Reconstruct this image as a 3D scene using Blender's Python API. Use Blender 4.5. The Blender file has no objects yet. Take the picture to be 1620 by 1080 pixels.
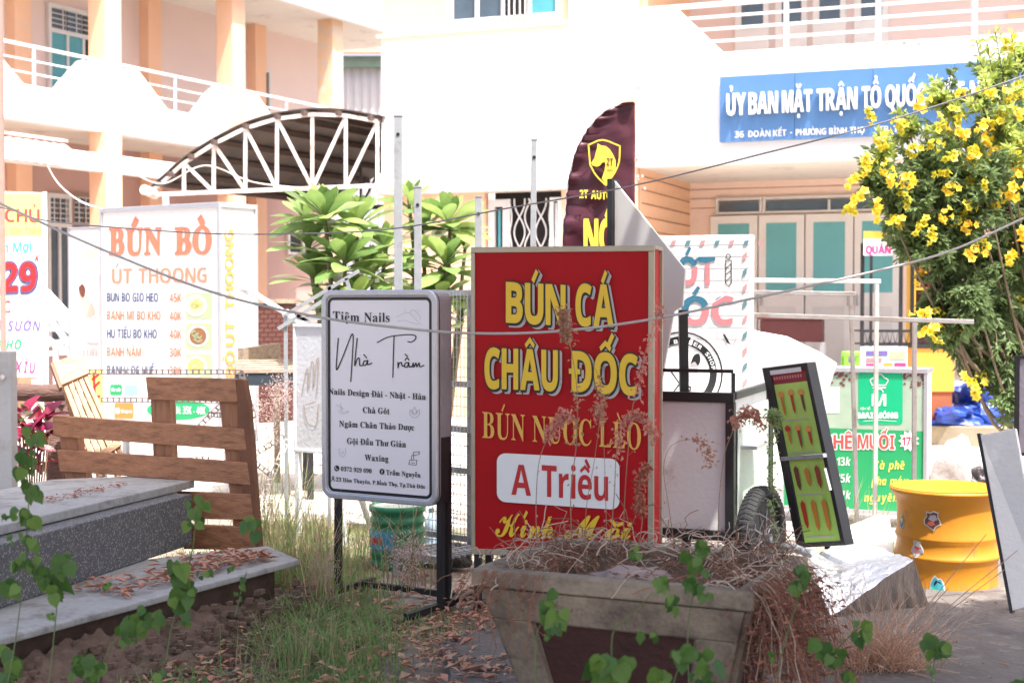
import bpy, bmesh, math, random, unicodedata
from mathutils import Vector, Matrix, noise
random.seed(7)
R = math.radians
V = Vector
SC = bpy.context.scene
COL = SC.collection

# ------------------------------------------------------------------ camera, sky, sun, exposure
FPX, CX, CY, CAMZ, PITCH = 2250.0, 810.0, 540.0, 1.6, R(1.53)
cd = bpy.data.cameras.new('camera')
cd.lens = 50; cd.sensor_width = 36; cd.clip_end = 400; cd.clip_start = 0.05
cd.dof.use_dof = True; cd.dof.focus_distance = 7.3; cd.dof.aperture_fstop = 3.4
cam = bpy.data.objects.new('camera', cd); COL.objects.link(cam)
cam.location = (0, 0, CAMZ); cam.rotation_euler = (R(90) - PITCH, 0, 0)
SC.camera = cam

SUN_EL, SUN_H = R(66), V((0.58, -0.81))
world = bpy.data.worlds.new('World'); SC.world = world; world.use_nodes = True
wn = world.node_tree; bg = wn.nodes['Background']
sky = wn.nodes.new('ShaderNodeTexSky'); sky.sky_type = 'NISHITA'; sky.sun_disc = False
sky.sun_elevation = SUN_EL; sky.sun_rotation = math.atan2(SUN_H.x, SUN_H.y)
sky.air_density = 0.8; sky.dust_density = 6.0; sky.ozone_density = 1.0
wn.links.new(sky.outputs[0], bg.inputs[0]); bg.inputs[1].default_value = 0.148
sd = bpy.data.lights.new('sun', 'SUN'); sd.energy = 3.3; sd.angle = R(0.53); sd.color = (1, 0.975, 0.94)
sun = bpy.data.objects.new('sun', sd); COL.objects.link(sun)
sdir = V((SUN_H.x * math.cos(SUN_EL), SUN_H.y * math.cos(SUN_EL), math.sin(SUN_EL))).normalized()
sun.rotation_euler = sdir.to_track_quat('Z', 'Y').to_euler(); sun.location = (3, -4, 12)
vs = SC.view_settings; vs.view_transform = 'Standard'; vs.look = 'None'; vs.gamma = 1
vs.use_curve_mapping = False; vs.exposure = 1.66
try:
    vs.use_white_balance = True; vs.white_balance_temperature = 6600; vs.white_balance_tint = 10
except AttributeError: pass
SC.cycles.max_bounces = 6; SC.cycles.transparent_max_bounces = 6; SC.cycles.diffuse_bounces = 4
SC.cycles.use_denoising = True

# ------------------------------------------------------------------ pixel -> place helpers (used once, to survey the site)
_F = V((0, math.cos(PITCH), -math.sin(PITCH))); _U = V((0, math.sin(PITCH), math.cos(PITCH)))
def ray(px, py): return _F + V((1, 0, 0)) * ((px - CX) / FPX) + _U * ((CY - py) / FPX)
EYE = V((0, 0, CAMZ))
def W(px, py, Y):
    d = ray(px, py); return EYE + d * (Y / d.y)
def G(px, py, z=0.0):
    d = ray(px, py); return EYE + d * ((z - CAMZ) / d.z)
class Fr:
    """a vertical frame: x runs along the front, y runs into the thing, z is up"""
    def __init__(s, ox, oy, ang):
        s.o = V((ox, oy, 0)); s.e1 = V((math.cos(ang), math.sin(ang), 0)); s.e2 = V((-math.sin(ang), math.cos(ang), 0))
    def w(s, x, y, z): return s.o + s.e1 * x + s.e2 * y + V((0, 0, z))
    def hit(s, px, py, y=0.0):
        d = ray(px, py); o = s.o + s.e2 * y
        t = (o - EYE).dot(s.e2) / d.dot(s.e2); p = EYE + d * t
        return (p - s.o).dot(s.e1), p.z
    def x(s, px, y=0.0): return s.hit(px, 480, y)[0]
def two(pl, Yl, pr, Yr):
    a, b = W(pl, 480, Yl), W(pr, 480, Yr)
    return Fr(a.x, a.y, math.atan2(b.y - a.y, b.x - a.x))

# ------------------------------------------------------------------ materials
MATS = {}
def nn(nt, t, **k):
    n = nt.nodes.new(t)
    for a, b in k.items(): setattr(n, a, b)
    return n
def mat(name, col, rough=.6, metal=0.0, var=.12, scale=6.0, bump=.15, bscale=40.0, dirt=None, dirt_amt=.5, dscale=3.0, spec=.5, trans=0.0, stretch=None, coat=0.0, emit=None):
    if name in MATS: return MATS[name]
    m = bpy.data.materials.new(name); m.use_nodes = True; nt = m.node_tree; L = nt.links.new
    p = nt.nodes['Principled BSDF']; out = nt.nodes['Material Output']
    tc = nn(nt, 'ShaderNodeTexCoord'); src = tc.outputs['Object']
    if stretch:
        mp = nn(nt, 'ShaderNodeMapping'); mp.inputs['Scale'].default_value = stretch; L(src, mp.inputs[0]); src = mp.outputs[0]
    n1 = nn(nt, 'ShaderNodeTexNoise'); n1.inputs['Scale'].default_value = scale; n1.inputs['Detail'].default_value = 6; n1.inputs['Roughness'].default_value = .65
    L(src, n1.inputs['Vector'])
    mx = nn(nt, 'ShaderNodeMix', data_type='RGBA')
    mx.inputs['A'].default_value = (*[max(0, c * (1 - var * 1.6)) for c in col], 1)
    mx.inputs['B'].default_value = (*[min(1, c * (1 + var * 1.6)) for c in col], 1)
    L(n1.outputs[0], mx.inputs['Factor']); c = mx.outputs['Result']
    if dirt:
        n2 = nn(nt, 'ShaderNodeTexNoise'); n2.inputs['Scale'].default_value = dscale; n2.inputs['Detail'].default_value = 8; n2.inputs['Roughness'].default_value = .7
        L(src, n2.inputs['Vector'])
        mr = nn(nt, 'ShaderNodeMapRange'); mr.inputs['From Min'].default_value = .62 - .25 * dirt_amt; mr.inputs['From Max'].default_value = .8 - .15 * dirt_amt
        L(n2.outputs[0], mr.inputs['Value'])
        m2 = nn(nt, 'ShaderNodeMix', data_type='RGBA'); m2.inputs['B'].default_value = (*dirt, 1)
        L(mr.outputs[0], m2.inputs['Factor']); L(c, m2.inputs['A']); c = m2.outputs['Result']
    if trans and scale < 30:
        oi = nn(nt, 'ShaderNodeObjectInfo'); hs = nn(nt, 'ShaderNodeHueSaturation'); m3 = nn(nt, 'ShaderNodeMapRange'); m3.inputs['To Min'].default_value = .62; m3.inputs['To Max'].default_value = 1.3; L(oi.outputs['Random'], m3.inputs['Value']); L(m3.outputs[0], hs.inputs['Value']); L(c, hs.inputs['Color'])
        m4 = nn(nt, 'ShaderNodeMapRange'); m4.inputs['To Min'].default_value = .515; m4.inputs['To Max'].default_value = .47; L(oi.outputs['Random'], m4.inputs['Value']); L(m4.outputs[0], hs.inputs['Hue']); c = hs.outputs[0]
    L(c, p.inputs['Base Color'])
    p.inputs['Roughness'].default_value = rough; p.inputs['Metallic'].default_value = metal
    p.inputs['Specular IOR Level'].default_value = spec; p.inputs['Coat Weight'].default_value = coat
    if bump:
        n3 = nn(nt, 'ShaderNodeTexNoise'); n3.inputs['Scale'].default_value = bscale; n3.inputs['Detail'].default_value = 5; L(src, n3.inputs['Vector'])
        b = nn(nt, 'ShaderNodeBump'); b.inputs['Strength'].default_value = bump; b.inputs['Distance'].default_value = .02
        L(n3.outputs[0], b.inputs['Height']); L(b.outputs[0], p.inputs['Normal'])
    if trans:
        t = nn(nt, 'ShaderNodeBsdfTranslucent'); L(c, t.inputs[0]); ms = nn(nt, 'ShaderNodeMixShader'); ms.inputs[0].default_value = trans
        L(p.outputs[0], ms.inputs[1]); L(t.outputs[0], ms.inputs[2]); L(ms.outputs[0], out.inputs[0])
    MATS[name] = m; return m
def flat(name, col, rough=.45): return mat(name, col, rough, var=.05, scale=3, bump=0)
def granite():
    m = mat('granite_speckled', (.10, .10, .105), .55, var=.3, scale=30, bump=.25, bscale=90)
    nt = m.node_tree; L = nt.links.new; p = nt.nodes['Principled BSDF']; old = p.inputs['Base Color'].links[0].from_socket
    tc = nn(nt, 'ShaderNodeTexCoord'); vo = nn(nt, 'ShaderNodeTexVoronoi'); vo.inputs['Scale'].default_value = 150; L(tc.outputs['Object'], vo.inputs['Vector'])
    r = nn(nt, 'ShaderNodeValToRGB'); r.color_ramp.elements[0].position = .0; r.color_ramp.elements[0].color = (0, 0, 0, 1); r.color_ramp.elements[1].position = .9; r.color_ramp.elements[1].color = (1, 1, 1, 1)
    sp = nn(nt, 'ShaderNodeSeparateColor'); L(vo.outputs['Color'], sp.inputs[0]); r.color_ramp.elements[0].position = .80; L(sp.outputs[0], r.inputs[0])
    mx = nn(nt, 'ShaderNodeMix', data_type='RGBA'); mx.inputs['B'].default_value = (.30, .295, .29, 1); L(r.outputs[0], mx.inputs['Factor']); L(old, mx.inputs['A']); L(mx.outputs['Result'], p.inputs['Base Color'])
    return m
def wood(name, col, dark, sc=(2, 30, 30)):
    if name in MATS: return MATS[name]
    return mat(name, col, .6, var=.35, scale=2.2, bump=.3, bscale=6, dirt=dark, dirt_amt=.55, dscale=1.6, stretch=sc)
def brickmat():
    m = mat('dark_red_brick', (.16, .05, .035), .85); nt = m.node_tree; L = nt.links.new; p = nt.nodes['Principled BSDF']
    tc = nn(nt, 'ShaderNodeTexCoord'); mp = nn(nt, 'ShaderNodeMapping'); mp.inputs['Rotation'].default_value = (R(90), 0, 0); L(tc.outputs['Object'], mp.inputs[0])
    b = nn(nt, 'ShaderNodeTexBrick'); b.inputs['Color1'].default_value = (.17, .05, .035, 1); b.inputs['Color2'].default_value = (.11, .035, .03, 1); b.inputs['Mortar'].default_value = (.1, .08, .07, 1)
    b.inputs['Scale'].default_value = 4.5; L(mp.outputs[0], b.inputs['Vector']); L(b.outputs[0], p.inputs['Base Color']); return m

# ------------------------------------------------------------------ mesh builder
WL = {}
class B:
    def __init__(s): s.v = []; s.f = []
    def add(s, vs, fs):
        o = len(s.v); s.v += [V(v) for v in vs]; s.f += [tuple(i + o for i in f) for f in fs]; return s
    def hexa(s, p):   # 8 corners: bottom 4 ccw, top 4
        return s.add(p, [(3, 2, 1, 0), (4, 5, 6, 7), (0, 1, 5, 4), (1, 2, 6, 5), (2, 3, 7, 6), (3, 0, 4, 7)])
    def fbox(s, fr, x0, x1, y0, y1, z0, z1):
        return s.hexa([fr.w(x0, y0, z0), fr.w(x1, y0, z0), fr.w(x1, y1, z0), fr.w(x0, y1, z0), fr.w(x0, y0, z1), fr.w(x1, y0, z1), fr.w(x1, y1, z1), fr.w(x0, y1, z1)])
    def beam(s, p, q, w, h, up=(0, 0, 1)):
        p, q = V(p), V(q); d = (q - p).normalized(); up = V(up)
        if abs(d.dot(up)) > .98: up = V((0, 1, 0))
        a = d.cross(up).normalized() * (w / 2); b = a.cross(d).normalized() * (h / 2)
        return s.hexa([p - a - b, p + a - b, q + a - b, q - a - b, p - a + b, p + a + b, q + a + b, q - a + b])
    def tube(s, pts, r, n=8, caps=True, taper=1.0):
        pts = [V(p) for p in pts]; o = len(s.v); m = len(pts); ref = None
        for i, p in enumerate(pts):
            d = (pts[min(i + 1, m - 1)] - pts[max(i - 1, 0)]).normalized()
            if ref is None: ref = d.orthogonal().normalized()
            ref = (ref - d * ref.dot(d)).normalized(); c = d.cross(ref); rr = r * (1 + (taper - 1) * i / max(1, m - 1))
            for k in range(n):
                t = 2 * math.pi * k / n; s.v.append(p + ref * (rr * math.cos(t)) + c * (rr * math.sin(t)))
        for i in range(m - 1):
            for k in range(n):
                k2 = (k + 1) % n; s.f.append((o + i * n + k, o + i * n + k2, o + (i + 1) * n + k2, o + (i + 1) * n + k))
        if caps and n > 2: s.f.append(tuple(o + k for k in range(n))[::-1]); s.f.append(tuple(o + (m - 1) * n + k for k in range(n)))
        return s
    def prism(s, poly, d):
        poly = [V(p) for p in poly]; n = len(poly); d = V(d); o = len(s.v)
        s.v += poly + [p + d for p in poly]
        s.f.append(tuple(o + i for i in range(n))[::-1]); s.f.append(tuple(o + n + i for i in range(n)))
        for i in range(n): j = (i + 1) % n; s.f.append((o + i, o + j, o + n + j, o + n + i))
        return s
    def lathe(s, c, prof, n=32, axis=V((0, 0, 1))):
        a = axis.normalized(); e = a.orthogonal().normalized(); g = a.cross(e); o = len(s.v); m = len(prof)
        for r, z in prof:
            for k in range(n):
                t = 2 * math.pi * k / n; s.v.append(V(c) + e * (r * math.cos(t)) + g * (r * math.sin(t)) + a * z)
        for i in range(m - 1):
            for k in range(n):
                k2 = (k + 1) % n; s.f.append((o + i * n + k, o + i * n + k2, o + (i + 1) * n + k2, o + (i + 1) * n + k))
        return s
    def build(s, name, m, parent=None, smooth=False, bevel=0.0, origin=None, kind=None, label=None, subd=0):
        base = WL[parent.name] if parent else (V(origin) if origin is not None else V((0, 0, 0)))
        me = bpy.data.meshes.new(name); me.from_pydata([tuple(v - base) for v in s.v], [], s.f); me.materials.append(m)
        if smooth: me.polygons.foreach_set('use_smooth', [True] * len(me.polygons))
        me.update()
        o = bpy.data.objects.new(name, me); COL.objects.link(o); WL[o.name] = base
        if parent: o.parent = parent
        else: o.location = base
        if bevel:
            b = o.modifiers.new('bevel', 'BEVEL'); b.width = bevel; b.segments = 2; b.limit_method = 'ANGLE'
        if kind: o['kind'] = kind
        if label: o['label'] = label
        return o
def thing(name, label, cat, loc, group=None):
    o = bpy.data.objects.new(name, None); COL.objects.link(o); o.location = loc; o.empty_display_size = .1
    o['label'] = label; o['category'] = cat
    if group: o['group'] = group
    WL[o.name] = V(loc); return o
def tag(o, label, cat, group=None):
    o['label'] = label; o['category'] = cat
    if group: o['group'] = group
    return o
def inst(me, name, parent, M):
    o = bpy.data.objects.new(name, me); COL.objects.link(o)
    if parent: o.parent = parent; M = Matrix.Translation(-WL[parent.name]) @ M
    o.matrix_basis = M; WL[o.name] = M.translation.copy(); return o
def struct(b, name, m, **k): return b.build(name, m, kind='structure', **k)

# ------------------------------------------------------------------ lettering
STY = {'sans': (65, 97, 48), 'serif': (0x1D400, 0x1D41A, 0x1D7CE), 'script': (0x1D4D0, 0x1D4EA, 48), 'bold': (0x1D5D4, 0x1D5EE, 0x1D7EC), 'italic': (0x1D63C, 0x1D656, 0x1D7EC)}
GC = {}
def glyph(ch, sty, off=0.0):
    k = (ch, sty, off)
    if k in GC: return GC[k]
    A, a, d = STY[sty]; c = ch
    if 'A' <= ch <= 'Z': c = chr(A + ord(ch) - 65)
    elif 'a' <= ch <= 'z': c = chr(a + ord(ch) - 97)
    elif ch.isdigit(): c = chr(d + ord(ch) - 48)
    if off:
        gv, gf, gw, y0, y1 = glyph(ch, sty); cnt = {}
        for f in gf:
            for i in range(len(f)): cnt[(f[i], f[(i + 1) % len(f)])] = 1
        vs, fs = list(gv), list(gf); n = 0
        for (i, j) in list(cnt):
            if (j, i) in cnt: continue
            (xa, ya), (xb, yb) = gv[i][:2], gv[j][:2]; d = math.hypot(xb - xa, yb - ya)
            if d < 1e-6: continue
            ax, ay = (yb - ya) / d * off, -(xb - xa) / d * off; ex, ey = (xb - xa) / d * off * .45, (yb - ya) / d * off * .45; o = len(vs); n += 1; l = 1 + n % 4
            vs += [(xa - ex - ax * .2, ya - ey - ay * .2, l), (xb + ex - ax * .2, yb + ey - ay * .2, l), (xb + ex + ax, yb + ey + ay, l), (xa - ex + ax, ya - ey + ay, l)]; fs.append((o + 3, o + 2, o + 1, o))
        GC[k] = (vs, fs, gw, y0, y1); return GC[k]
    cu = bpy.data.curves.new('g', 'FONT'); cu.body = c; cu.size = 1; cu.resolution_u = 3
    ob = bpy.data.objects.new('g', cu); COL.objects.link(ob)
    me = ob.evaluated_get(bpy.context.evaluated_depsgraph_get()).to_mesh()
    vs = [(v.co.x, v.co.y) for v in me.vertices]; fs = [tuple(p.vertices) for p in me.polygons]
    x0 = min([v[0] for v in vs] or [0]); x1 = max([v[0] for v in vs] or [0]); y1 = max([v[1] for v in vs] or [0]); y0 = min([v[1] for v in vs] or [0])
    ob.evaluated_get(bpy.context.evaluated_depsgraph_get()).to_mesh_clear(); bpy.data.objects.remove(ob); bpy.data.curves.remove(cu)
    GC[k] = ([(x - x0, y, 0) for x, y in vs], fs, x1 - x0, y0, y1); return GC[k]
def stroke2(pts, w):
    vs, fs = [], []
    for (x0, y0), (x1, y1) in zip(pts, pts[1:]):
        d = math.hypot(x1 - x0, y1 - y0) or 1; ax, ay = -(y1 - y0) / d * w / 2, (x1 - x0) / d * w / 2; o = len(vs)
        ex, ey = (x1 - x0) / d * w * .3, (y1 - y0) / d * w * .3
        vs += [(x0 - ex + ax, y0 - ey + ay), (x0 - ex - ax, y0 - ey - ay), (x1 + ex - ax, y1 + ey - ay), (x1 + ex + ax, y1 + ey + ay)]; fs.append((o, o + 1, o + 2, o + 3))
    return vs, fs
def layout(s, sty, off=0.0, gap=None, mw=.1):
    """outlines of a line of Vietnamese lettering, marks drawn as their own strokes; cap height 1, width 1"""
    H = glyph('H', sty)[4]; gap = gap if gap is not None else (.03 if sty == 'script' else .085)
    vs, fs, x = [], [], 0.0
    def put(a, b, dx=0, dy=0):
        o = len(vs); vs.extend([(p[0] + dx, p[1] + dy, p[2] if len(p) > 2 else 5 + (i // 4) % 3) for i, p in enumerate(a)]); fs.extend([tuple(i + o for i in f) for f in b])
    t = mw + 2 * off
    for ch in s:
        if ch == ' ': x += .3; continue
        bar = ch in 'Đđ'; marks = []
        if bar: base = 'D' if ch == 'Đ' else 'd'
        else:
            nf = unicodedata.normalize('NFD', ch); base = nf[0]; marks = nf[1:]
        if base == 'i' and marks: base = 'i'
        gv, gf, gw, y0, y1 = glyph(base, sty, off); wd = glyph(base, sty, 0)[2]; dx = x - (gw - wd) / 2
        put(gv, gf, dx); c = x + wd / 2; top = glyph(base, sty, 0)[4] + .05
        if sty in ('italic', 'script'): c += .04
        if bar: put(*stroke2([(x - .07, H * .5), (x + wd * .38, H * .5)], t * .8))
        hi = 0
        for m in sorted(marks, key=lambda q: {'\u0302': 0, '\u0306': 0, '\u031b': 0}.get(q, 1)):
            if m == '\u0302': put(*stroke2([(c - .14, top + .03), (c, top + .13), (c + .14, top + .03)], t * .75)); hi = .1
            elif m == '\u0306': put(*stroke2([(c - .13, top + .12), (c - .06, top + .05), (c + .06, top + .05), (c + .13, top + .12)], t * .75)); hi = .1
            elif m == '\u031b': put(*stroke2([(x + wd - .06, H * .86 if base.isupper() else H * .62), (x + wd + .07, H * .95 if base.isupper() else H * .7)], t * .85))
            elif m == '\u0301': put(*stroke2([(c - .03 + hi * 1.4, top + .02 + hi), (c + .08 + hi * 1.4, top + .17 + hi)], t * .9))
            elif m == '\u0300': put(*stroke2([(c + .03 + hi * 1.2, top + .02 + hi), (c - .08 + hi * 1.2, top + .17 + hi)], t * .9))
            elif m == '\u0309': put(*stroke2([(c - .05, top + .18 + hi * .7), (c + .05, top + .18 + hi * .7), (c + .03, top + .09 + hi * .7), (c, top + .04 + hi * .7)], t * .6))
            elif m == '\u0303': put(*stroke2([(c - .14, top + .04 + hi), (c - .05, top + .11 + hi), (c + .05, top + .05 + hi), (c + .14, top + .12 + hi)], t * .6))
            elif m == '\u0323': put(*stroke2([(c - .035, -.14), (c + .035, -.14)], t * 1.1))
        x += wd + gap
    w = max(.01, x - gap)
    return [(a / w, b / H, l) for a, b, l in vs], fs
NL = [0]
def text(fr, y, s, sty, p0, p1, h, m, parent, name='lettering', off=0.0, up=None, h1=None, clip=None, depth=0.0, shift=(0, 0), mw=.1, gap=None):
    """baseline p0->p1 and cap height h in survey pixels, mapped onto the plane y of frame fr"""
    vs, fs = layout(s, sty, off, gap, mw); h1 = h1 if h1 is not None else h; px = []
    lay = [v[2] for v in vs]
    for a, b, _l in vs:
        hh = h + (h1 - h) * a; ux, uy = up if up else (0, -1)
        px.append((p0[0] + (p1[0] - p0[0]) * a + ux * b * hh + shift[0], p0[1] + (p1[1] - p0[1]) * a + uy * b * hh + shift[1]))
    if clip:
        bm = bmesh.new(); bv = [bm.verts.new((x, yy, 0)) for x, yy in px]
        for f in fs:
            try: bm.faces.new([bv[i] for i in f])
            except ValueError: pass
        (cx, cy), (nx, ny), keep = clip
        bmesh.ops.bisect_plane(bm, geom=bm.verts[:] + bm.edges[:] + bm.faces[:], plane_co=(cx, cy, 0), plane_no=(nx, ny, 0), clear_outer=keep < 0, clear_inner=keep > 0)
        bm.verts.index_update(); px = [(v.co.x, v.co.y) for v in bm.verts]; fs = [tuple(v.index for v in f.verts) for f in bm.faces]; bm.free(); lay = [0] * len(px)
    b = B(); NL[0] += 1; y = y - (NL[0] % 7) * 0.00012
    if depth:
        P = [fr.w(*(lambda q: (q[0], y - l * .0006, q[1]))(fr.hit(x, yy, y))) for (x, yy), l in zip(px, lay)]; n = len(P); d = fr.e2 * depth
        b.v = P + [p + d for p in P]; b.f = list(fs); cnt = {}
        for f in fs:
            for i in range(len(f)):
                e = (f[i], f[(i + 1) % len(f)]); cnt[e] = 1
        for (i, j) in list(cnt):
            if (j, i) not in cnt: b.f.append((j, i, i + n, j + n))
    else:
        for (x, yy), l in zip(px, lay): q = fr.hit(x, yy, y); b.v.append(fr.w(q[0], y - l * .00012, q[1]))
        b.f = list(fs)
    return b.build(name, m, parent)
def poly(fr, y, pts, m, parent, name, label=None, build=True, b=None):
    b = b or B(); NL[0] += 1; y = y - (NL[0] % 5) * 0.00015; b.add([fr.w(q[0], y, q[1]) for q in (fr.hit(x, yy, y) for x, yy in pts)], [tuple(range(len(pts)))])
    return b.build(name, m, parent, label=label) if build else b
def line(fr, y, strokes, w, m, parent, name='drawn_line'):
    b = B(); NL[0] += 1; y = y - (NL[0] % 5) * 0.00015
    for pts in strokes:
        vs, fs = stroke2(pts, w); b.add([fr.w(q[0], y, q[1]) for q in (fr.hit(x, yy, y) for x, yy in vs)], fs)
    return b.build(name, m, parent)
def rrect(x0, y0, x1, y1, r, n=5, s0=0.0, s1=0.0):
    """rounded rectangle in pixels; s0, s1 slope its top and bottom edge"""
    o = []
    for cx, cy, a in ((x1 - r, y0 + r, -90), (x1 - r, y1 - r, 0), (x0 + r, y1 - r, 90), (x0 + r, y0 + r, 180)):
        for k in range(n + 1):
            t = R(a + 90 * k / n); x, yy = cx + r * math.cos(t), cy + r * math.sin(t); o.append((x, yy + (x - x0) * (s0 if cy < (y0 + y1) / 2 else s1)))
    return o
def ell(cx, cy, rx, ry, n=24, a0=0, a1=360): return [(cx + rx * math.cos(R(a0 + (a1 - a0) * k / n)), cy + ry * math.sin(R(a0 + (a1 - a0) * k / n))) for k in range(n + (0 if a1 - a0 == 360 else 1))]
def smoothline(pts, n=6):
    """Catmull-Rom through points (any dimension vectors)"""
    P = [V(p) for p in pts]; P = [P[0] * 2 - P[1]] + P + [P[-1] * 2 - P[-2]]; out = []
    for i in range(1, len(P) - 2):
        for k in range(n):
            t = k / n; a, b, c, d = P[i - 1], P[i], P[i + 1], P[i + 2]
            out.append(.5 * ((2 * b) + (c - a) * t + (2 * a - 5 * b + 4 * c - d) * t * t + (3 * b - a - 3 * c + d) * t ** 3))
    out.append(P[-2]); return out
def sl2(pts, n=5): return [(p.x, p.y) for p in smoothline([(x, y, 0) for x, y in pts], n)]

# ------------------------------------------------------------------ shared materials
WHITE = mat('white_wall', (.80, .78, .77), .8, var=.03, scale=1.5, bump=.05, dirt=(.62, .56, .52), dirt_amt=.12, dscale=1.2)
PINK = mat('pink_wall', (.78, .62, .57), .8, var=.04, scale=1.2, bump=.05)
PINKSHADE = mat('shaded_pink_wall', (.52, .33, .29), .8, var=.06, scale=1.2, bump=.05)  # pink wall below the balcony, its shade put into the colour
ORANGE = mat('orange_paint', (.86, .53, .35), .75, var=.05, scale=1.5, bump=.05, dirt=(.72, .62, .52), dirt_amt=.18, dscale=2)
ORANGEPEEL = mat('peeling_orange_paint', (.80, .53, .32), .75, var=.06, scale=2, bump=.2, dirt=(.62, .58, .54), dirt_amt=.8, dscale=6)
SOFFIT = mat('beige_soffit', (.74, .70, .64), .85, var=.05, dirt=(.42, .38, .34), dirt_amt=.25, dscale=2)
FLAKE = mat('flaking_plaster', (.56, .52, .49), .9, var=.2, scale=9, bump=.3, dirt=(.25, .22, .2), dirt_amt=.5, dscale=12)
RAILW = mat('white_rail_paint', (.74, .75, .78), .5, var=.05)
TEAL = mat('teal_panel', (.13, .42, .45), .5, var=.1, scale=2, bump=.03)
BLUED = mat('blue_green_glass', (.08, .33, .38), .3, var=.2, scale=2, bump=0)
DARK = mat('dark_opening', (.02, .018, .018), .7, bump=0)
GLASS = mat('dark_window_glass', (.07, .10, .13), .08, var=.4, scale=1.4, bump=0, spec=.8)
FRAMEW = mat('window_frame_white', (.66, .65, .64), .5, var=.05)
GREYM = mat('galvanised_grey', (.36, .38, .40), .45, metal=.35, var=.15, scale=8, bump=.1, dirt=(.22, .2, .19), dirt_amt=.3, dscale=6)
BLACKM = mat('black_metal', (.015, .015, .017), .45, var=.3, bump=.05)
RUSTW = mat('rusty_white_paint', (.74, .73, .72), .55, var=.05, dirt=(.40, .20, .12), dirt_amt=.65, dscale=4)
TIN = mat('corrugated_tin', (.30, .31, .32), .5, metal=.4, var=.12, stretch=(1, 1, .3))
TINDARK = mat('old_tin_roof', (.075, .065, .06), .6, var=.25, scale=3, dirt=(.12, .07, .05), dirt_amt=.6)
PVCW = mat('white_vinyl', (.78, .77, .76), .45, var=.03, scale=2, bump=.02, dirt=(.6, .56, .5), dirt_amt=.1)
CONC = mat('weathered_concrete', (.28, .225, .165), .9, var=.35, scale=7, bump=.5, bscale=30, dirt=(.09, .06, .05), dirt_amt=.7, dscale=4)
STEM = mat('green_stem', (.10, .14, .05), .6); DSTEM = mat('dry_stem', (.30, .19, .12), .8, var=.3)
# ------------------------------------------------------------------ ground
def ground_mesh():
    xs = [-60, -30, -14, -8, -5] + [-4 + .1 * i for i in range(81)] + [5, 8, 14, 30, 60]
    ys = [-20, -8, 0, 2] + [3 + .1 * i for i in range(101)] + [14, 16, 20, 26, 40, 80]
    b = B()
    for yy in ys:
        for x in xs:
            h = 0
            if -5 < x < 5 and 2.5 < yy < 14: h = .05 * noise.noise(V((x * .9, yy * .9, 0))) + .015 * noise.noise(V((x * 5, yy * 5, 3)))
            if x > -.3: h *= .25
            b.v.append(V((x, yy, h - .02)))
    n = len(xs)
    for j in range(len(ys) - 1):
        for i in range(n - 1): b.f.append((j * n + i, j * n + i + 1, (j + 1) * n + i + 1, (j + 1) * n + i))
    return b
GROUND = mat('dusty_ground', (.36, .32, .28), .95, var=.25, scale=1.3, bump=.5, bscale=14, dirt=(.12, .085, .06), dirt_amt=.75, dscale=1.1)
struct(ground_mesh(), 'ground', GROUND, smooth=True)
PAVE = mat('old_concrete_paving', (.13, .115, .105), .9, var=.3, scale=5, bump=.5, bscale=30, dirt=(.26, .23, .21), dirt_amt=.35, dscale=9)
rnd = random.Random(3)
edge = [(-.62, 3.2), (-.52, 4.0), (-.60, 4.5), (-.42, 5.0), (-.38, 5.6), (-.22, 6.0), (-.30, 6.6), (-.05, 7.1), (-.12, 7.8), (.1, 8.6), (2.2, 8.9), (5.5, 8.2), (5.5, 3.2)]
ep = [(x + rnd.uniform(-.04, .04), yy) for x, yy in edge]
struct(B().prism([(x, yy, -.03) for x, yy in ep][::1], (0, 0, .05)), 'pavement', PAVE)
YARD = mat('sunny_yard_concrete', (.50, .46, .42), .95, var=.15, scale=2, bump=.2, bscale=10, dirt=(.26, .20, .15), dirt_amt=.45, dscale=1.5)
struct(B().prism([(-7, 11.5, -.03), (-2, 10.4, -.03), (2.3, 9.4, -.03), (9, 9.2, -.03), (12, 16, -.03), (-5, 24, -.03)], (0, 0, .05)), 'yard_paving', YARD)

# ------------------------------------------------------------------ left building
LB = Fr(-6.95, 19.4, R(62.2))
ZB = LB.hit(170, 208, .05)[1]; ZR = LB.hit(168, 97, .05)[1]; ZC = LB.hit(534, 33, 0)[1]; ZN = LB.hit(285, 177, .05)[1]
lb = thing('school_building', 'pink two-storey block with orange columns and notched white balcony, behind the signs on the left', 'building', LB.w(0, 0, 0))
cols = [(-.8, 0), (2.13, 0), (5.07, 0), (7.95, 1)]
for t, pe in cols:
    B().fbox(LB, t - .17, t + .17, -.03, .31, 0, ZC).build('column', ORANGEPEEL if pe else ORANGE, lb, bevel=.01, label='orange column with peeling paint' if pe else None)
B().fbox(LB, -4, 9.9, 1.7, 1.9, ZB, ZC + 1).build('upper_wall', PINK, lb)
B().fbox(LB, -4, 9.9, 1.7, 1.9, 0, ZB).build('lower_wall', PINKSHADE, lb)
for px in (33, 241, 408):
    x = LB.x(px, 1.6); B().fbox(LB, x - .16, x + .16, 1.5, 1.699, 0, ZC).build('pilaster', ORANGE, lb)
B().fbox(LB, -4, 8.4, .06, 1.698, ZB, ZB + .16).build('balcony_floor', SOFFIT, lb)
B().fbox(LB, -4, 10.6, -.12, 3.0, ZC, ZC + .2).build('upper_slab', SOFFIT, lb)
B().fbox(LB, -4, 10.6, -.25, -.122, ZC - .02, ZC + 1.1).build('fascia', WHITE, lb)
zb0, zb1 = LB.hit(120, 268, .05)[1], LB.hit(120, 238, .05)[1]
ts = [-3.7] + [c[0] for c in cols]
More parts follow.
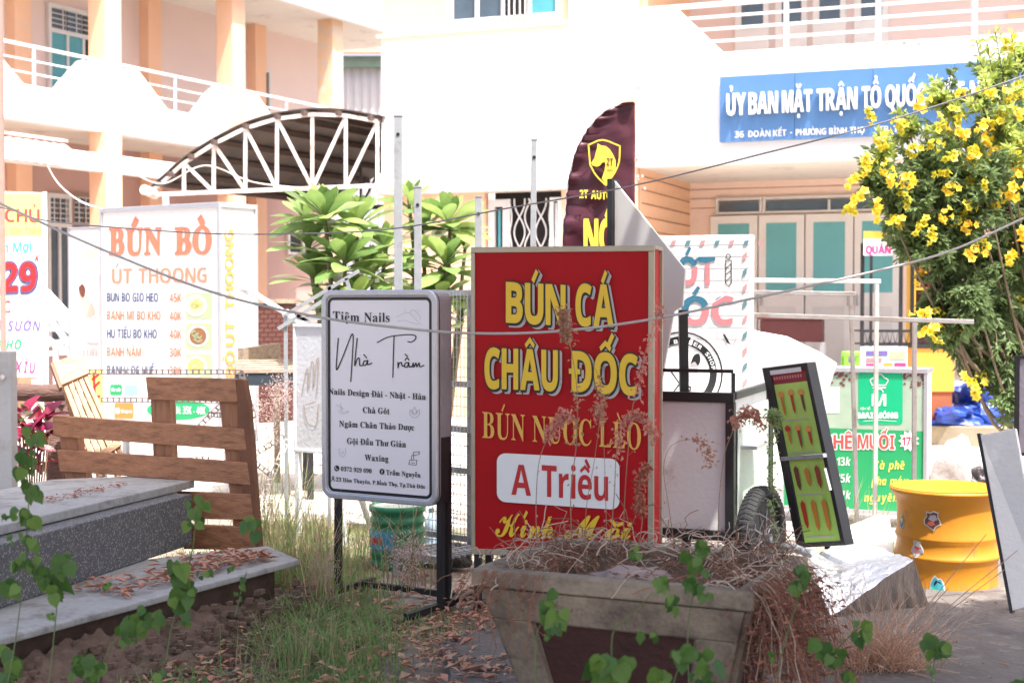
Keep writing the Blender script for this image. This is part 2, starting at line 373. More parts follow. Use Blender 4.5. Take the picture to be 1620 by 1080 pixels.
for i in range(4):
    a, c = ts[i] + .17, ts[i + 1] - .17; w = c - a; s = w / 2.45
    z0, zt, zn = ZB - .02, ZR - .06, ZN
    pr = [(a, z0), (c, z0), (c, zt), (c - .38 * s, zt), (c - .86 * s, zn), (a + 1.02 * s, zn), (a + .43 * s, zt), (a, zt)]
    B().prism([LB.w(x, .03, z) for x, z in pr], LB.e2 * .13).build('parapet', WHITE, lb, bevel=.008)
    B().fbox(LB, a, c, .02, .16, zb0, zb1).build('beam', WHITE, lb, bevel=.008)
    for k, z in enumerate((ZR, ZR - .2, ZR - .38, ZR - .56)):
        x0, x1 = (a, c) if k == 0 else (a + .43 * s, c - .38 * s)
        if k: f = (zt - z) / (zt - zn); x0 += f * .59 * s - .03; x1 -= f * .58 * s - .03
        r = .021 if k == 0 else .011
        B().beam(LB.w(x0, .095, z), LB.w(x1, .095, z), r * 2, r * 2).build('railing_bar', RAILW, lb)
    xm = (a + c) / 2 + .03
    B().beam(LB.w(xm, .095, zn), LB.w(xm, .095, ZR - .03), .036, .036).build('railing_post', RAILW, lb)
def opening(fr, par, name, y, x0, x1, z0, z1, fm=FRAMEW, pm=GLASS, nx=2, transom=0.0, t=.06, bars=False, depth=.07):
    """a door or window standing in the wall plane y: frame, panes, transom, bars"""
    b = B(); b.fbox(fr, x0, x0 + t, y - depth, y, z0, z1); b.fbox(fr, x1 - t, x1, y - depth, y, z0, z1); b.fbox(fr, x0 + t, x1 - t, y - depth, y, z1 - t, z1); b.fbox(fr, x0 + t, x1 - t, y - depth, y, z0, z0 + t * .7)
    zt = z1 - t
    if transom: zt = z1 - transom; b.fbox(fr, x0 + t, x1 - t, y - depth, y, zt - t * .5, zt + t * .5)
    o = b.build(name, fm, par, bevel=.004); w = (x1 - x0 - 2 * t) / nx
    for i in range(nx):
        a, c = x0 + t + i * w, x0 + t + (i + 1) * w
        if i: B().fbox(fr, a - t * .4, a + t * .4, y - depth + .004, y - .004, z0 + t * .7, zt - t * .5).build('mullion', fm, o)
        B().fbox(fr, a + t * .4, c - t * .4, y - .035, y - .015, z0 + t * .7, zt - t * .5).build('pane', pm if not isinstance(pm, list) else pm[i], o)
        if transom: B().fbox(fr, a + t * .4, c - t * .4, y - .035, y - .015, zt + t * .5, z1 - t).build('transom_pane', GLASS, o)
    if bars:
        bb = B(); zz = zt + t * .5 if transom else z0 + .05; k = 0
        while zz + .08 * k < z1 - t: bb.beam(fr.w(x0 + t, y - .06, zz + .08 * k), fr.w(x1 - t, y - .06, zz + .08 * k), .014, .014); k += 1
        for i in range(1, 4): xx = x0 + (x1 - x0) * i / 4; bb.beam(fr.w(xx, y - .075, zz), fr.w(xx, y - .075, z1 - t), .014, .014)
        bb.build('window_bars', FRAMEW, o)
    return o
x0, x1 = LB.x(76, 1.7), LB.x(160, 1.7); zt = LB.hit(76, 5, 1.7)[1]
opening(LB, lb, 'balcony_door', 1.697, x0, x1, ZB + .16, zt, pm=[BLUED, BLUED, DARK], nx=3, transom=.42, bars=True)
x0, x1 = LB.x(411, 1.7), LB.x(426, 1.7)
opening(LB, lb, 'door', 1.697, x0, x1, ZB + .16, ZB + 1.9, pm=DARK, nx=1)
x0, x1 = LB.x(72, 1.7), LB.x(110, 1.7); zt = LB.hit(72, 305, 1.7)[1]
opening(LB, lb, 'window', 1.697, x0, x1, .9, zt, pm=GLASS, nx=2, transom=.5, bars=True)
x0, x1 = LB.x(110, 1.7), LB.x(152, 1.7)
opening(LB, lb, 'brown_door', 1.697, x0, x1, .3, LB.hit(110, 305, 1.7)[1], fm=mat('brown_frame', (.30, .2, .15), .6), pm=[GLASS, BLUED], nx=2, transom=.5, bars=True)
x0, x1 = LB.x(383, 1.7), LB.x(418, 1.7)
opening(LB, lb, 'louvre_door', 1.697, x0, x1, .3, LB.hit(383, 345, 1.7)[1], fm=FRAMEW, pm=wood('pale_orange_wood', (.55, .30, .14), (.4, .2, .1)), nx=2)
x0, x1 = LB.x(452, 1.7), LB.x(478, 1.7)
opening(LB, lb, 'dark_window', 1.697, x0, x1, LB.hit(452, 402, 1.7)[1], LB.hit(452, 345, 1.7)[1], pm=DARK, nx=1)
# small tin awning at the far left
aw = thing('tin_awning', 'small pale corrugated awning with grey stains fixed to the left building', 'awning', LB.w(-2, 0, 3))
b = B(); za, zc = LB.hit(60, 222, -.1)[1], LB.hit(60, 262, -.6)[1]
xa, xb = LB.x(-80, -.1), LB.x(112, -.1); n = 26
for i in range(n + 1):
    x = xa + (xb - xa) * i / n; o = .02 * (i % 2); b.v += [LB.w(x, -.04, za + o), LB.w(x - .28, -.85, zc + o)]
for i in range(n): b.f.append((2 * i, 2 * i + 1, 2 * i + 3, 2 * i + 2))
b.build('corrugated_sheet', mat('stained_tin', (.42, .36, .34), .6, var=.08, dirt=(.3, .26, .25), dirt_amt=.4, dscale=3), aw)
B().beam(LB.w(xa, -.05, za + .05), LB.w(xb, -.05, za + .05), .05, .04).build('edge_trim', RUSTW, aw)

# corrugated grey building behind, with a red tiled roof
gb = thing('tin_shed', 'grey corrugated metal building with green fascia between the two blocks', 'building', W(575, 480, 31))
p = W(540, 480, 31); q = W(680, 480, 31); z0, z1, z2 = 0, W(575, 108, 31).z, W(575, 95, 31).z
n = 44; b = B()
for i in range(n + 1):
    x = p.x + (q.x - p.x) * i / n; d = (0, .035, .035, 0)[i % 4]; b.v += [V((x, 31 + d, z0)), V((x, 31 + d, z1))]
for i in range(n): b.f.append((2 * i, 2 * i + 2, 2 * i + 3, 2 * i + 1))
b.build('corrugated_wall', mat('grey_siding', (.52, .52, .55), .5, var=.05), gb)
B().hexa([(p.x, 30.8, z1), (q.x, 30.8, z1), (q.x, 31.1, z1), (p.x, 31.1, z1), (p.x, 30.8, z2 + .05), (q.x, 30.8, z2 + .05), (q.x, 31.1, z2 + .05), (p.x, 31.1, z2 + .05)]).build('green_fascia', mat('green_fascia', (.20, .30, .24), .6), gb)
b = B(); zr = W(575, 70, 31).z
for k in range(5):
    for i in range(22):
        x = p.x + (q.x - p.x) * i / 22; w = (q.x - p.x) / 22 * .92; za = z2 + .05 + k * .13; yb = 30.6 + k * .28
        b.hexa([(x, yb, za), (x + w, yb, za), (x + w, yb + .3, za + .14), (x, yb + .3, za + .14), (x, yb, za + .05), (x + w, yb, za + .05), (x + w, yb + .3, za + .18), (x, yb + .3, za + .18)])
o = b.build('roof_tiles', mat('red_roof_tile', (.50, .22, .14), .8, var=.3), gb); o['kind'] = 'stuff'

# ------------------------------------------------------------------ arched canopy on a steel truss
cy0 = 20.0
ca = thing('arched_canopy', 'curved tin canopy on a rusty white steel truss beside the white block', 'canopy', W(420, 480, cy0))
arc = [(240, 303), (262, 284), (291, 258), (338, 228), (388, 203), (438, 188), (494, 181), (547, 183), (597, 192)]
top = [W(x, y, cy0) for x, y in arc]; bot = [W(x, 308 - (x - 240) * .04, cy0) for x, y in arc]
u = V((.466, .885, 0)) * 4.6
sm = smoothline([t + V((0, 0, .07)) for t in top], 4)
b = B()
for p in sm: b.v += [p - V((0, .05, 0)), p + u]
for p in sm: b.v += [p - V((0, .05, -.015)), p + u + V((0, 0, .015))]
n = len(sm)
for i in range(n - 1):
    b.f.append((2 * i, 2 * i + 1, 2 * i + 3, 2 * i + 2)); o = 2 * n; b.f.append((o + 2 * i, o + 2 * i + 2, o + 2 * i + 3, o + 2 * i + 1)); b.f.append((2 * i, 2 * i + 2, o + 2 * i + 2, o + 2 * i))
b.build('curved_roof', TINDARK, ca, smooth=False)
for j in range(9):
    k = int(2 + j * (n - 4) / 8); B().beam(sm[k] - V((0, .1, .05)), sm[k] + u * .98 - V((0, 0, .05)), .05, .07).build('purlin', mat('rusty_purlin', (.09, .06, .05), .8), ca)
for i in range(len(top) - 1):
    B().beam(top[i], top[i + 1], .05, .05).build('top_chord', RUSTW, ca)
B().beam(bot[0], bot[-1], .055, .055).build('bottom_chord', RUSTW, ca)
for i in range(1, len(top)):
    if i == 1: continue
    B().beam(bot[i] + V((0, .01, 0)), top[i] + V((0, .01, 0)), .047, .045, (0, 1, 0)).build('vertical_strut', RUSTW, ca)
for i in range(2, len(top) - 1):
    if i < 6: a, c = top[i], bot[i + 1]
    else: a, c = bot[i], top[i + 1]
    B().beam(a + V((0, .03, 0)), c + V((0, .03, 0)), .047, .042, (0, 1, 0)).build('diagonal_strut', RUSTW, ca)
t2 = [p + u * .8 for p in top]; b2 = [p + u * .8 for p in bot]
B().beam(b2[0], b2[-1], .07, .07).build('rear_chord', mat('dark_truss', (.06, .05, .05), .8), ca)
for i in range(2, len(top), 1): B().beam(b2[i], t2[i], .04, .04, (0, 1, 0)).build('rear_strut', MATS['dark_truss'], ca)
for i in range(2, len(top) - 1): B().beam(b2[i], t2[i + 1], .04, .04, (0, 1, 0)).build('rear_strut', MATS['dark_truss'], ca)
for p, q in ((bot[1], 0), (b2[3], 0)):
    B().tube([V((p.x, p.y, 0)), V((p.x, p.y, p.z))], .05, 10).build('canopy_post', RUSTW, ca)
B().tube([W(228, 300, cy0 - .3), W(246, 308, cy0)], .07, 10).build('end_cap', RUSTW, ca)

# ------------------------------------------------------------------ central block and right wing (same facade plane)
RB = Fr(-1.84, 20.2, R(-21.3))
def rz(px, py, y=0): return RB.hit(px, py, y)[1]
xL, xC, xR = 0.0, RB.x(1005), 11.5
cb = thing('white_block', 'overexposed white two-storey block with orange bands in the centre background', 'building', RB.w(0, 0, 0))
zled = rz(700, 304); zband = rz(760, 45)
xo = RB.x(900)
B().fbox(RB, xL, RB.x(985), -.02, .14, zled + .06, zband - .05).build('white_wall', WHITE, cb)
B().fbox(RB, xo, RB.x(985), -.022, .139, zband - .05, 7.8).build('white_wall', WHITE, cb)
B().fbox(RB, RB.x(985), xC, -.035, .14, rz(995, 160), 7.8).build('corner_strip', mat('pale_orange_paint', (.80, .62, .46), .75, var=.04), cb)
B().fbox(RB, RB.x(985), xC, -.03, .139, 0, rz(995, 160) - .003).build('corner_strip', ORANGE, cb)
wx0, wx1, wz = RB.x(704), RB.x(884), rz(790, 30)
B().fbox(RB, xL, wx0, .04, .139, zband, 7.8).build('orange_band', ORANGE, cb)
B().fbox(RB, wx1, xo, .04, .139, zband, 7.8).build('orange_band', ORANGE, cb)
B().fbox(RB, wx0, wx1, .04, .139, zband, wz).build('orange_band', ORANGE, cb)
B().fbox(RB, xL - .04, xo + .02, -.1, .2, zband - .05, zband - .001).build('ledge', mat('cream_ledge', (.78, .66, .52), .8), cb)
o = opening(RB, cb, 'upper_window', .13, wx0, wx1, wz, 7.8, pm=[GLASS, GLASS, DARK, BLUED], nx=4, t=.07)
b = B(); bx0, bx1 = RB.x(795), RB.x(838)
for i in range(6): x = bx0 + (bx1 - bx0) * i / 5; b.beam(RB.w(x, .04, wz), RB.w(x, .04, 7.8), .02, .02)
b.build('window_bars', FRAMEW, o)
B().fbox(RB, xL - .05, RB.x(900), -.12, .2, zled - .02, zled + .055).build('stringcourse', FLAKE, cb)
B().fbox(RB, xL, RB.x(764), .05, .2, 0, zled - .021).build('orange_wall', ORANGE, cb)
B().fbox(RB, RB.x(886), RB.x(984), .05, .2, 0, zled - .021).build('orange_wall', ORANGE, cb)
B().fbox(RB, RB.x(764), RB.x(886), .05, .2, 0, rz(800, 440)).build('orange_wall', ORANGE, cb)
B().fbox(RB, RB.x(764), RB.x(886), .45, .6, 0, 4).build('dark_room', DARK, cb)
B().fbox(RB, xL, xL + .2, .2, 5, 0, 7.8).build('side_wall', mat('side_wall_white', (.72, .66, .62), .8, var=.05), cb)
zg0, zg1 = rz(800, 440), rz(800, 314)
a, c, e = RB.x(766), RB.x(800), RB.x(868)
opening(RB, cb, 'teal_shutter', .2, a, c, zg0, zg1, pm=BLUED, nx=1, t=.1)
gr = B().beam(RB.w(c, .12, zg0), RB.w(c, .12, zg1), .03, .03).build('window_grille', FRAMEW, cb)
b = B(); nx = 4; wd = (e - c) / nx; hh = .42
for i in range(nx + 1):
    for ph in (1, -1):
        pts = []; k = 0
        for k in range(41):
            z = zg0 + (zg1 - zg0) * k / 40; pts.append(RB.w(c + wd * (i if i else .02) + ph * wd * .5 * abs(math.sin(math.pi * (z - zg0) / hh + (0 if i % 2 else math.pi / 2))) * (1 if 0 < i < nx else (.5 if (ph > 0) == (i == 0) else 0)), .12, z))
        b.tube(pts, .013, 4)
b.build('grille_scroll', FRAMEW, gr)
opening(RB, cb, 'open_shutter', .1, e, RB.x(886), zg0, zg1, pm=PVCW, nx=1, t=.05)

rb = thing('office_wing', 'pink and white office wing with railed balcony above teal panelled doors, on the right', 'building', RB.w(5, 0, 0))
D = 2.9
zs, zbt = rz(1005, 265), rz(1142, 83)
zpt = rz(1060, 17)
fs = rz(1500, 57)
pts = [(xC + .003, zs), (xR, zs), (xR, zbt), (RB.x(1142), zbt), (RB.x(1072), zpt), (xC + .003, zpt)]
B().prism([RB.w(x, -.01, z) for x, z in pts], RB.e2 * .16).build('white_parapet', WHITE, rb, bevel=.01)
b = B(); rr = random.Random(5)
for i in range(70):
    x = RB.x(1240) + rr.random() * 4; z = zbt + rr.uniform(-.05, .004); s = rr.uniform(.02, .09)
    b.prism([RB.w(x, -.016, z), RB.w(x + s, -.016, z - .01), RB.w(x + s * .7, -.016, z - s * .5), RB.w(x + s * .1, -.016, z - s * .4)], RB.e2 * .004)
zq0, zq1 = rz(1005, 300), rz(1005, 130)
for i in range(46):
    z = zq0 + (zq1 - zq0) * rr.random(); s = rr.uniform(.015, .06); x = xC + .004 + rr.random() ** 3 * .12
    b.prism([RB.w(x, -.016, z), RB.w(x + s * .6, -.016, z - .01), RB.w(x + s * .5, -.016, z - s), RB.w(x, -.016, z - s * .8)], RB.e2 * .004)
o = b.build('flaking_paint', FLAKE, rb); o['kind'] = 'stuff'
B().fbox(RB, xC + .003, xR, .151, D, zs + .02, zs + .2).build('balcony_slab', SOFFIT, rb)
z1 = rz(1142, 83)
zr0 = rz(1012, 15)
for k in range(4):
    z = zr0 - (zr0 - z1) * k / 4.0
    sx = RB.x(1072) + (RB.x(1142) - RB.x(1072)) * k / 4.0 - .03 if k else xC
    B().beam(RB.w(sx, .06, z), RB.w(xR, .06, z), .06 if k == 0 else .034, .06 if k == 0 else .034).build('railing_bar', RAILW, rb)
for px in (1240, 1385, 1537, 1700):
    x = RB.x(px); B().beam(RB.w(x, .061, z1), RB.w(x, .061, zr0 - .03), .058, .058).build('railing_post', RAILW, rb)
RIBW = mat('boarded_peach_wall', (.86, .66, .56), .8, var=.04)
SIDEO = mat('shaded_orange_wall', (.82, .50, .32), .8, var=.05)
b = B().fbox(RB, xC - .2, xC, .2, D, 0, zs + .02); b.build('side_wall', SIDEO, rb)
b = B()
for k in range(16): z = .6 + .18 * k; b.fbox(RB, xC, xC + .012, .3, D - .02, z, z + .012)
b.build('wall_groove', mat('groove_line', (.35, .18, .12), .9), rb)
B().fbox(RB, xC, xR, D, D + .15, 0, zs + .02).build('ground_floor_wall', RIBW, rb)
b = B()
for k in range(4): z = rz(1110, 330, D) + .14 * k; b.fbox(RB, xC + .02, xR, D - .006, D, z, z + .01)
b.build('wall_groove', MATS['groove_line'], rb)
B().fbox(RB, xC - .2, xR, D, D + .15, zs + .2, 8).build('upper_wall', PINK, rb)
B().fbox(RB, xC - .2, xC, .3, D, zs + .2, 8).build('side_wall', SIDEO, rb)
B().fbox(RB, xC - .2, xR, 0, D + .15, 8, 8.2).build('roof_slab', SOFFIT, rb)
zd1 = rz(1130, 314, D); zd0 = rz(1300, 585, D); ztr = rz(1200, 341, D)
opening(RB, rb, 'transom_window', D - .003, RB.x(1133, D), RB.x(1206, D), ztr + .03, zd1, pm=GLASS, nx=1, t=.04)
opening(RB, rb, 'transom_window', D - .003, RB.x(1207, D), RB.x(1420, D), ztr + .03, zd1, pm=GLASS, nx=2, t=.04)
DOORW = mat('pale_door_paint', (.76, .74, .72), .5, var=.05)
for a, c, side in ((1125, 1199, 0), (1201, 1273, 1), (1275, 1350, 0), (1352, 1425, 1)):
    x0, x1 = RB.x(a, D), RB.x(c, D); w = x1 - x0
    d = B().fbox(RB, x0, x1, D - .07, D - .003, zd0, ztr).build('door_leaf', DOORW, rb, bevel=.006)
    zt0, zt1 = rz(1240, 463, D), rz(1240, 353, D)
    B().fbox(RB, x0 + w * .17, x1 - w * .17, D - .078, D - .071, zt0, zt1).build('teal_glass_panel', TEAL, d)
    B().fbox(RB, x0 + w * .17, x1 - w * .17, D - .076, D - .071, zd0 + .12, zt0 - .2).build('lower_panel', FRAMEW, d, bevel=.004)
    xh = x1 - w * .08 if not side else x0 + w * .08; zh = rz(1270, 475, D)
    B().tube([RB.w(xh, D - .13, zh - .08), RB.w(xh, D - .13, zh + .08)], .018, 8).build('door_handle', GREYM, d)
for a, c, bt in ((1162, 1215, 48), (1225, 1275, 40), (1284, 1336, 38), (1349, 1402, 35)):
    x0, x1 = RB.x(a, D), RB.x(c, D)
    d = B().fbox(RB, x0, x1, D - .06, D - .003, zs + .2, 8).build('balcony_door', DOORW, rb, bevel=.005)
    B().fbox(RB, x0 + .1, x1 - .08, D - .066, D - .061, rz(a, bt, D), 7.9).build('pane', GLASS, d)
x0, x1 = RB.x(1590, D), RB.x(1650, D); B().fbox(RB, x0, x1, D - .06, D - .003, rz(1600, 32, D), rz(1600, 22, D)).build('orange_sill', ORANGE, rb)
# plinth / porch floor
B().fbox(RB, xC + .01, xR, -.4, D - .001, 0, zd0 - .01).build('porch_floor', mat('porch_tiles', (.55, .5, .46), .6, var=.06), rb)
B().fbox(RB, RB.x(1440, -1.6), xR, -1.7, -.402, -.02, .24).build('front_step', mat('sandy_step', (.30, .25, .18), .95, var=.3, scale=4, dirt=(.5, .36, .16), dirt_amt=.5), rb, bevel=.01)
# dark red bin box hung on the door
db = thing('dark_red_box', 'long dark red box on a white frame in front of the teal doors', 'box', RB.w(RB.x(1250, 1.5), 1.5, zd0))
q = RB.hit(1202, 540, 1.5); s = RB.hit(1300, 506, 1.5)
B().fbox(RB, q[0], s[0], 1.5, 1.75, q[1], s[1]).build('box_body', mat('dark_red_paint', (.13, .03, .03), .5), db, bevel=.01)
B().fbox(RB, q[0] - .02, s[0] + .02, 1.46, 1.79, s[1] + .004, s[1] + .06).build('box_lid', mat('maroon_lid', (.22, .05, .05), .5), db, bevel=.01)
B().fbox(RB, q[0] - .03, q[0] + .03, 1.55, 1.7, zd0, q[1] - .002).build('leg', RAILW, db); B().fbox(RB, s[0] - .03, s[0] + .03, 1.55, 1.7, zd0, q[1] - .002).build('leg', RAILW, db)

# blue fascia sign with raised letters
BLUE = mat('blue_sign_board', (.085, .20, .42), .4, var=.08, scale=1.2, bump=.02)
bs = thing('blue_office_sign', 'long blue sign with raised white lettering on the white parapet', 'sign', RB.w(RB.x(1350), -.1, 3.5))
x0, z0 = RB.hit(1138, 225, -.12); x1 = RB.x(1640, -.12); z1 = RB.hit(1138, 122, -.12)[1]
for i in range(4):
    a, c = x0 + (x1 - x0) * i / 4, x0 + (x1 - x0) * (i + 1) / 4; B().fbox(RB, a + .002, c - .002, -.12, -.012, z0, z1).build('panel', BLUE, bs, bevel=.003)
LETW = mat('raised_white_letter', (.82, .82, .82), .4, var=.02, bump=0)
def bl(px): return 478 / 2.613 + (px - 388) / 2.613 * -.0335
for s, a, c in (('ỦY', 388, 470), ('BAN', 480, 603), ('MẶT', 618, 745), ('TRẬN', 762, 932), ('TỔ', 948, 1030), ('QUỐC', 1045, 1215), ('VIỆT', 1228, 1375), ('NAM', 1395, 1550)):
    A = 1000 + a / 2.613 + .8; C = 1000 + c / 2.613 - 1.2; ya, yc = 182.5 - (A - 1148) * .052, 182.5 - (C - 1148) * .052
    text(RB, -.2, s, 'bold', (A, ya), (C, yc), 34, LETW, bs, 'raised_word', off=.006, depth=.06, mw=.09, gap=.075)
for s, a, c in (('36', 1162, 1177), ('ĐOÀN KẾT', 1184, 1244), ('·', 1250, 1253), ('PHƯỜNG BÌNH THỌ', 1259, 1368), ('TP. THỦ ĐỨC', 1390, 1470)):
    text(RB, -.126, s, 'bold', (a, 218 - (a - 1162) * .036), (c, 218 - (c - 1162) * .036), 10, LETW, bs)

# ------------------------------------------------------------------ low brick wall and things at its foot
bw = thing('brick_wall', 'low dark red brick wall in front of the left building', 'wall', W(425, 480, 18.5))
a, c = W(378, 480, 18.5), W(470, 480, 19.2)
f = Fr(a.x, a.y, math.atan2(c.y - a.y, c.x - a.x)); L = (c - a).length
BR = brickmat(); B().fbox(f, 0, L, 0.02, .2, 0, 1.6).build('wall_core', mat('mortar', (.06, .045, .04), .9), bw)
bm_ = B().fbox(f, 0, .125, 0, .019, 0, .052); proto = bm_.build('brick', mat('shade_dark_brick', (.085, .028, .022), .85, var=.4, scale=3), bw, bevel=0)  # brick red darkened to put the wall's shade into its colour
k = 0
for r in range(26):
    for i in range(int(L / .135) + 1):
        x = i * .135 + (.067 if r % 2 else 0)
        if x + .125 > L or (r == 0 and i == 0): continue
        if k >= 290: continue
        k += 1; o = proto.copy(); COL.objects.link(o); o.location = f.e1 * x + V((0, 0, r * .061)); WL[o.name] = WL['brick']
B().fbox(f, -.03, L + .03, -.03, .23, 1.6, 1.66).build('coping', CONC, bw)
# ------------------------------------------------------------------ sign boards
def P(n, c, r=.45): return flat('print_' + n, c, r)
pBLK = P('black', (.012, .012, .014)); pRED = P('red', (.55, .02, .025)); pYEL = P('yellow', (.80, .52, .03)); pGLD = P('gold', (.75, .42, .08)); pGRY = P('grey', (.45, .42, .43))
pSAL = P('salmon', (.78, .19, .11)); pNAV = P('navy', (.05, .08, .20)); pORG = P('orange', (.78, .33, .08)); pGRN = P('green', (.01, .38, .14)); pLGR = P('light_green', (.55, .80, .25))
pWHT = P('white', (.80, .80, .80)); pTEA = P('teal', (.05, .35, .42)); pMAG = P('magenta', (.55, .05, .2)); pVIO = P('violet', (.16, .12, .35)); pSKI = P('skin_tone', (.75, .52, .42)); pBRN = P('brown', (.16, .05, .03)); pPNK = P('dull_pink', (.62, .22, .24)); pBLU = P('steel_blue', (.04, .17, .26))
PRINTRED = mat('red_vinyl', (.40, .004, .008), .5, var=.06, scale=1.5, bump=.02, spec=.2)
ALU = mat('aged_gold_aluminium', (.42, .37, .28), .4, metal=.5, var=.12)
SILV = mat('silver_trim', (.50, .50, .54), .3, metal=.5, var=.05)
def rod(fr, b, x, z0, z1, y=.1, w=.035): b.fbox(fr, x - w / 2, x + w / 2, y - w / 2, y + w / 2, z0, z1)

# --- red light box
RS = two(745, 7.42, 1035, 7.19)
rs = thing('red_light_box_sign', 'tall red light box sign with yellow fish noodle lettering behind the concrete planter', 'sign', RS.w(.45, .14, 0))
z1 = RS.hit(745, 391)[1]; z0 = RS.hit(745, 876)[1]; w = RS.x(1035); T = .30
B().fbox(RS, .012, w - .012, .006, T - .006, z0 + .012, z1 - .012).build('box_body', PRINTRED, rs)
for a in ((0, w, -.004, .02, z0, z0 + .03), (0, w, -.004, .02, z1 - .03, z1), (0, .022, -.0035, .02, z0 + .03, z1 - .03), (w - .03, w, -.0035, .02, z0 + .03, z1 - .03), (w - .02, w + .004, T - .02, T, z0, z1), (w - .015, w + .003, .02, T - .02, z1 - .018, z1 + .002), (w - .015, w + .003, .02, T - .02, z0, z0 + .018)):
    B().fbox(RS, *a).build('edge_trim', ALU, rs, bevel=.003)
for x, y in ((.03, .03), (w - .04, .03), (.03, T - .04), (w - .04, T - .04), (.12, T - .04)):
    b = B(); rod(RS, b, x, 0, z0, y); b.build('leg', BLACKM, rs)
for x in (.03, w - .04): B().beam(RS.w(x, -.25, .02), RS.w(x, T + .2, .02), .035, .035).build('foot', BLACKM, rs)
Y = -.0002
def shadowtext(s, p0, p1, h):
    text(RS, -.0075, s, 'bold', p0, p1, h, pGRY, rs, 'letter_shadow', off=.052, shift=(5, 4), mw=.08, gap=.10)
    text(RS, -.0095, s, 'bold', p0, p1, h, pBLK, rs, 'letter_outline', off=.055, shift=(1, 1), mw=.08, gap=.10)
    text(RS, -.0115, s, 'bold', p0, p1, h, pYEL, rs, 'lettering', off=.016, mw=.085, gap=.10)
shadowtext('BÚN', (801, 509), (894, 514), 62); shadowtext('CÁ', (911, 514), (970, 516), 64)
shadowtext('CHÂU', (767, 613), (882, 617), 62); shadowtext('ĐỐC', (905, 618), (1008, 624), 62)
text(RS, -.0085, 'BÚN NƯỚC LÈO', 'serif', (763, 692), (1014, 711), 41, pGLD, rs, mw=.07)
poly(RS, -.0075, rrect(786, 716, 980, 793, 14, s0=.05, s1=.068), pWHT, rs, 'white_plate')
text(RS, -.0095, 'A', 'bold', (809, 782), (840, 784), 48, P('text_red', (.50, .015, .02)), rs); text(RS, -.0095, 'Triều', 'bold', (857, 785), (962, 792), 50, P('text_red', (.5, .015, .02)), rs, mw=.1)
text(RS, -.0085, 'Kính', 'script', (784, 847), (875, 851), 36, pYEL, rs, off=.012, mw=.08); text(RS, -.0085, 'Mời', 'script', (893, 851), (1000, 853), 36, pYEL, rs, off=.012, mw=.08)

# --- nail salon sign
NS = two(511, 7.74, 694, 7.36)
ns = thing('nail_salon_sign', 'white rounded nail salon sign in silver frame on black legs, left of the red sign', 'sign', NS.w(.33, .1, 0))
w = NS.x(694); z1 = NS.hit(511, 459)[1]; z0 = NS.hit(511, 786)[1]
def rr3(x0, x1, z0, z1, r, y, n=6): return [NS.w(cx + r * math.cos(R(a + 90 * k / n)), y, cz + r * math.sin(R(a + 90 * k / n))) for cx, cz, a in ((x1 - r, z1 - r, 0), (x0 + r, z1 - r, 90), (x0 + r, z0 + r, 180), (x1 - r, z0 + r, 270)) for k in range(n + 1)]
T = .11
B().prism(rr3(0, w, z0, z1, .07, .012), NS.e2 * T).build('box_body', mat('brushed_side', (.30, .30, .32), .45, metal=.3, var=.2), ns)
def ring(y0, y1, i, o, r, name, m, bev=0):
    a = rr3(o, w - o, z0 + o, z1 - o, r, y0); c = rr3(i, w - i, z0 + i, z1 - i, r - (i - o) if r > (i - o) + .01 else .012, y0); n = len(a); b = B(); d = NS.e2 * (y1 - y0)
    b.v = a + c + [p + d for p in a] + [p + d for p in c]
    for k in range(n):
        j = (k + 1) % n; b.f += [(k, j, n + j, n + k), (n + k, n + j, 3 * n + j, 3 * n + k), (k, 2 * n + k, 2 * n + j, j), (2 * n + k, 3 * n + k, 3 * n + j, 2 * n + j)]
    return b.build(name, m, ns, bevel=bev)
ring(-.02, .01, .034, 0, .07, 'frame', SILV, .008)
ring(-.004, .011, .0345, .0005, .0705, 'black_edge', BLACKM)
B().prism(rr3(.03, w - .03, z0 + .03, z1 - .03, .045, -.006), NS.e2 * .01).build('face_panel', mat('lilac_white_face', (.80, .76, .79), .45, var=.03, scale=2, bump=.02), ns)
ring(-.0085, -.0065, .054, .038, .038, 'black_border', pBLK)
def zp(x, y): return (480 + x / 3, 440 + y / 3)
yy = -.0085
text(NS, yy, 'Tiệm', 'serif', zp(140, 200), zp(265, 208), 14.5, pBLK, ns, mw=.1); text(NS, yy, 'Nails', 'serif', zp(288, 207), zp(408, 208), 14.5, pBLK, ns)
for s, a, ya, c, yc, h in (('Nails Design Đài - Nhật - Hàn', 120, 550, 580, 577, 9.3), ('Chà Gót', 282, 638, 408, 645, 9.3), ('Ngâm Chân Thảo Dược', 170, 703, 526, 722, 9.3), ('Gội Đầu Thư Giản', 207, 785, 486, 802, 9.3), ('Waxing', 291, 864, 403, 870, 9.3)):
    text(NS, yy, s, 'serif', zp(a, ya), zp(c, yc), h, pBLK, ns, off=.008)
for s, a, ya, c, yc, h in (('0372 929 690', 178, 913, 323, 924, 6.5), ('Trầm Nguyễn', 393, 931, 555, 945, 7.5), ('23 Hàn Thuyên, P.Bình Thọ, Tp.Thủ Đức', 155, 962, 578, 998, 6)):
    text(NS, yy, s, 'serif', zp(a, ya), zp(c, yc), h, pBLK, ns, off=.01)
poly(NS, yy, ell(480 + 158 / 3, 440 + 901 / 3, 4, 4.6), pBLK, ns, 'phone_icon'); poly(NS, yy, ell(480 + 373 / 3, 440 + 917 / 3, 4, 4.6), pBLK, ns, 'round_icon')
line(NS, yy - .0015, [[zp(152, 895), zp(155, 905), zp(164, 908)]], .9, pWHT, ns, 'icon_mark'); text(NS, yy - .0015, 'f', 'bold', zp(370, 926), zp(377, 926), 5, pWHT, ns)
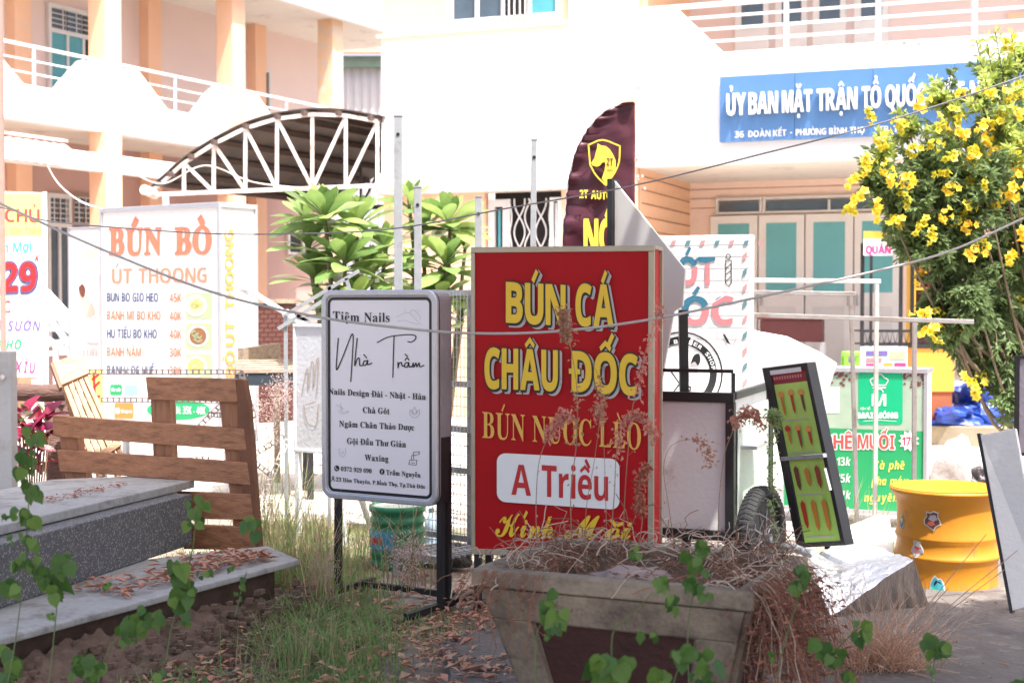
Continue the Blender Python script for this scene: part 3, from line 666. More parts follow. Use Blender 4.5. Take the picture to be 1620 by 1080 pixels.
line(NS, yy, [[zp(140, 938), zp(135, 945), zp(140, 952), zp(145, 945), zp(140, 938)], [zp(132, 962), zp(136, 954), zp(144, 954), zp(148, 962)]], 1, pBLK, ns, 'place_icon')
HS = [[(165, 285), (160, 350), (156, 432), (175, 400), (215, 300), (230, 266), (236, 285), (230, 400), (224, 490)], [(255, 285), (248, 350), (243, 415), (254, 385), (265, 380), (267, 412), (280, 415)], [(303, 392), (288, 393), (283, 412), (297, 410), (304, 388), (305, 410), (325, 402)], [(286, 362), (300, 378)],
      [(350, 305), (400, 280), (460, 270), (510, 268), (533, 275), (528, 292), (510, 303), (495, 300)], [(430, 275), (427, 350), (424, 470)], [(448, 398), (449, 425), (453, 405), (465, 400), (468, 415), (478, 415)], [(500, 400), (484, 403), (480, 420), (493, 420), (500, 400), (502, 420), (512, 418)],
      [(515, 422), (521, 402), (524, 422), (534, 402), (538, 420), (549, 402), (553, 420), (572, 413)], [(482, 390), (491, 378), (501, 388)], [(482, 360), (494, 372)]]
for s in HS: line(NS, yy, [sl2([zp(*p) for p in s])], 1.7, pBLK, ns, 'handwritten_stroke')
line(NS, yy, [sl2([zp(*p) for p in s]) for s in ([(440, 185), (470, 170), (500, 165), (530, 190), (558, 222)], [(500, 165), (520, 150), (550, 175), (555, 200)], [(445, 205), (480, 200), (510, 210), (545, 220)], [(480, 150), (486, 158)], [(545, 150), (548, 156)])], .5, pGRY, ns, 'hand_drawing')
line(NS, yy, [sl2([zp(*p) for p in s]) for s in ([(155, 600), (175, 610), (185, 635), (212, 630)], [(165, 625), (180, 642), (205, 640), (214, 628)], [(175, 592), (180, 610), (190, 622)])], .6, pGRY, ns, 'foot_drawing')
line(NS, yy, [sl2([zp(*p) for p in s]) for s in ([(507, 620), (505, 645), (525, 662), (548, 650), (550, 622)], [(527, 610), (518, 630), (527, 648), (536, 630), (527, 610)], [(510, 625), (520, 645)], [(545, 625), (535, 645)])], .7, pGRY, ns, 'lotus_drawing')
line(NS, yy, [sl2([zp(*p) for p in s]) for s in ([(170, 805), (170, 830), (185, 848), (200, 830), (200, 805)], [(178, 820), (185, 832), (192, 820)])], .6, pGRY, ns, 'face_drawing')
line(NS, yy, [[zp(*p) for p in s] for s in ([(505, 862), (500, 882), (535, 886), (538, 862), (505, 862)], [(512, 860), (514, 840), (530, 840)], [(522, 858), (522, 825), (550, 822), (548, 835), (530, 838)], [(512, 874), (528, 876)])], .8, pBLK, ns, 'bottle_drawing')
for x, y in ((.03, .09), (w - .012, .035), (w - .012, .10)):
    b = B(); rod(NS, b, x, 0.02, z0 + .06 if x < .1 else z0 + .28, y, .032); b.build('leg', BLACKM, ns)
B().fbox(NS, w - .03, w + .004, .02, .105, z0 + .02, z0 + .36).build('black_backing', BLACKM, ns)
for x in (.03, w - .012): B().beam(NS.w(x, -.28, .022), NS.w(x, .42, .022), .035, .035).build('foot', BLACKM, ns)
B().beam(NS.w(.05, .3, .022), NS.w(w - .03, .3, .022), .03, .03).build('cross_bar', BLACKM, ns)

# --- beef noodle light box
BB = two(161, 13.6, 347, 12.75)
bb = thing('white_light_box_sign', 'thick white light box with salmon noodle menu lettering, left of the leafy plant', 'sign', BB.w(.6, .2, 0))
w = BB.x(347); z1 = BB.hit(161, 332)[1]; z0 = BB.hit(161, 690)[1]; T = .48
B().fbox(BB, .01, w - .01, .01, T - .01, z0, z1 - .01).build('box_body', PVCW, bb)
for a in ((-.01, w + .01, -.012, T + .01, z1 - .03, z1 + .015), (-.01, .012, -.012, .02, z0, z1 - .03), (w - .012, w + .012, -.012, .02, z0, z1 - .03), (w - .012, w + .012, T - .02, T + .01, z0, z1 - .03)):
    B().fbox(BB, *a).build('edge_trim', SILV, bb, bevel=.004)
for x in (.1, w - .1): b = B(); rod(BB, b, x, 0, z0, .2, .05); b.build('leg', GREYM, bb)
yy = .004
text(BB, yy, 'BÚN', 'serif', (173, 403), (255, 402), 41, pSAL, bb, off=.03, mw=.15); text(BB, yy, 'BÒ', 'serif', (277, 402), (334, 400), 41, pSAL, bb, off=.03, mw=.15)
text(BB, yy, 'ÚT THOONG', 'bold', (177, 449), (327, 447), 24, P('light_salmon', (.80, .25, .16)), bb)
for i, (s, c, pr, xe) in enumerate((('BÚN BÒ GIÒ HEO', pNAV, '45K', 250), ('BÁNH MÌ BÒ KHO', pSAL, '40K', 254), ('HỦ TIẾU BÒ KHO', pNAV, '40K', 248), ('BÁNH NẬM', pSAL, '30K', 223), ('BÁNH LỌC HUẾ', pNAV, '30K', 243))):
    y = 477 + i * 28.8; text(BB, yy, s, 'bold', (169, y), (xe, y + .5), 14, c, bb); text(BB, yy, pr, 'bold', (268, y + 1), (287, y + 1), 14, pSAL, bb)
FOOD = [P('noodle', (.62, .60, .38)), P('soup', (.30, .13, .05)), P('salad', (.42, .50, .30)), P('lime', (.6, .6, .15))]
for i in range(3):
    y0 = 463 + i * 48.5
    f = poly(BB, yy, rrect(294, y0, 335.5, y0 + 41, 4), FOOD[2], bb, 'food_photo')
    poly(BB, yy - .002, ell(313 + i % 2 * 3 - 3, y0 + 20, 17, 17), pWHT, bb, 'bowl_print'); poly(BB, yy - .004, ell(313 + i % 2 * 3 - 3, y0 + 20, 13.5, 13.5), FOOD[(0, 1, 3)[i]], bb, 'bowl_print')
    line(BB, yy - .006, [ell(313 + random.uniform(-6, 6), y0 + 20 + random.uniform(-6, 6), 5, 4, 10, 0, 270) for _ in range(5)], 1.4, FOOD[(3, 2, 0)[i]], bb, 'noodle_print')
poly(BB, yy, rrect(174, 608, 193, 625, 3), pGRN, bb, 'logo_plate'); poly(BB, yy, rrect(197, 609, 217, 626, 3), P('pale_teal', (.3, .6, .55)), bb, 'logo_plate')
text(BB, yy - .002, 'Grab', 'bold', (176, 619), (191, 619), 6, pWHT, bb)
poly(BB, yy, rrect(181, 637, 211, 662, 2), P('logo_orange', (.85, .25, .06)), bb, 'logo_plate'); text(BB, yy - .002, 'Shopee', 'bold', (191, 653), (209, 653), 5.5, pWHT, bb); poly(BB, yy - .002, rrect(183, 645, 189, 654, 1), pWHT, bb, 'logo_mark')
poly(BB, yy, ell(282, 648, 50, 16), pGRN, bb, 'green_oval'); text(BB, yy - .002, 'DÁN: 35K - 40K', 'bold', (268, 654), (325, 655), 12, pWHT, bb); 
sd_ = Fr(*(BB.w(w + .0, 0, 0)[:2]), math.atan2(BB.e2.y, BB.e2.x))
text(sd_, -.0, 'BÒ', 'bold', (372.5, 596), (371.5, 554), 15, pORG, bb, up=(-1, 0)); text(sd_, -.0, 'ÚT', 'bold', (372, 547), (371.5, 507), 15, pORG, bb, up=(-1, 0)); text(sd_, 0, 'THOONG', 'bold', (371.5, 490), (369.5, 363), 14.5, pORG, bb, up=(-1, 0))

# --- price sign at the left edge
PS = two(-60, 11.9, 70, 12.2)
ps = thing('price_sign', 'white and yellow price sign with big red number cut off by the left edge', 'sign', PS.w(.3, .05, 0))
w = PS.x(70); z1 = PS.hit(70, 305)[1]; z0 = PS.hit(70, 596)[1]
B().fbox(PS, 0, w, .0, .08, z0, z1).build('panel', PVCW, ps, bevel=.004)
B().fbox(PS, w + .001, w + .03, -.005, .09, z0 - .1, z1 + .01).build('edge_trim', mat('pale_blue_trim', (.50, .68, .72), .4), ps)
for x in (.1, w - .08): b = B(); rod(PS, b, x, 0, z0, .04, .05); b.build('leg', RUSTW, ps)
poly(PS, -.003, [(-60, 306), (66, 306), (66, 373), (-60, 373)], P('sign_yellow', (.85, .70, .20)), ps, 'yellow_band')
text(PS, -.006, 'CÔ CHỦ', 'bold', (-42, 350), (63, 352), 21, P('sign_red', (.65, .06, .06)), ps); text(PS, -.006, 'Hay Còn Thêm', 'sans', (-4, 370), (64, 369), 9, pSAL, ps)
text(PS, -.006, 'Món Mới', 'bold', (-22, 401), (50, 397), 15, pTEA, ps); line(PS, -.006, [[(-20, 408), (51, 399)]], 1.6, pTEA, ps, 'underline')
text(PS, -.006, '29', 'bold', (1, 463), (58, 461), 46, pNAV, ps, 'number_outline', off=.05); text(PS, -.008, '29', 'bold', (2, 462), (57, 460), 45, pRED, ps, 'number', off=.01); text(PS, -.006, 'K', 'italic', (55, 414), (63, 413), 11, pRED, ps)
line(PS, -.006, [[(-40, 468), (68, 478)]], 1.6, pVIO, ps, 'divider')
text(PS, -.006, 'C', 'sans', (4, 494), (17, 494), 18, pRED, ps); text(PS, -.006, 'SƯỜN', 'italic', (12, 523), (65, 523), 16, pVIO, ps); text(PS, -.006, 'BÒ', 'italic', (-25, 521), (3, 522), 16, pVIO, ps); text(PS, -.006, 'KHÔ', 'italic', (-4, 553), (34, 552), 15, pGRN, ps); text(PS, -.006, 'XÍU', 'italic', (23, 589), (57, 590), 18, pMAG, ps)

# --- massage poster
MP = two(111, 14.1, 160, 13.9)
mp = thing('beauty_poster_board', 'narrow pale beauty poster board between the price sign and the noodle light box', 'sign', MP.w(.15, .05, 0))
w = MP.x(163); z1 = MP.hit(111, 363)[1]; z0 = MP.hit(111, 640)[1]
B().fbox(MP, 0, w, 0, .06, z0, z1).build('panel', mat('cream_poster', (.74, .69, .66), .5, var=.04), mp, bevel=.003)
B().fbox(MP, -.015, .002, -.01, .07, z0, z1 + .01).build('edge_trim', SILV, mp); B().fbox(MP, -.015, w, -.01, .07, z1 + .001, z1 + .02).build('edge_trim', SILV, mp)
b = B(); rod(MP, b, .05, 0, z0, .03, .04); b.build('leg', RAILW, mp); b = B(); rod(MP, b, w - .05, 0, z0, .03, .04); b.build('leg', RAILW, mp)
poly(MP, -.003, [(118, 370), (157, 370), (156, 502), (118, 502)], pWHT, mp, 'photo_panel')
for pts in (sl2([(125, 400), (138, 396), (152, 392), (155, 402), (144, 409), (130, 404), (125, 400)]), sl2([(124, 462), (130, 452), (138, 470), (148, 485), (150, 498), (136, 500), (128, 480), (124, 462)]), sl2([(142, 424), (152, 418), (156, 430), (150, 426), (142, 424)])): poly(MP, -.006, pts[:-1], pSKI, mp, 'figure_print')
poly(MP, -.009, sl2([(124, 455), (130, 449), (135, 458), (132, 470), (127, 466), (124, 455)])[:-1], pBRN, mp, 'hair_print')
text(MP, -.004, 'TRỊ LIỆU', 'serif', (120, 564), (156, 562), 9, pGRY, mp); text(MP, -.004, 'Massage', 'sans', (138, 546), (156, 545), 5, pGRY, mp)
# small red and yellow strip beside it
st = thing('yellow_red_banner', 'small yellow banner with red marks low beside the noodle light box', 'banner', W(150, 640, 12.6) * 1)
f = two(141, 12.7, 160, 12.6); q = f.hit(141, 640); s = f.hit(160, 585)
B().fbox(f, 0, s[0], 0, .02, q[1], s[1]).build('panel', P('sign_yellow', (.85, .70, .20)), st); b = B(); rod(f, b, .04, 0, q[1], .04, .02); b.build('stick', GREYM, st)
line(f, -.003, [[(146, 600), (156, 592)], [(146, 615), (157, 604)], [(148, 590), (150, 625)], [(145, 632), (157, 626)]], 3.5, pRED, st, 'red_marks')

# --- half-hidden board with a hand drawing
HB = two(464, 9.5, 512, 9.35)
hb = thing('hand_poster_board', 'white framed board with a faint hand picture, half behind the nail salon sign', 'sign', HB.w(.2, .03, 0))
w = HB.x(545); z1 = HB.hit(464, 512)[1]; z0 = HB.hit(480, 715)[1]
B().fbox(HB, .02, w - .02, .0, .03, z0 + .02, z1 - .02).build('panel', mat('faded_poster', (.62, .63, .64), .5, var=.05), hb)
for a in ((0, w, -.01, .04, z1 - .021, z1), (0, w, -.01, .04, z0, z0 + .021), (0, .021, -.008, .04, z0 + .021, z1 - .021), (w - .02, w, -.008, .04, z0 + .02, z1 - .021)): B().fbox(HB, *a).build('frame_edge', RAILW, hb, bevel=.003)
for x in (.03, w - .03): b = B(); rod(HB, b, x, 0, z0, .01, .035); b.build('leg', RAILW, hb)
for pts in ([(478, 622), (483, 592), (487, 585), (488, 615), (492, 575), (496, 578), (496, 612), (501, 570), (504, 574), (501, 625)], [(480, 640), (486, 668), (500, 672), (504, 640)], [(484, 640), (498, 636)]): line(HB, -.004, [sl2(pts)], 1.6, P('pale_skin', (.50, .42, .36)), hb, 'hand_print')
text(HB, -.004, 'nails', 'sans', (474, 530), (486, 530), 3, pGRY, hb)

# --- barber sign
BS = two(1050, 8.82, 1188, 8.62)
bsn = thing('barber_sign', 'white barber sign with airmail border and red and blue hairdressing words', 'sign', BS.w(.25, .05, 0))
xa = BS.x(1000); w = BS.x(1188); z1 = BS.hit(1120, 372)[1]; z0 = BS.hit(1120, 660)[1]
B().fbox(BS, xa, w, 0, .09, z0, z1).build('panel', PVCW, bsn, bevel=.003)
b = B()
for k in range(18): z = z1 - .06 - k * .072; b.fbox(BS, xa + .01, w - .01, -.0012, .001, z, z + .0016)
b.build('panel_seam', pGRY, bsn)
for x in (xa + .05, w - .03): b = B(); rod(BS, b, x, 0, z0, .04, .04); b.build('leg', GREYM, bsn)
c1, c2 = P('airmail_red', (.55, .30, .30)), P('airmail_blue', (.12, .25, .27))
for k in range(7): x = 1060 + k * 23; poly(BS, -.004, [(x, 389), (x + 3, 381), (x + 10, 380), (x + 7, 388)], (c1, c2)[k % 2], bsn, 'airmail_dash')
for k in range(11): y = 404 + k * 25; poly(BS, -.004, [(1174, y + 10), (1181, y + 4), (1182, y - 6), (1175, y)], (c1, c2)[k % 2], bsn, 'airmail_dash')
for s, p0, p1, h in (('HỚT', (1042, 451), (1131, 451), 44), ('TÓC', (1040, 514), (1160, 513), 44)):
    cl = ((1100, 420 if s == 'HỚT' else 494), (.25 if s == 'HỚT' else .6, 1))
    text(BS, -.004, s, 'bold', p0, p1, h, pBLU, bsn, off=.012, clip=(*cl, -1), mw=.08); text(BS, -.004, s, 'bold', p0, p1, h, pPNK, bsn, off=.012, clip=((cl[0][0], cl[0][1] + 2), cl[1], 1), mw=.08)
EC = (1078, 591)
def ann(r0, r1, a0, a1, m, nm):
    b = B(); n = 40
    for k in range(n + 1):
        for r in (r0, r1): t = R(a0 + (a1 - a0) * k / n); q = BS.hit(EC[0] + r * math.cos(t), EC[1] + r * 1.02 * math.sin(t), -.003); b.v.append(BS.w(q[0], -.003, q[1]))
    for k in range(n): b.f.append((2 * k, 2 * k + 1, 2 * k + 3, 2 * k + 2))
    b.build(nm, m, bsn)
ann(63, 65.5, 0, 360, pBLK, 'emblem_ring'); ann(45, 56, -70, 60, pBLK, 'emblem_band'); ann(45, 46.5, 60, 290, pBLK, 'emblem_ring'); ann(47.5, 58, -175, -75, pBLK, 'emblem_band')
for i, ch in enumerate('BARBER SHOP'):
    t = R(-100 + i * 9.0); r = 48.5; x, y = EC[0] + r * math.cos(t), EC[1] + r * math.sin(t); dx, dy = -math.sin(t), math.cos(t)
    if ch != ' ': text(BS, -.006, ch, 'bold', (x - dx * 3, y - dy * 3), (x + dx * 3, y + dy * 3), 6, pWHT, bsn, 'emblem_letter', up=(math.cos(t), math.sin(t)))
line(BS, -.004, [[(1050, 640), (1092, 585)], [(1098, 640), (1062, 588)], [(1088, 612), (1092, 612), (1092, 618), (1088, 618), (1088, 612)]], 2.2, pBLK, bsn, 'crossed_razors')
poly(BS, -.005, sl2([(1092, 576), (1098, 562), (1106, 560), (1108, 570), (1104, 578), (1099, 572), (1092, 576)])[:-1], pBLK, bsn, 'hair_print')
poly(BS, -.0045, sl2([(1086, 580), (1096, 578), (1104, 582), (1100, 596), (1090, 598), (1086, 580)])[:-1], pGRY, bsn, 'face_print')
line(BS, -.004, [[(1148, 412), (1148, 448), (1152, 453), (1157, 448), (1157, 412), (1148, 412)], [(1149, 424), (1156, 418)], [(1149, 434), (1156, 428)], [(1149, 444), (1156, 438)], ell(1152, 406, 3.5, 4, 10, 0, 359)], 1.3, pBLK, bsn, 'barber_pole_print')
line(BS, -.004, [[(1133, 527), (1140, 525), (1165, 536), (1160, 545), (1135, 535), (1133, 527)]], 1.2, pGRY, bsn, 'razor_print'); poly(BS, -.0045, [(1143, 528), (1147, 529), (1156, 545), (1150, 542)], pBLK, bsn, 'razor_print')

# --- feather flag
FL = two(890, 9.0, 1005, 8.9)
ff = thing('feather_flag', 'maroon feather flag with yellow horse shield on white pole, above the red sign', 'flag', FL.w(.05, .02, 0))
left = sl2([(890, 470), (891, 388), (894, 330), (900, 285), (912, 240), (930, 205), (955, 178), (980, 166), (1003, 163)], 6)
b = B(); n = len(left); MFL = mat('maroon_flag_cloth', (.075, .018, .022), .45, var=.15, scale=4, bump=.15, bscale=12, trans=.12)
nc = 22
for i, (x, y) in enumerate(left):
    for j in range(nc + 1):
        t = j / nc; px = x + (1004.5 - x) * t; q = FL.hit(px, y); k = (1 - t) ** 3
        d = .022 * math.sin(y * .75 + 2 * math.sin(y * .13)) * k + .010 * math.sin(px * .11 + y * .05) * (1 - t * .3) + .007 * noise.noise(V((px * .04, y * .05, 0))) * 2 + .012 * math.sin(y * .45 + t * 9) * math.exp(-t * 3)
        b.v.append(FL.w(q[0], d, q[1]))
for i in range(n - 1):
    for j in range(nc): o = i * (nc + 1) + j; b.f.append((o, o + 1, o + nc + 2, o + nc + 1))
o = b.build('flag_cloth', MFL, ff, smooth=True); o.modifiers.new('solid', 'SOLIDIFY').thickness = .002
rimL = [FL.w(FL.hit(x - .5, y)[0], -.0, FL.hit(x - 1, y)[1]) for x, y in left]
B().tube([V((rimL[0].x, rimL[0].y, .02))] + rimL, .005, 6).build('pole', mat('pale_pole', (.62, .5, .5), .5), ff, smooth=True)
B().lathe(V((rimL[0].x, rimL[0].y, 0)), [(0, 0), (.16, 0), (.16, .03), (.03, .05), (0, .05)], 16).build('flag_base', BLACKM, ff)
def fz(x, y): return (860 + x / 3.859, 140 + y / 3.857)
sh = [fz(*p) for p in [(274, 345), (360, 314), (466, 352), (460, 450), (430, 520), (380, 590), (320, 530), (284, 465)]]
line(FL, -.052, [sl2(sh[0:3], 3) + sl2(sh[2:6], 3)[1:] + sl2(sh[5:], 3)[1:] + [sh[0]]], 2.6, P('flag_yellow', (.85, .72, .08)), ff, 'shield_outline')
FY = P('flag_yellow', (.85, .72, .08))
b = poly(FL, -.052, [fz(*p) for p in [(330, 335), (352, 348), (380, 352), (405, 372), (425, 405), (440, 440), (440, 490), (415, 540), (380, 585), (355, 550), (372, 500), (378, 460), (372, 448), (355, 455), (345, 470), (325, 478), (298, 470), (290, 455), (310, 425), (318, 395), (326, 365)]], FY, ff, 'horse_emblem')
text(FL, -.055, '2T', 'bold', fz(384, 470), fz(424, 474), 12, pBRN, ff); text(FL, -.055, 'AUTO', 'bold', fz(388, 505), fz(424, 508), 4, pBRN, ff)
text(FL, -.052, '2T', 'bold', fz(220, 668), fz(270, 668), 12.5, FY, ff, off=.03); text(FL, -.052, 'AUTO', 'bold', fz(290, 672), fz(415, 678), 12.5, FY, ff, off=.03)
text(FL, -.055, 'NÓ', 'bold', (924, 402), (972, 402), 54, FY, ff, off=.03, mw=.1)

# --- grey easel board behind the red sign
eb = thing('grey_easel_board', 'plain grey board back with black edge tilted behind the red sign', 'board', G(1040, 930))
f = two(968, 8.3, 1085, 8.05)
pts = [(972, 286), (1084, 426), (1080, 484), (1066, 492), (1040, 640), (972, 640)]
q = [f.w(*(lambda h: (h[0], .0, h[1]))(f.hit(x, y))) for x, y in pts]
B().prism(q, f.e2 * .018).build('panel', mat('grey_board_back', (.60, .60, .57), .6, var=.05, scale=1.2, bump=0), eb, bevel=.003)
q = f.hit(972, 286); s = f.hit(972, 640); B().fbox(f, f.x(964), f.x(971.5), -.03, .07, s[1], q[1] + .01).build('black_edge', BLACKM, eb)
B().beam(f.w(f.x(1071), .08, f.hit(1071, 490)[1]), f.w(f.x(1064), .2, 0), .05, .05).build('leg', BLACKM, eb); B().beam(f.w(f.x(985), .03, s[1]), f.w(f.x(985), .03, 0), .04, .04).build('leg', BLACKM, eb)

# --- food cart
CT = two(1045, 8.1, 1162, 7.95)
ct = thing('food_cart', 'white and black food cart with one spoked wheel, right of the red sign', 'cart', CT.w(.2, .3, 0))
w = CT.x(1162); xa = CT.x(1000); z1 = CT.hit(1100, 620)[1]; z0 = CT.hit(1100, 852)[1]; DP = 1.25
cd2 = (W(1226, 480, 9.15) - CT.w(w, 0, 0)); cd2.z = 0
def cbx(b, x0, x1, s0, s1, z0, z1):   # box along the cart's own skewed depth direction
    o = CT.o; return b.hexa([o + CT.e1 * x0 + cd2 * s0 + V((0, 0, z0)), o + CT.e1 * x1 + cd2 * s0 + V((0, 0, z0)), o + CT.e1 * x1 + cd2 * s1 + V((0, 0, z0)), o + CT.e1 * x0 + cd2 * s1 + V((0, 0, z0)), o + CT.e1 * x0 + cd2 * s0 + V((0, 0, z1)), o + CT.e1 * x1 + cd2 * s0 + V((0, 0, z1)), o + CT.e1 * x1 + cd2 * s1 + V((0, 0, z1)), o + CT.e1 * x0 + cd2 * s1 + V((0, 0, z1))])
cbx(B(), xa + .02, w - .02, .01, .99, z0 + .02, z1 - .05).build('box_body', mat('cart_white_panel', (.74, .73, .73), .4, var=.04, scale=2, dirt=(.4, .36, .33), dirt_amt=.2), ct)
fm = .045
for a in ((xa, w, -.015, .03, z1 - .055, z1), (xa, w, -.015, .03, z0, z0 + .055), (w - fm, w + .004, -.016, .03, z0 + .055, z1 - .055), (xa, xa + fm, -.015, .03, z0 + .055, z1 - .055),
          (w - .03, w + .006, .03, 1.0, z1 - .04, z1 + .001), (w - .03, w + .006, .86, .95, z0, z1 - .041)):
    cbx(B(), *a).build('frame_bar', BLACKM, ct, bevel=.003)
rr_ = [CT.w(xa, .02, z1 + .12), CT.w(w - .01, .02, z1 + .12)]
B().beam(*rr_, .02, .02).build('top_rail', BLACKM, ct); B().beam(CT.w(w - .01, .02, z1), CT.w(w - .01, .02, z1 + .11), .02, .02).build('rail_post', BLACKM, ct)
cbx(B(), w + .006, w + .1, .12, .4, z1 - .33, z1 - .31).build('fold_shelf', SILV, ct)
cbx(B(), w + .004, w + .008, .06, .8, z0 + .1, z1 - .1).build('pale_side_panel', mat('pale_green_panel', (.46, .52, .46), .4, var=.1, scale=3), ct)
for x, s in ((xa + .03, .03), (w - .03, .02), (w - .03, .97)): cbx(B(), x - .02, x + .02, s - .012, s + .012, 0, z0).build('leg', BLACKM, ct)
wc = W(1204, 812, 7.95); wr = .285; wc.z = wr + .005; ax = (CT.e1 + V((0, -.2, 0))).normalized()
wh = thing_w = B().lathe(wc, [(wr - .055, -.035), (wr - .025, -.055), (wr - .006, -.042), (wr, 0), (wr - .006, .042), (wr - .025, .055), (wr - .055, .035), (wr - .055, -.035)], 48, ax)
wheel = wh.build('wheel', mat('black_rubber', (.018, .018, .019), .75, var=.3, bump=.3, bscale=60), ct, smooth=True)
e = ax.orthogonal().normalized(); g = ax.cross(e); b = B()
for k in range(56):
    t = 2 * math.pi * k / 56
    for sgn in (1, -1):
        d1 = e * math.cos(t) + g * math.sin(t); t2 = t + .05 * 1; d2 = e * math.cos(t2) + g * math.sin(t2)
        b.beam(wc + d1 * (wr + .001) + ax * .004 * sgn, wc + d2 * (wr - .008) + ax * .046 * sgn, .008, .006, tuple(d1))
o = b.build('tread_block', MATS['black_rubber'], wheel)
B().lathe(wc, [(wr - .075, -.012), (wr - .056, -.022), (wr - .056, .022), (wr - .075, .012), (wr - .075, -.012)], 32, ax).build('rim', mat('dark_rim', (.05, .05, .055), .4, metal=.6), wheel, smooth=True)
B().tube([wc - ax * .008, wc + ax * .008], wr - .08, 24).build('wheel_disc', mat('dull_black_disc', (.02, .02, .022), .7), wheel)
B().tube([wc - ax * .06, wc + ax * .06], .025, 12).build('hub', GREYM, wheel)
b = B()
for k in range(16): t = 2 * math.pi * k / 16; b.tube([wc + ax * (.03 if k % 2 else -.03), wc + (e * math.cos(t) + g * math.sin(t)) * (wr - .07)], .003, 4)
b.build('spokes', GREYM, wheel)
B().tube([wc - ax * .06, wc - ax * .35], .012, 8).build('axle', BLACKM, ct)

# --- wooden crate boards behind the cart
wb = thing('wooden_board', 'pale wooden plank board leaning behind the cart beside the wheel', 'board', G(1200, 900))
f = two(1170, 9.0, 1225, 9.35)
for k in range(5):
    a = f.hit(1165 + k * 3, 628 + k * 13); 
    B().beam(f.w(a[0], k * .02, a[1]), f.w(a[0] + .26, .02 + k * .02, a[1] - .14), .015, .045, (0, 0, 1)).build('plank', wood('pale_plank', (.50, .38, .27), (.3, .2, .14)), wb)
B().beam(f.w(.02, .08, 0), f.w(.02, .02, f.hit(1170, 628)[1]), .03, .03).build('post', MATS['pale_plank'], wb); B().beam(f.w(.24, .1, 0), f.w(.2, .04, .95), .03, .03).build('post', MATS['pale_plank'], wb)

# --- leaning menu board, a quad given by four corners
class Quad:
    def __init__(s, tl, tr, br, bl): s.c = [V(p) for p in (tl, tr, br, bl)]; s.n = (s.c[1] - s.c[0]).cross(s.c[3] - s.c[0]).normalized()
    def p(s, u, v, o=0): a, b, c, d = s.c; return (a * (1 - u) + b * u) * (1 - v) + (d * (1 - u) + c * u) * v + s.n * o
    def slab(s, u0, u1, v0, v1, o0, o1):
        return B().hexa([s.p(u0, v1, o0), s.p(u1, v1, o0), s.p(u1, v1, o1), s.p(u0, v1, o1), s.p(u0, v0, o0), s.p(u1, v0, o0), s.p(u1, v0, o1), s.p(u0, v0, o1)])
    def flat(s, uv, o): b = B(); b.add([s.p(u, v, o) for u, v in uv], [tuple(range(len(uv)))]); return b
Q = Quad(W(1207, 582, 7.95), W(1278, 573, 7.62), W(1339, 862, 7.48), W(1262, 866, 7.75))
if Q.n.y > 0: Q.n = -Q.n
mb = thing('leaning_menu_board', 'tilted black framed green snack menu board beside the cart wheel', 'sign', G(1300, 900))
Q.slab(.02, .98, .01, .99, -.05, -.006).build('back_panel', BLACKM, mb)
for a in ((0, .17, 0, 1, -.055, .008), (.92, 1, 0, 1, -.055, .008), (.17, .92, 0, .03, -.055, .007), (.17, .92, .975, 1, -.055, .007)): Q.slab(*a).build('frame_bar', BLACKM, mb, bevel=.003)
Q.slab(.1, 1.0, .50, .522, .0, .03).build('middle_bar', GREYM, mb, bevel=.002)
MENUG = mat('menu_green_print', (.42, .80, .14), .4, var=.35, scale=1.6, bump=0)
Q.flat([(.17, .1), (.92, .1), (.92, .975), (.17, .975)], -.001).build('menu_print', MENUG, mb)
Q.flat([(.17, .03), (.92, .03), (.92, .1), (.17, .1)], .0).build('red_header', P('header_red', (.28, .02, .03)), mb); Q.flat([(.17, .02), (.86, .02), (.86, .045), (.17, .045)], .0095).build('header_strip', pWHT, mb)
for k in range(11): u = .2 + k * .058; Q.flat([(u, .058), (u + .04, .058), (u + .04, .075), (u, .075)], .0015).build('header_letters', pPNK, mb)
rg = random.Random(9)
for r, (v0, v1) in enumerate(((.14, .29), (.34, .47), (.55, .70), (.74, .93))):
    for c in range(3):
        u = .29 + c * .22; s = .03 if r < 2 else .05
        m = (P('skewer_red', (.45, .05, .02)), P('sausage', (.30, .05, .03)), pBRN, P('fried', (.55, .22, .04)))[rg.randrange(4)]
        a, d = v0 + rg.uniform(0, .02), v1 - rg.uniform(0, .03)
        Q.flat([(u - s, a + .02), (u, a), (u + s, a + .02), (u + s * .9, d - .03), (u + s * .2, d), (u - s * .7, d - .03)], .002).build('snack_print', m, mb)
        if r < 2: Q.flat([(u - .06, a), (u, a - .015), (u + .06, a), (u + .05, a + .02), (u - .05, a + .02)], .003).build('snack_print', (pORG, pRED)[rg.randrange(2)], mb)
    Q.flat([(.22, v1 + .012), (.78, v1 + .012), (.78, v1 + .018), (.22, v1 + .018)], .002).build('caption_print', pGRY, mb)
B().beam(Q.p(.6, .08, -.06), V((Q.p(.9, .9, 0).x + .1, Q.p(.9, .9, 0).y + .5, 0)), .03, .03).build('prop_stick', BLACKM, mb)
B().tube([Q.p(.93, .58, .012), Q.p(.95, .70, .012)], .008, 6).build('handle', RAILW, mb)

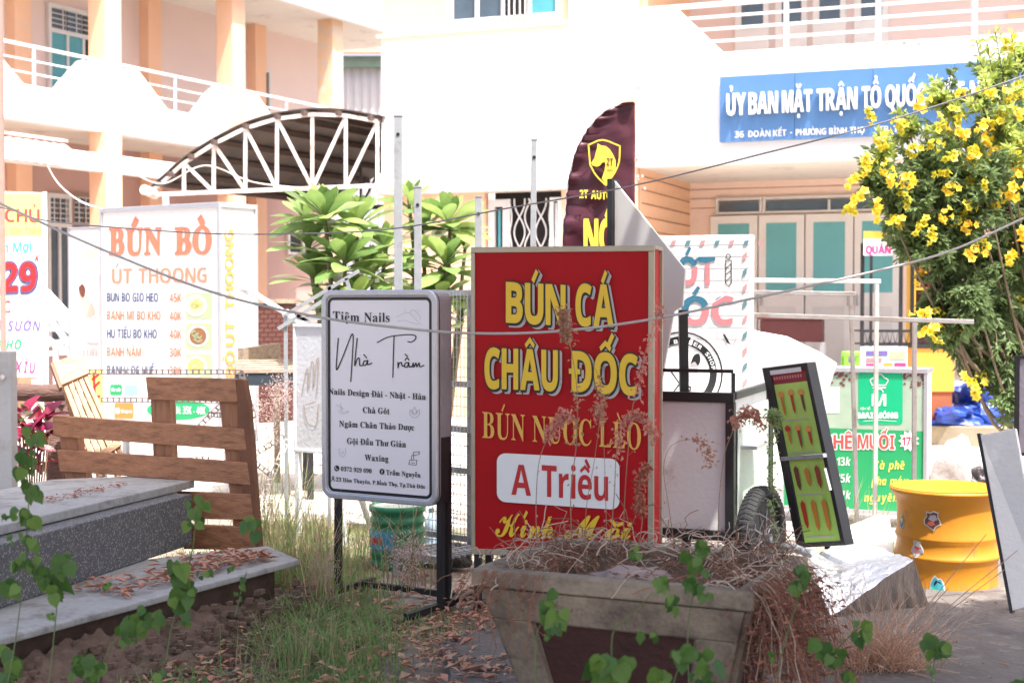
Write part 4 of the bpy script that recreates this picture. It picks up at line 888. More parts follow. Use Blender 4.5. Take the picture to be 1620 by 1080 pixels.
# --- coffee cart sign
CF = two(1240, 10.3, 1466, 9.9)
cf = thing('coffee_box_sign', 'green coffee price box sign with chef hat logo behind the steel poles', 'sign', CF.w(.5, .15, 0))
w = CF.x(1466); z1 = CF.hit(1400, 585)[1]; z0 = CF.hit(1400, 812)[1]; T = .3
GRB = mat('coffee_green_print', (.02, .33, .12), .4, var=.1, scale=1, bump=0)
B().fbox(CF, 0, w, 0.004, T, z0, z1 - .02).build('box_body', PVCW, cf)
zmid = CF.hit(1400, 680)[1]
B().fbox(CF, .01, w - .015, -.002, .004, z0 + .02, zmid).build('green_print', GRB, cf)
B().fbox(CF, .01, w - .015, -.002, .004, zmid + .001, z1 - .03).build('fade_print', mat('grey_green_fade', (.36, .46, .36), .4, var=.5, scale=1.2, bump=0), cf)
for a in ((-.01, w + .012, -.015, T + .01, z1 - .02, z1 + .012), (-.01, w + .012, -.012, .01, z0 - .01, z0 + .02), (w - .014, w + .012, -.012, .01, z0 + .02, z1 - .02)): B().fbox(CF, *a).build('edge_trim', SILV, cf, bevel=.003)
for x in (.06, w - .06): b = B(); rod(CF, b, x, 0, z0, .1, .04); b.build('leg', GREYM, cf)
rg = random.Random(4); b = B()
for k in range(90):
    x, y = rg.choice([(rg.uniform(1300, 1352), rg.uniform(586, 612)), (rg.uniform(1430, 1463), rg.uniform(586, 616))]); y = 584 + (y - 584) * rg.random(); r = rg.uniform(1.2, 2.6)
    poly(CF, -.004, ell(x, y + 2, r * 1.2, r, 7), None, None, '', build=False, b=b)
o = b.build('coffee_bean_print', P('bean', (.17, .05, .05)), cf); o['kind'] = 'stuff'
poly(CF, -.004, rrect(1358, 588, 1428, 671, 5), P('logo_green', (.0, .42, .19)), cf, 'logo_plate')
poly(CF, -.004, rrect(1298, 612, 1328, 653, 1), pWHT, cf, 'white_plate')
line(CF, -.006, [sl2([(1380, 609), (1377, 601), (1383, 597), (1387, 593), (1394, 592), (1399, 597), (1405, 601), (1401, 609)]), [(1381, 609), (1401, 609)], [(1381, 613), (1401, 613)], ell(1391, 620, 6, 5, 10, 180, 360)], 2, pWHT, cf, 'chef_hat_drawing')
text(CF, -.006, 'M', 'bold', (1379, 642), (1402, 642), 19, pWHT, cf); text(CF, -.006, 'tiệm đồ', 'sans', (1361, 648), (1377, 648), 5, pWHT, cf)
text(CF, -.006, 'MAI MÓNG', 'bold', (1358, 661), (1420, 661), 8.5, pWHT, cf, off=.05); line(CF, -.006, [[(1366, 666), (1390, 664), (1418, 666)]], .8, pWHT, cf, 'underline')
for s, a, c in (('PHÊ', 1303, 1348), ('MUỐI', 1357, 1415)):
    text(CF, -.004, s, 'bold', (a, 709), (c, 710), 22, pWHT, cf, 'letter_outline', off=.07); text(CF, -.006, s, 'bold', (a, 709), (c, 710), 22, P('coffee_red', (.62, .08, .07)), cf)
text(CF, -.004, 'CÀ', 'bold', (1268, 709), (1296, 709), 22, P('coffee_red', (.62, .08, .07)), cf)
poly(CF, -.005, [(1438 + (17 if k % 2 else 12) * math.cos(k * math.pi / 11), 697 + (17 if k % 2 else 12) * math.sin(k * math.pi / 11)) for k in range(22)], pWHT, cf, 'starburst'); text(CF, -.007, '17k', 'bold', (1427, 704), (1450, 704), 13, P('burst_red', (.4, .03, .1)), cf)
for i, s in enumerate(('13k', '15k', '17k', '20k')): text(CF, -.004, s, 'italic', (1324, 736 + 26.5 * i), (1346, 736 + 26.5 * i), 13, pWHT, cf)
for s, a, y, c in (('Cà phê', 1382, 742, 1431), ('pha máy', 1378, 767, 1437), ('nguyên', 1367, 793, 1420)): text(CF, -.004, s, 'italic', (a, y), (c, y), 13, P('coffee_yellow', (.80, .72, .12)), cf)

# --- steel pipe stands
STL = mat('scratched_steel_pipe', (.34, .32, .31), .45, metal=.4, var=.25, scale=10, dirt=(.14, .08, .06), dirt_amt=.5, dscale=5)
def stand(name, label, m, Y, bar, posts, base, w=.03):
    t = thing(name, label, 'pipe stand', V((W(posts[0][1], 480, Y).x, Y, 0)), 'steel pipe stands in front of the coffee sign')
    (xa, ya), (xb, yb) = bar; B().beam(W(xa, ya, Y), W(xb, yb, Y), w, w).build('top_bar', m, t, bevel=.003)
    for tx_, bx in posts:
        yt = ya + (yb - ya) * (tx_ - xa) / (xb - xa); p = W(tx_, yt, Y); q = W(bx, 800, Y + .1); q.z = 0
        B().beam(p - V((0, 0, w / 2)), q, w * .9, w * .9, (0, 1, 0)).build('post', m, t, bevel=.003)
        B().beam(q + V((0, -.25, .02)), q + V((0, .25, .02)), w, w).build('foot', m, t)
stand('steel_pipe_stand', 'pale steel pipe stand with the highest crossbar, before the coffee sign', mat('pale_steel', (.55, .54, .52), .45, metal=.2, var=.15, dirt=(.3, .25, .22), dirt_amt=.4), 9.45, ((1150, 443), (1393, 445)), [(1387, 1384), (1160, 1160)], 0)
stand('steel_pipe_stand', 'dark steel pipe stand with the short middle crossbar and slightly leaning post', STL, 9.3, ((1160, 462), (1353, 465)), [(1346, 1357), (1166, 1166)], 0)
stand('steel_pipe_stand', 'long low crossbar pipe stand with dark post on the right', STL, 9.1, ((1150, 497), (1540, 509)), [(1447, 1446), (1158, 1158)], 0)

# --- grey square poles behind the signs
for px, yt, Y, wd, lb_ in ((630, 185, 9.6, .055, 'tallest grey square pole rising behind the nail salon sign'), (661, 297, 9.9, .05, 'grey square pole just right of the tallest pole, among leaves'), (757, 312, 10.2, .05, 'shortest grey square pole beside the red sign corner and blue shutter'), (845, 222, 10.0, .04, 'thin grey pole in front of the white window grille')):
    p = W(px, yt, Y); q = W(px - (6 if px == 845 else 0), 600, Y); q.z = 0
    t = thing('square_pole', lb_, 'pole', q, 'grey square steel poles')
    B().beam(q, p, wd, wd, (0, 1, 0)).build('pole_tube', GREYM, t, bevel=.004); B().beam(p, p + V((0, 0, .01)), wd + .006, wd + .006, (0, 1, 0)).build('cap', GREYM, t)
    B().tube([p + V((0, -wd / 2 - .005, -.12)), p + V((0, -wd / 2 + .002, -.12))], .012, 8).build('bolt', BLACKM, t)
p = W(3, 300, 11.6)
t = thing('thin_rusty_pole', 'thin pinkish rusty pole at the far left edge running up out of view', 'pole', V((p.x, p.y, 0)))
B().beam((p.x, p.y, 0), (p.x, p.y, 6), .035, .035).build('pole_tube', mat('rusty_pink_paint', (.42, .24, .2), .6, var=.2), t)
p = W(9, 555, 8.3); t = thing('grey_post', 'weathered pale grey post with a bolt at left, in front of the log', 'post', V((p.x, p.y, 0)))
B().beam((p.x, p.y, 0), p, .1, .1).build('post_body', mat('weathered_grey_post', (.40, .40, .40), .7, var=.15, dirt=(.2, .15, .12), dirt_amt=.4), t, bevel=.008)
B().tube([p + V((.0, -.06, -.15)), p + V((.0, -.045, -.15))], .014, 10).build('bolt', RUSTW, t)

# --- cables
CAB = mat('grey_cable', (.22, .21, .22), .5, var=.15)
def cable(name, label, m, r, pts, n=10, **k):
    P3 = smoothline([W(x, y, Y) for x, y, Y in pts], n); o = B().tube(P3, r, 6).build(name, m, origin=P3[0], smooth=True); return tag(o, label, 'cable')
cable('sagging_cable', 'thick pale sagging cable crossing in front of the nail and red signs', mat('pale_cable', (.40, .38, .37), .5, var=.15), .0062, [(-300, 180, 6.6), (-100, 275, 6.6), (0, 322, 6.5), (160, 394, 6.4), (330, 460, 6.3), (480, 497, 6.3), (620, 517, 6.3), (745, 527, 6.3), (880, 524, 6.3), (1030, 505, 6.4), (1200, 470, 6.5), (1380, 430, 6.6), (1500, 398, 6.7), (1620, 345, 6.8), (1800, 265, 6.9), (2000, 160, 7)])
cable('thin_wire', 'thin grey wire dipping behind the leaves then rising to the upper right', CAB, .0042, [(-200, 300, 8), (0, 328, 8), (80, 350, 8), (300, 368, 8), (450, 370, 7.9), (620, 362, 7.8), (800, 330, 7.6), (1005, 293, 7.5), (1200, 245, 7.4), (1400, 193, 7.3), (1620, 120, 7.2), (1850, 30, 7.2)])
cable('white_cable', 'slack white cord looping down to the noodle light box top', RUSTW, .008, [(75, 262, 13.5), (88, 285, 13.5), (105, 303, 13.4), (130, 320, 13.3), (161, 331, 13.2)])
cable('white_cable', 'white cord dangling along the lower edge of the truss canopy', RUSTW, .008, [(180, 240, 19), (215, 275, 19), (260, 290, 19), (325, 262, 19.2), (400, 288, 19.3), (480, 298, 19.4)])
# ------------------------------------------------------------------ pale tarpaulin panel, piled sheets and boards on the right
def crumple(o, amp, sc, seed=0, lv=4):
    s = o.modifiers.new('sub', 'SUBSURF'); s.subdivision_type = 'SIMPLE'; s.levels = s.render_levels = lv
    tx_ = bpy.data.textures.new('crumple', 'CLOUDS'); tx_.noise_scale = sc; tx_.noise_depth = 3
    d = o.modifiers.new('disp', 'DISPLACE'); d.texture = tx_; d.strength = amp; d.mid_level = .5; d.texture_coords = 'GLOBAL'; return o
def pxprism(fr, pts, y, th, name, m, par, bevel=0.01):
    q = [fr.w(h[0], y, h[1]) for h in (fr.hit(a, c, y) for a, c in pts)]; return B().prism(q, fr.e2 * th).build(name, m, par, bevel=bevel)
f = two(1180, 10.2, 1320, 9.8)
tp = thing('blank_sign_board', 'large blank white panel sloping down behind the leaning menu board', 'panel', G(1250, 860))
pxprism(f, [(1150, 512), (1195, 524), (1240, 532), (1290, 556), (1320, 575), (1308, 612), (1296, 645), (1290, 672), (1150, 690)], 0, .06, 'panel_sheet', PVCW, tp)
B().beam(f.w(.1, .1, .2), f.w(.1, .03, 1.0), .04, .04).build('prop', GREYM, tp); B().beam(f.w(.5, .12, 0), f.w(.45, .03, .9), .04, .04).build('prop', GREYM, tp); B().beam(f.w(-.05, .05, 0), f.w(-.05, .05, .9), .04, .04).build('prop', GREYM, tp)

FOIL = mat('crumpled_foil', (.84, .85, .86), .34, metal=.85, var=.05, scale=5, bump=1.0, bscale=24)
fo = thing('foil_insulation_sheet', 'crumpled silver foil insulation slab on the paving between planter and yellow drum', 'foil sheet', G(1380, 950))
b = B(); A = V(G(1313, 976, .02)); Bc = W(1446, 884, 7.35); C = W(1338, 850, 8.1); Dd = W(1270, 868, 7.6); E_ = W(1300, 905, 7.25)
top = [A, Bc, C, Dd]
N = 26; rg = random.Random(2)
for j in range(N + 1):
    for i in range(N + 1):
        u, v = i / N, j / N; p = (A * (1 - u) + Bc * u) * (1 - v) + (E_ * .4 + Dd * .6) * v * (1 - u) + C * v * u
        p = p + V((0, 0, .014 * noise.noise(p * 8) + .010 * noise.noise(p * 24) + .02 * math.sin(math.pi * u) * math.sin(math.pi * v))); b.v.append(p)
for j in range(N):
    for i in range(N): o = j * (N + 1) + i; b.f.append((o, o + 1, o + N + 2, o + N + 1))
b.build('foil_top', FOIL, fo, smooth=True)
b = B(); M_ = 26
for i in range(M_ + 1):
    u = i / M_; p = A * (1 - u) + Bc * u; p = p + V((0, 0, .014 * noise.noise(p * 8) + .010 * noise.noise(p * 24)))
    for k in range(6): t = k / 5; q = p.copy(); q.z = max(0.0, p.z * (1 - t)); q += V((.10 * t * u, .05 * t, 0)) + V((0, .012 * math.sin(i * 1.9) + .012 * noise.noise(q * 12 + V((5, 0, 0))), 0)) * t; b.v.append(q)
for i in range(M_):
    for k in range(5): o = i * 6 + k; b.f.append((o, o + 1, o + 7, o + 6))
b.build('folded_side', mat('translucent_plastic_edge', (.30, .25, .215), .3, metal=.3, var=.5, scale=9, bump=.5, bscale=35, stretch=(3, 3, .6)), fo, smooth=True)
b = B(); p0, p1 = W(1222, 862, 7.9), W(1290, 878, 7.5); b.tube(smoothline([p0, (p0 + p1) / 2 + V((0, 0, .01)), p1], 6), .025, 8); crumple(b.build('rolled_strip', FOIL, fo, smooth=True), .015, .05, lv=1)

wp = thing('white_sheet_heap', 'sunlit blank white sheet heap between foil slab and yellow drum', 'sheet', G(1375, 905))
b = B(); q = [W(1325, 860, 8.35), W(1414, 880, 8.2), W(1408, 818, 8.9), W(1392, 812, 9.1), W(1340, 832, 9.1)]
for p in q[:1] + q[1:2]: p.z = max(.02, p.z)
b.prism([V((p.x, p.y, max(.04, p.z))) for p in q], (0, .05, -.04)); b.build('sheet', PVCW, wp, bevel=.01)
for k in (0, 1, 2): p = q[k]; B().beam((p.x * .99, p.y + .05, 0), (p.x * .99, p.y + .05, max(.03, p.z - .03)), .05, .05).build('prop', PVCW, wp)

# yellow drum
dc = G(1493, 925, 0); dc = V((dc.x + .02, dc.y + .02, 0))
dr = thing('yellow_drum', 'yellow steel drum table with waisted body and round stickers, behind the leaning white board', 'drum', dc)
YEL = mat('yellow_drum_paint', (.60, .235, .012), .48, var=.12, scale=3, bump=.08, bscale=12, dirt=(.34, .15, .03), dirt_amt=.35, dscale=6)
r0 = .288; prof = [(0, .012), (r0 - .02, .012), (r0 - .005, 0), (r0, .01), (r0 - .008, .03), (r0 - .008, .155), (r0 + .004, .175), (r0 + .008, .185), (r0 + .004, .195), (r0 - .006, .21), (r0 - .012, .27), (r0 - .003, .29), (r0 - .003, .30), (r0 - .012, .32), (r0 - .014, .42), (r0 - .012, .47), (r0 + .002, .515), (r0 + .022, .54), (r0 + .03, .552), (r0 + .03, .562), (r0 + .022, .567)]
pf = [(a, z * .985) for a, z in prof]
drb = B().lathe(dc, pf, 64).build('drum_body', YEL, dr, smooth=True)
B().lathe(dc, [(0, .552), (r0 - .0, .552), (r0 + .012, .556), (r0 + .02, .561)], 64).build('drum_top', YEL, dr, smooth=True)
def rad(z):
    for (a, za), (c, zc) in zip(pf[3:], pf[4:]):
        if za <= z <= zc and zc > za: return a + (c - a) * (z - za) / (zc - za)
    return r0
for px, py, s, sh, cs in ((1425, 832, .045, 0, (pBLU, pYEL, pVIO)), (1474, 822, .056, 1, (pBRN, pGRY, pSAL)), (1455, 869, .050, 2, (pGRY, pRED, pPNK)), (1479, 925, .058, 3, (pTEA, pBLK, pGRN))):
    h = W(px, py, dc.y - .22); z = h.z; tgt = h.x - dc.x; a0 = math.asin(max(-.98, min(.98, tgt / rad(z))))
    def sp(pts, off):
        b = B(); b.add([V((dc.x + (rad(z + y) + off) * math.sin(a0 + x / rad(z)), dc.y - (rad(z + y) + off) * math.cos(a0 + x / rad(z)), z + y)) for x, y in pts], [tuple(range(len(pts)))]); return b
    shp = [[(s * (.8 + .2 * math.sin(k * (3 + sh))) * math.cos(2 * math.pi * k / 14) * (.7 if sh == 0 else 1), s * (.85 + .15 * math.cos(k * 2.2 + sh)) * math.sin(2 * math.pi * k / 14) * 1.1) for k in range(14)]][0]
    o = sp(shp, .003).build('sticker', P('sticker_edge', (.62, .60, .58)), dr)
    sp([(x * .85, y * .85) for x, y in shp], .0045).build('sticker_print', cs[0], dr)
    sp([(x * .5 + .005, y * .35 + .012) for x, y in shp], .006).build('sticker_print', cs[1], dr); sp([(x * .45 - .004, y * .25 - .018) for x, y in shp], .006).build('sticker_print', cs[2], dr)

# leaning white board on the right
Q = Quad(W(1549, 688, 7.0), W(1606, 677, 6.9), W(1655, 950, 6.7), W(1600, 966, 6.75))
if Q.n.y > 0: Q.n = -Q.n
lw = thing('leaning_white_board', 'narrow pale grey white board leaning on the yellow drum at the right edge', 'board', V((Q.p(0, 1).x, Q.p(0, 1).y, 0)))
Q.slab(.03, 1.0, 0, 1, -.03, 0).build('panel', mat('dull_white_board', (.74, .72, .71), .5, var=.04), lw, bevel=.003); Q.slab(-.05, .029, -.01, 1.01, -.035, .003).build('black_edge', BLACKM, lw)
B().beam(Q.p(.8, .2, -.04), V((Q.p(.8, 1).x + .1, 7.35, 0)), .03, .03).build('prop', BLACKM, lw)
f = two(1606, 9.0, 1690, 8.8); fb = thing('dark_framed_board', 'dark framed purple grey board cut off by the right edge above the white board', 'board', f.w(.3, 0, 0))
za, zc = f.hit(1606, 715)[1], f.hit(1606, 562)[1]
B().fbox(f, .03, .5, .005, .03, za, zc - .02).build('panel', mat('purple_grey_panel', (.24, .22, .27), .5), fb)
for a in ((0, .031, 0, .05, 0, zc), (.5, .53, 0, .05, 0, zc), (.031, .5, 0, .05, zc - .021, zc), (.031, .5, 0, .05, za - .02, za)): B().fbox(f, *a).build('frame_bar', BLACKM, fb)

# bags
def blob(c, sx, sy, sz, seed, n=28, m=16, rough=.22, zmin=.02):
    b = B(); c = V(c)
    for j in range(m + 1):
        ph = math.pi * j / m
        for i in range(n):
            t = 2 * math.pi * i / n; d = V((math.cos(t) * math.sin(ph), math.sin(t) * math.sin(ph), math.cos(ph))); k = 1 + rough * noise.noise(d * 1.7 + V((seed, 0, 0))) * 2 + rough * .6 * noise.noise(d * 5 + V((0, seed, 0))) + .3 * rough * noise.noise(d * 13)
            p = V((d.x * sx * k, d.y * sy * k, d.z * sz * k)) + c; p.z = max(zmin, p.z); b.v.append(p)
    for j in range(m):
        for i in range(n): i2 = (i + 1) % n; b.f.append((j * n + i, (j + 1) * n + i, (j + 1) * n + i2, j * n + i2))
    return b
PLB = mat('blue_tarpaulin', (.012, .045, .26), .35, var=.4, scale=3, bump=.7, bscale=7)
c = W(1540, 668, 16.0); c.z = .24; o = thing('blue_tarp_bundle', 'crumpled blue tarpaulin bundle on the ground under the flowering bush', 'tarpaulin', c)
c = c + V((.1, .1, 0)); blob(c + V((.05, .1, .2)), .44, .30, .36, 3, rough=.35, zmin=.24).build('tarp_heap', PLB, o); blob(c + V((-.34, -.1, .08)), .34, .24, .15, 9, rough=.35, zmin=.24).build('tarp_fold', PLB, o); blob(c + V((.36, .1, .2)), .22, .22, .26, 5, rough=.35, zmin=.24).build('tarp_fold', PLB, o)
c = W(1520, 790, 10.0); c.z = 0; o = thing('white_plastic_bag', 'knotted white plastic bag behind the yellow drum', 'bag', c)
blob(c + V((.0, .1, .32)), .18, .16, .32, 11, rough=.15).build('bag_body', mat('translucent_white_plastic', (.56, .50, .47), .3, var=.35, scale=6, bump=1.0, bscale=14, trans=.35), o, smooth=True)
blob(c + V((.12, -.03, .36)), .08, .07, .10, 14, rough=.3).build('dark_contents', mat('dark_plastic_film', (.05, .04, .045), .3, bump=.6), o, smooth=True)

# green jug / bucket behind the nail sign
bc = G(629, 897); bk = thing('green_ribbed_bucket', 'dark green ribbed plastic bucket with a blue label under the nail sign', 'bucket', bc)
hb_ = W(629, 797, bc.y).z; rr = 44 * bc.y / FPX; prof = [(0, .0), (rr * .9, .0), (rr * .95, .02)]
for k in range(5):
    z = .02 + (hb_ - .06) * k / 5; d = (hb_ - .06) / 5; prof += [(rr, z + .012), (rr * .985, z + d * .45), (rr * .95, z + d * .55), (rr * .95, z + d * .92), (rr, z + d)]
prof += [(rr * 1.03, hb_ - .03), (rr * 1.03, hb_ - .005), (rr * .97, hb_), (rr * .93, hb_ - .01)]
GRP = mat('green_plastic', (.02, .20, .09), .35, var=.12, dirt=(.2, .2, .14), dirt_amt=.2)
B().lathe(bc, prof, 40).build('bucket_body', GRP, bk, smooth=True); B().lathe(bc, [(rr * .93, hb_ - .01), (rr * .9, hb_ - .02), (0, hb_ - .018)], 40).build('pale_lid', mat('pale_lid_plastic', (.55, .58, .5), .4), bk, smooth=True)
b = B()
for k in range(9):
    t = R(-75 + k * 9 - 0)
    for z in (hb_ * .34, hb_ * .62): b.v.append(bc + V((math.sin(t) * (rr + .004), -math.cos(t) * (rr + .004), z)))
for k in range(8): b.f.append((2 * k, 2 * k + 2, 2 * k + 3, 2 * k + 1))
b.build('blue_label', mat('blue_label_print', (.05, .28, .42), .4, var=.3, scale=12), bk)
b = B(); 
for k in range(5):
    t = R(-66 + k * 8); t2 = t + R(6); z = hb_ * (.46 + .02 * (k % 2)); b.add([bc + V((math.sin(a) * (rr + .006), -math.cos(a) * (rr + .006), zz)) for a, zz in ((t, z - .02), (t2, z - .02), (t2, z + .02), (t, z + .02))], [(0, 1, 2, 3)])
b.build('red_marks', pRED, bk)
bc2 = G(683, 870); bo = thing('blue_water_bottle', 'clear blue water bottle standing behind the green bucket', 'bottle', bc2)
r_ = .045; B().lathe(bc2, [(0, 0), (r_, .0), (r_, .05), (r_ * .92, .06), (r_, .07), (r_, .12), (r_ * .92, .13), (r_, .14), (r_, .19), (r_ * .4, .24), (r_ * .35, .26), (0, .26)], 20).build('bottle_body', mat('pale_blue_plastic', (.38, .52, .66), .2, var=.1), bo, smooth=True); B().lathe(bc2, [(r_ * .42, .25), (r_ * .42, .275), (0, .275)], 14).build('bottle_cap', pBLU, bo)

# wire mesh panel between the two main signs
f = two(708, 8.75, 752, 8.6)
wm = thing('wire_mesh_rack', 'grey wire mesh rack standing between the nail sign and the red sign', 'rack', f.w(.1, 0, 0))
xa, xb = f.x(640), f.x(790); za, zb = f.hit(730, 875)[1], f.hit(730, 460)[1]; b = B(); MESH = mat('mesh_wire', (.36, .35, .34), .5, metal=.4, dirt=(.16, .08, .05), dirt_amt=.5)
k = 0
while xa + k * .03 < xb: b.beam(f.w(xa + k * .03, 0, za), f.w(xa + k * .03, 0, zb), .004, .004); k += 1
k = 0
while za + k * .06 < zb: b.beam(f.w(xa, .006, za + k * .06), f.w(xb, .006, za + k * .06), .004, .004); k += 1
o = b.build('wire_mesh', MESH, wm); o['kind'] = 'stuff'
for y in (463, 608, 680, 745, 852): z = f.hit(730, y)[1]; B().beam(f.w(xa, .02, z), f.w(xb, .02, z), .025, .035).build('rail', GREYM, wm)
for x in (xa, xb, f.x(737)): B().beam(f.w(x, .03, 0), f.w(x, .03, zb), .03, .03).build('upright', GREYM, wm)
# low grate shelf of the rack
b = B(); z = f.hit(740, 860)[1]
for k in range(9): b.beam(f.w(f.x(715), -.05 - k * .05, z), f.w(f.x(790), -.05 - k * .05, z), .012, .012)
for k in range(5): b.beam(f.w(f.x(715) + k * .07, -.03, z + .004), f.w(f.x(715) + k * .07, -.5, z + .004), .012, .012)
b.build('grate_shelf', GREYM, wm); B().beam(f.w(f.x(715), -.5, z), f.w(f.x(790), -.5, z), .05, .04).build('shelf_edge', GREYM, wm)
for x in (f.x(717), f.x(788)): B().beam(f.w(x, -.5, 0), f.w(x, -.5, z - .02), .03, .03).build('shelf_leg', GREYM, wm)

# slanted white pipe and bent grey bars
t = thing('slanted_white_pipe', 'slanted white pipe with a fat elbow end above the wooden table', 'pipe', G(480, 760))
p = W(385, 453, 11); q = W(478, 512, 10.2); g0 = q + (q - p) * 1.0; g0.z = 0
B().tube([p, q, V((q.x + .5, q.y - .1, 0))], .022, 10).build('pipe', RAILW, t, smooth=True); B().tube([p + V((-.04, 0, .015)), p + (q - p) * .09], .045, 12).build('elbow_joint', RAILW, t, smooth=True)
B().tube([p + (q - p) * .75, p + (q - p) * .82], .035, 12).build('coupling', RAILW, t)
t = thing('bent_metal_frame', 'bent grey metal bars crossing below the big green leaves', 'frame', G(520, 800))
for a, c in (((452, 498), (568, 428)), ((440, 520), (520, 470)), ((470, 505), (560, 500)), ((548, 440), (556, 470)), ((520, 452), (530, 480)), ((470, 498), (505, 520)), ((540, 470), (600, 460))): B().beam(W(*a, 10), W(*c, 10), .025, .02, (0, 1, 0)).build('bar', GREYM, t)
for x, y in ((452, 498), (520, 480), (590, 462)): p = W(x, y, 10.02); B().beam((p.x, p.y, 0), p, .025, .025).build('leg', GREYM, t)

# aluminium frames heaped at left
t = thing('aluminium_frame_heap', 'heap of white aluminium frames behind the price sign edge', 'frames', G(90, 690))
for k, (a, c) in enumerate((((68, 470), (112, 525)), ((60, 478), (110, 545)), ((66, 500), (118, 505)), ((60, 520), (118, 520)), ((62, 545), (118, 538)), ((60, 560), (118, 556)), ((75, 462), (110, 500)), ((380, 555), (380, 640)), ((66, 530), (112, 560)))):
    if k == 7: continue
    B().beam(W(*a, 15.2 + k * .05), W(*c, 15 + k * .05), .06, .05, (0, 1, 0)).build('frame_bar', RAILW, t)
for x in (64, 88, 114): p = W(x, 540, 15.3); B().beam((p.x, p.y, 0), p, .05, .05).build('upright', RAILW, t)

# wooden plank table, dark below
t = thing('plank_table', 'old wooden plank table sagging behind the brown pallet', 'table', G(430, 740))
PW = wood('weathered_plank', (.36, .27, .2), (.16, .11, .08), (3, 20, 20))
f = Fr(*(W(372, 480, 11.3)[:2]), R(12)); zt = f.hit(420, 590)[1]
for k in range(5): B().fbox(f, 0, .62, k * .14, k * .14 + .125, zt + k * .012, zt + .035 + k * .012).build('plank', PW, t, bevel=.004)
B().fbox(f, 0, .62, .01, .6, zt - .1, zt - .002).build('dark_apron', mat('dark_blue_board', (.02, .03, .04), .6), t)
for x, y in ((.03, .03), (.59, .03), (.03, .6), (.59, .6)): B().fbox(f, x - .025, x + .025, y - .025, y + .025, 0, zt - .101).build('leg', BLACKM, t)
t = thing('wooden_beam_stack', 'stack of grey wooden beams left of the plank table', 'beams', G(392, 700))
for k in range(3): B().beam(W(380, 556 + k * 9, 12.2), W(440, 548 + k * 9, 12.6), .06, .06).build('beam', PW, t)
p = W(385, 575, 12.2); B().beam((p.x, p.y, 0), p, .05, .05).build('post', PW, t); p = W(438, 566, 12.55); B().beam((p.x, p.y, 0), p, .05, .05).build('post', PW, t)

# log rail with stump
t = thing('log_rail', 'thick brown log lying on a stump behind the grey post at left', 'log', G(100, 780))
LOG = mat('log_bark', (.13, .07, .055), .85, var=.35, scale=5, bump=.7, bscale=20, stretch=(1, 4, 4))
B().tube([W(-40, 618, 9.3), W(20, 620, 9.3), W(70, 622, 9.3), W(104, 620, 9.3)], .058, 14).build('log', LOG, t, smooth=True)
p = W(92, 640, 9.35); B().tube([(p.x, p.y, 0), (p.x, p.y, p.z + .0)], .08, 12).build('stump', LOG, t, smooth=True); p = W(-30, 640, 9.35); B().tube([(p.x, p.y, 0), (p.x, p.y, p.z)], .07, 12).build('stump', LOG, t, smooth=True)

# slatted wooden folding chair back
t = thing('slatted_wooden_chair', 'light wooden slatted folding chair leaning left behind the pallet', 'chair', G(130, 800))
SL = wood('light_slat_wood', (.46, .28, .15), (.26, .12, .06), (20, 2, 2)); SL2 = wood('light_board_wood', (.48, .28, .15), (.22, .1, .05), (2, 20, 20))
Q = Quad(W(87, 578, 9.0), W(126, 564, 9.1), W(185, 690, 8.7), W(140, 720, 8.6))
if Q.n.y > 0: Q.n = -Q.n
for k in range(5): u = .02 + k * .2; Q.slab(u, u + .15, .2, 1.25, -.02, .0).build('slat', SL, t, bevel=.002)
Q.slab(-.05, 1.05, -.02, .24, .001, .022).build('head_board', SL2, t, bevel=.004); Q.slab(-.16, -.05, -.02, .26, -.02, .02).build('side_edge', mat('brown_side', (.2, .08, .04), .6), t)
Q.slab(.0, 1, 1.05, 1.12, .001, .02).build('cross_rail', SL2, t)
B().beam(Q.p(.1, .3, -.03), V((Q.p(.1, 1).x - .1, 9.3, 0)), .03, .03).build('leg', SL2, t); B().beam(Q.p(.9, .3, -.03), V((Q.p(.9, 1).x - .0, 9.3, 0)), .03, .03).build('leg', SL2, t)

# slotted angle iron frame
t = thing('slotted_angle_frame', 'toppled frame of rusty grey slotted angle iron behind the pallet', 'frame', G(250, 820))
ANG = mat('slotted_angle_steel', (.22, .19, .18), .6, metal=.3, var=.3, dirt=(.1, .05, .04), dirt_amt=.6)
def angle(p, q):
    p, q = V(p), V(q); L = (q - p).length; d = (q - p) / L; up = d.cross(V((0, 1, 0))).normalized(); b = B(); h = .034
    b.beam(p + up * (h * .42), q + up * (h * .42), .003, h * .18, tuple(up)); b.beam(p - up * (h * .42), q - up * (h * .42), .003, h * .18, tuple(up)); b.beam(p - up * (h * .5) + V((0, .016, 0)), q - up * (h * .5) + V((0, .016, 0)), .033, .003, tuple(up))
    n = int(L / .04)
    for i in range(n + 1): a = p + d * (L * i / max(1, n)); b.beam(a - d * .006, a + d * .006, .003, h * .7, tuple(up))
    return b.build('slotted_bar', ANG, t)
Yf = 9.6
for a, c, ya, yc in (((132, 588), (382, 588), Yf, Yf), ((152, 632), (380, 634), Yf + .3, Yf + .3), ((134, 590), (160, 676), Yf, Yf + .1), ((382, 588), (402, 660), Yf, Yf), ((130, 590), (103, 668), Yf, Yf - .3), ((386, 660), (330, 655), Yf, Yf + .4), ((160, 672), (400, 680), Yf + .2, Yf), ((350, 640), (310, 680), Yf, Yf), ((400, 720), (448, 690), Yf - .3, Yf - .2), ((455, 695), (415, 790), Yf - .2, Yf - .5), ((395, 725), (440, 760), Yf - .1, Yf - .2), ((155, 735), (330, 725), Yf + .1, Yf)):
    angle(W(*a, ya), W(*c, yc))
for x, y, Yq in ((134, 590, Yf), (382, 588, Yf), (160, 676, Yf + .1), (400, 680, Yf)): p = W(x, y, Yq); angle(p, V((p.x + .03, p.y + .05, 0)))

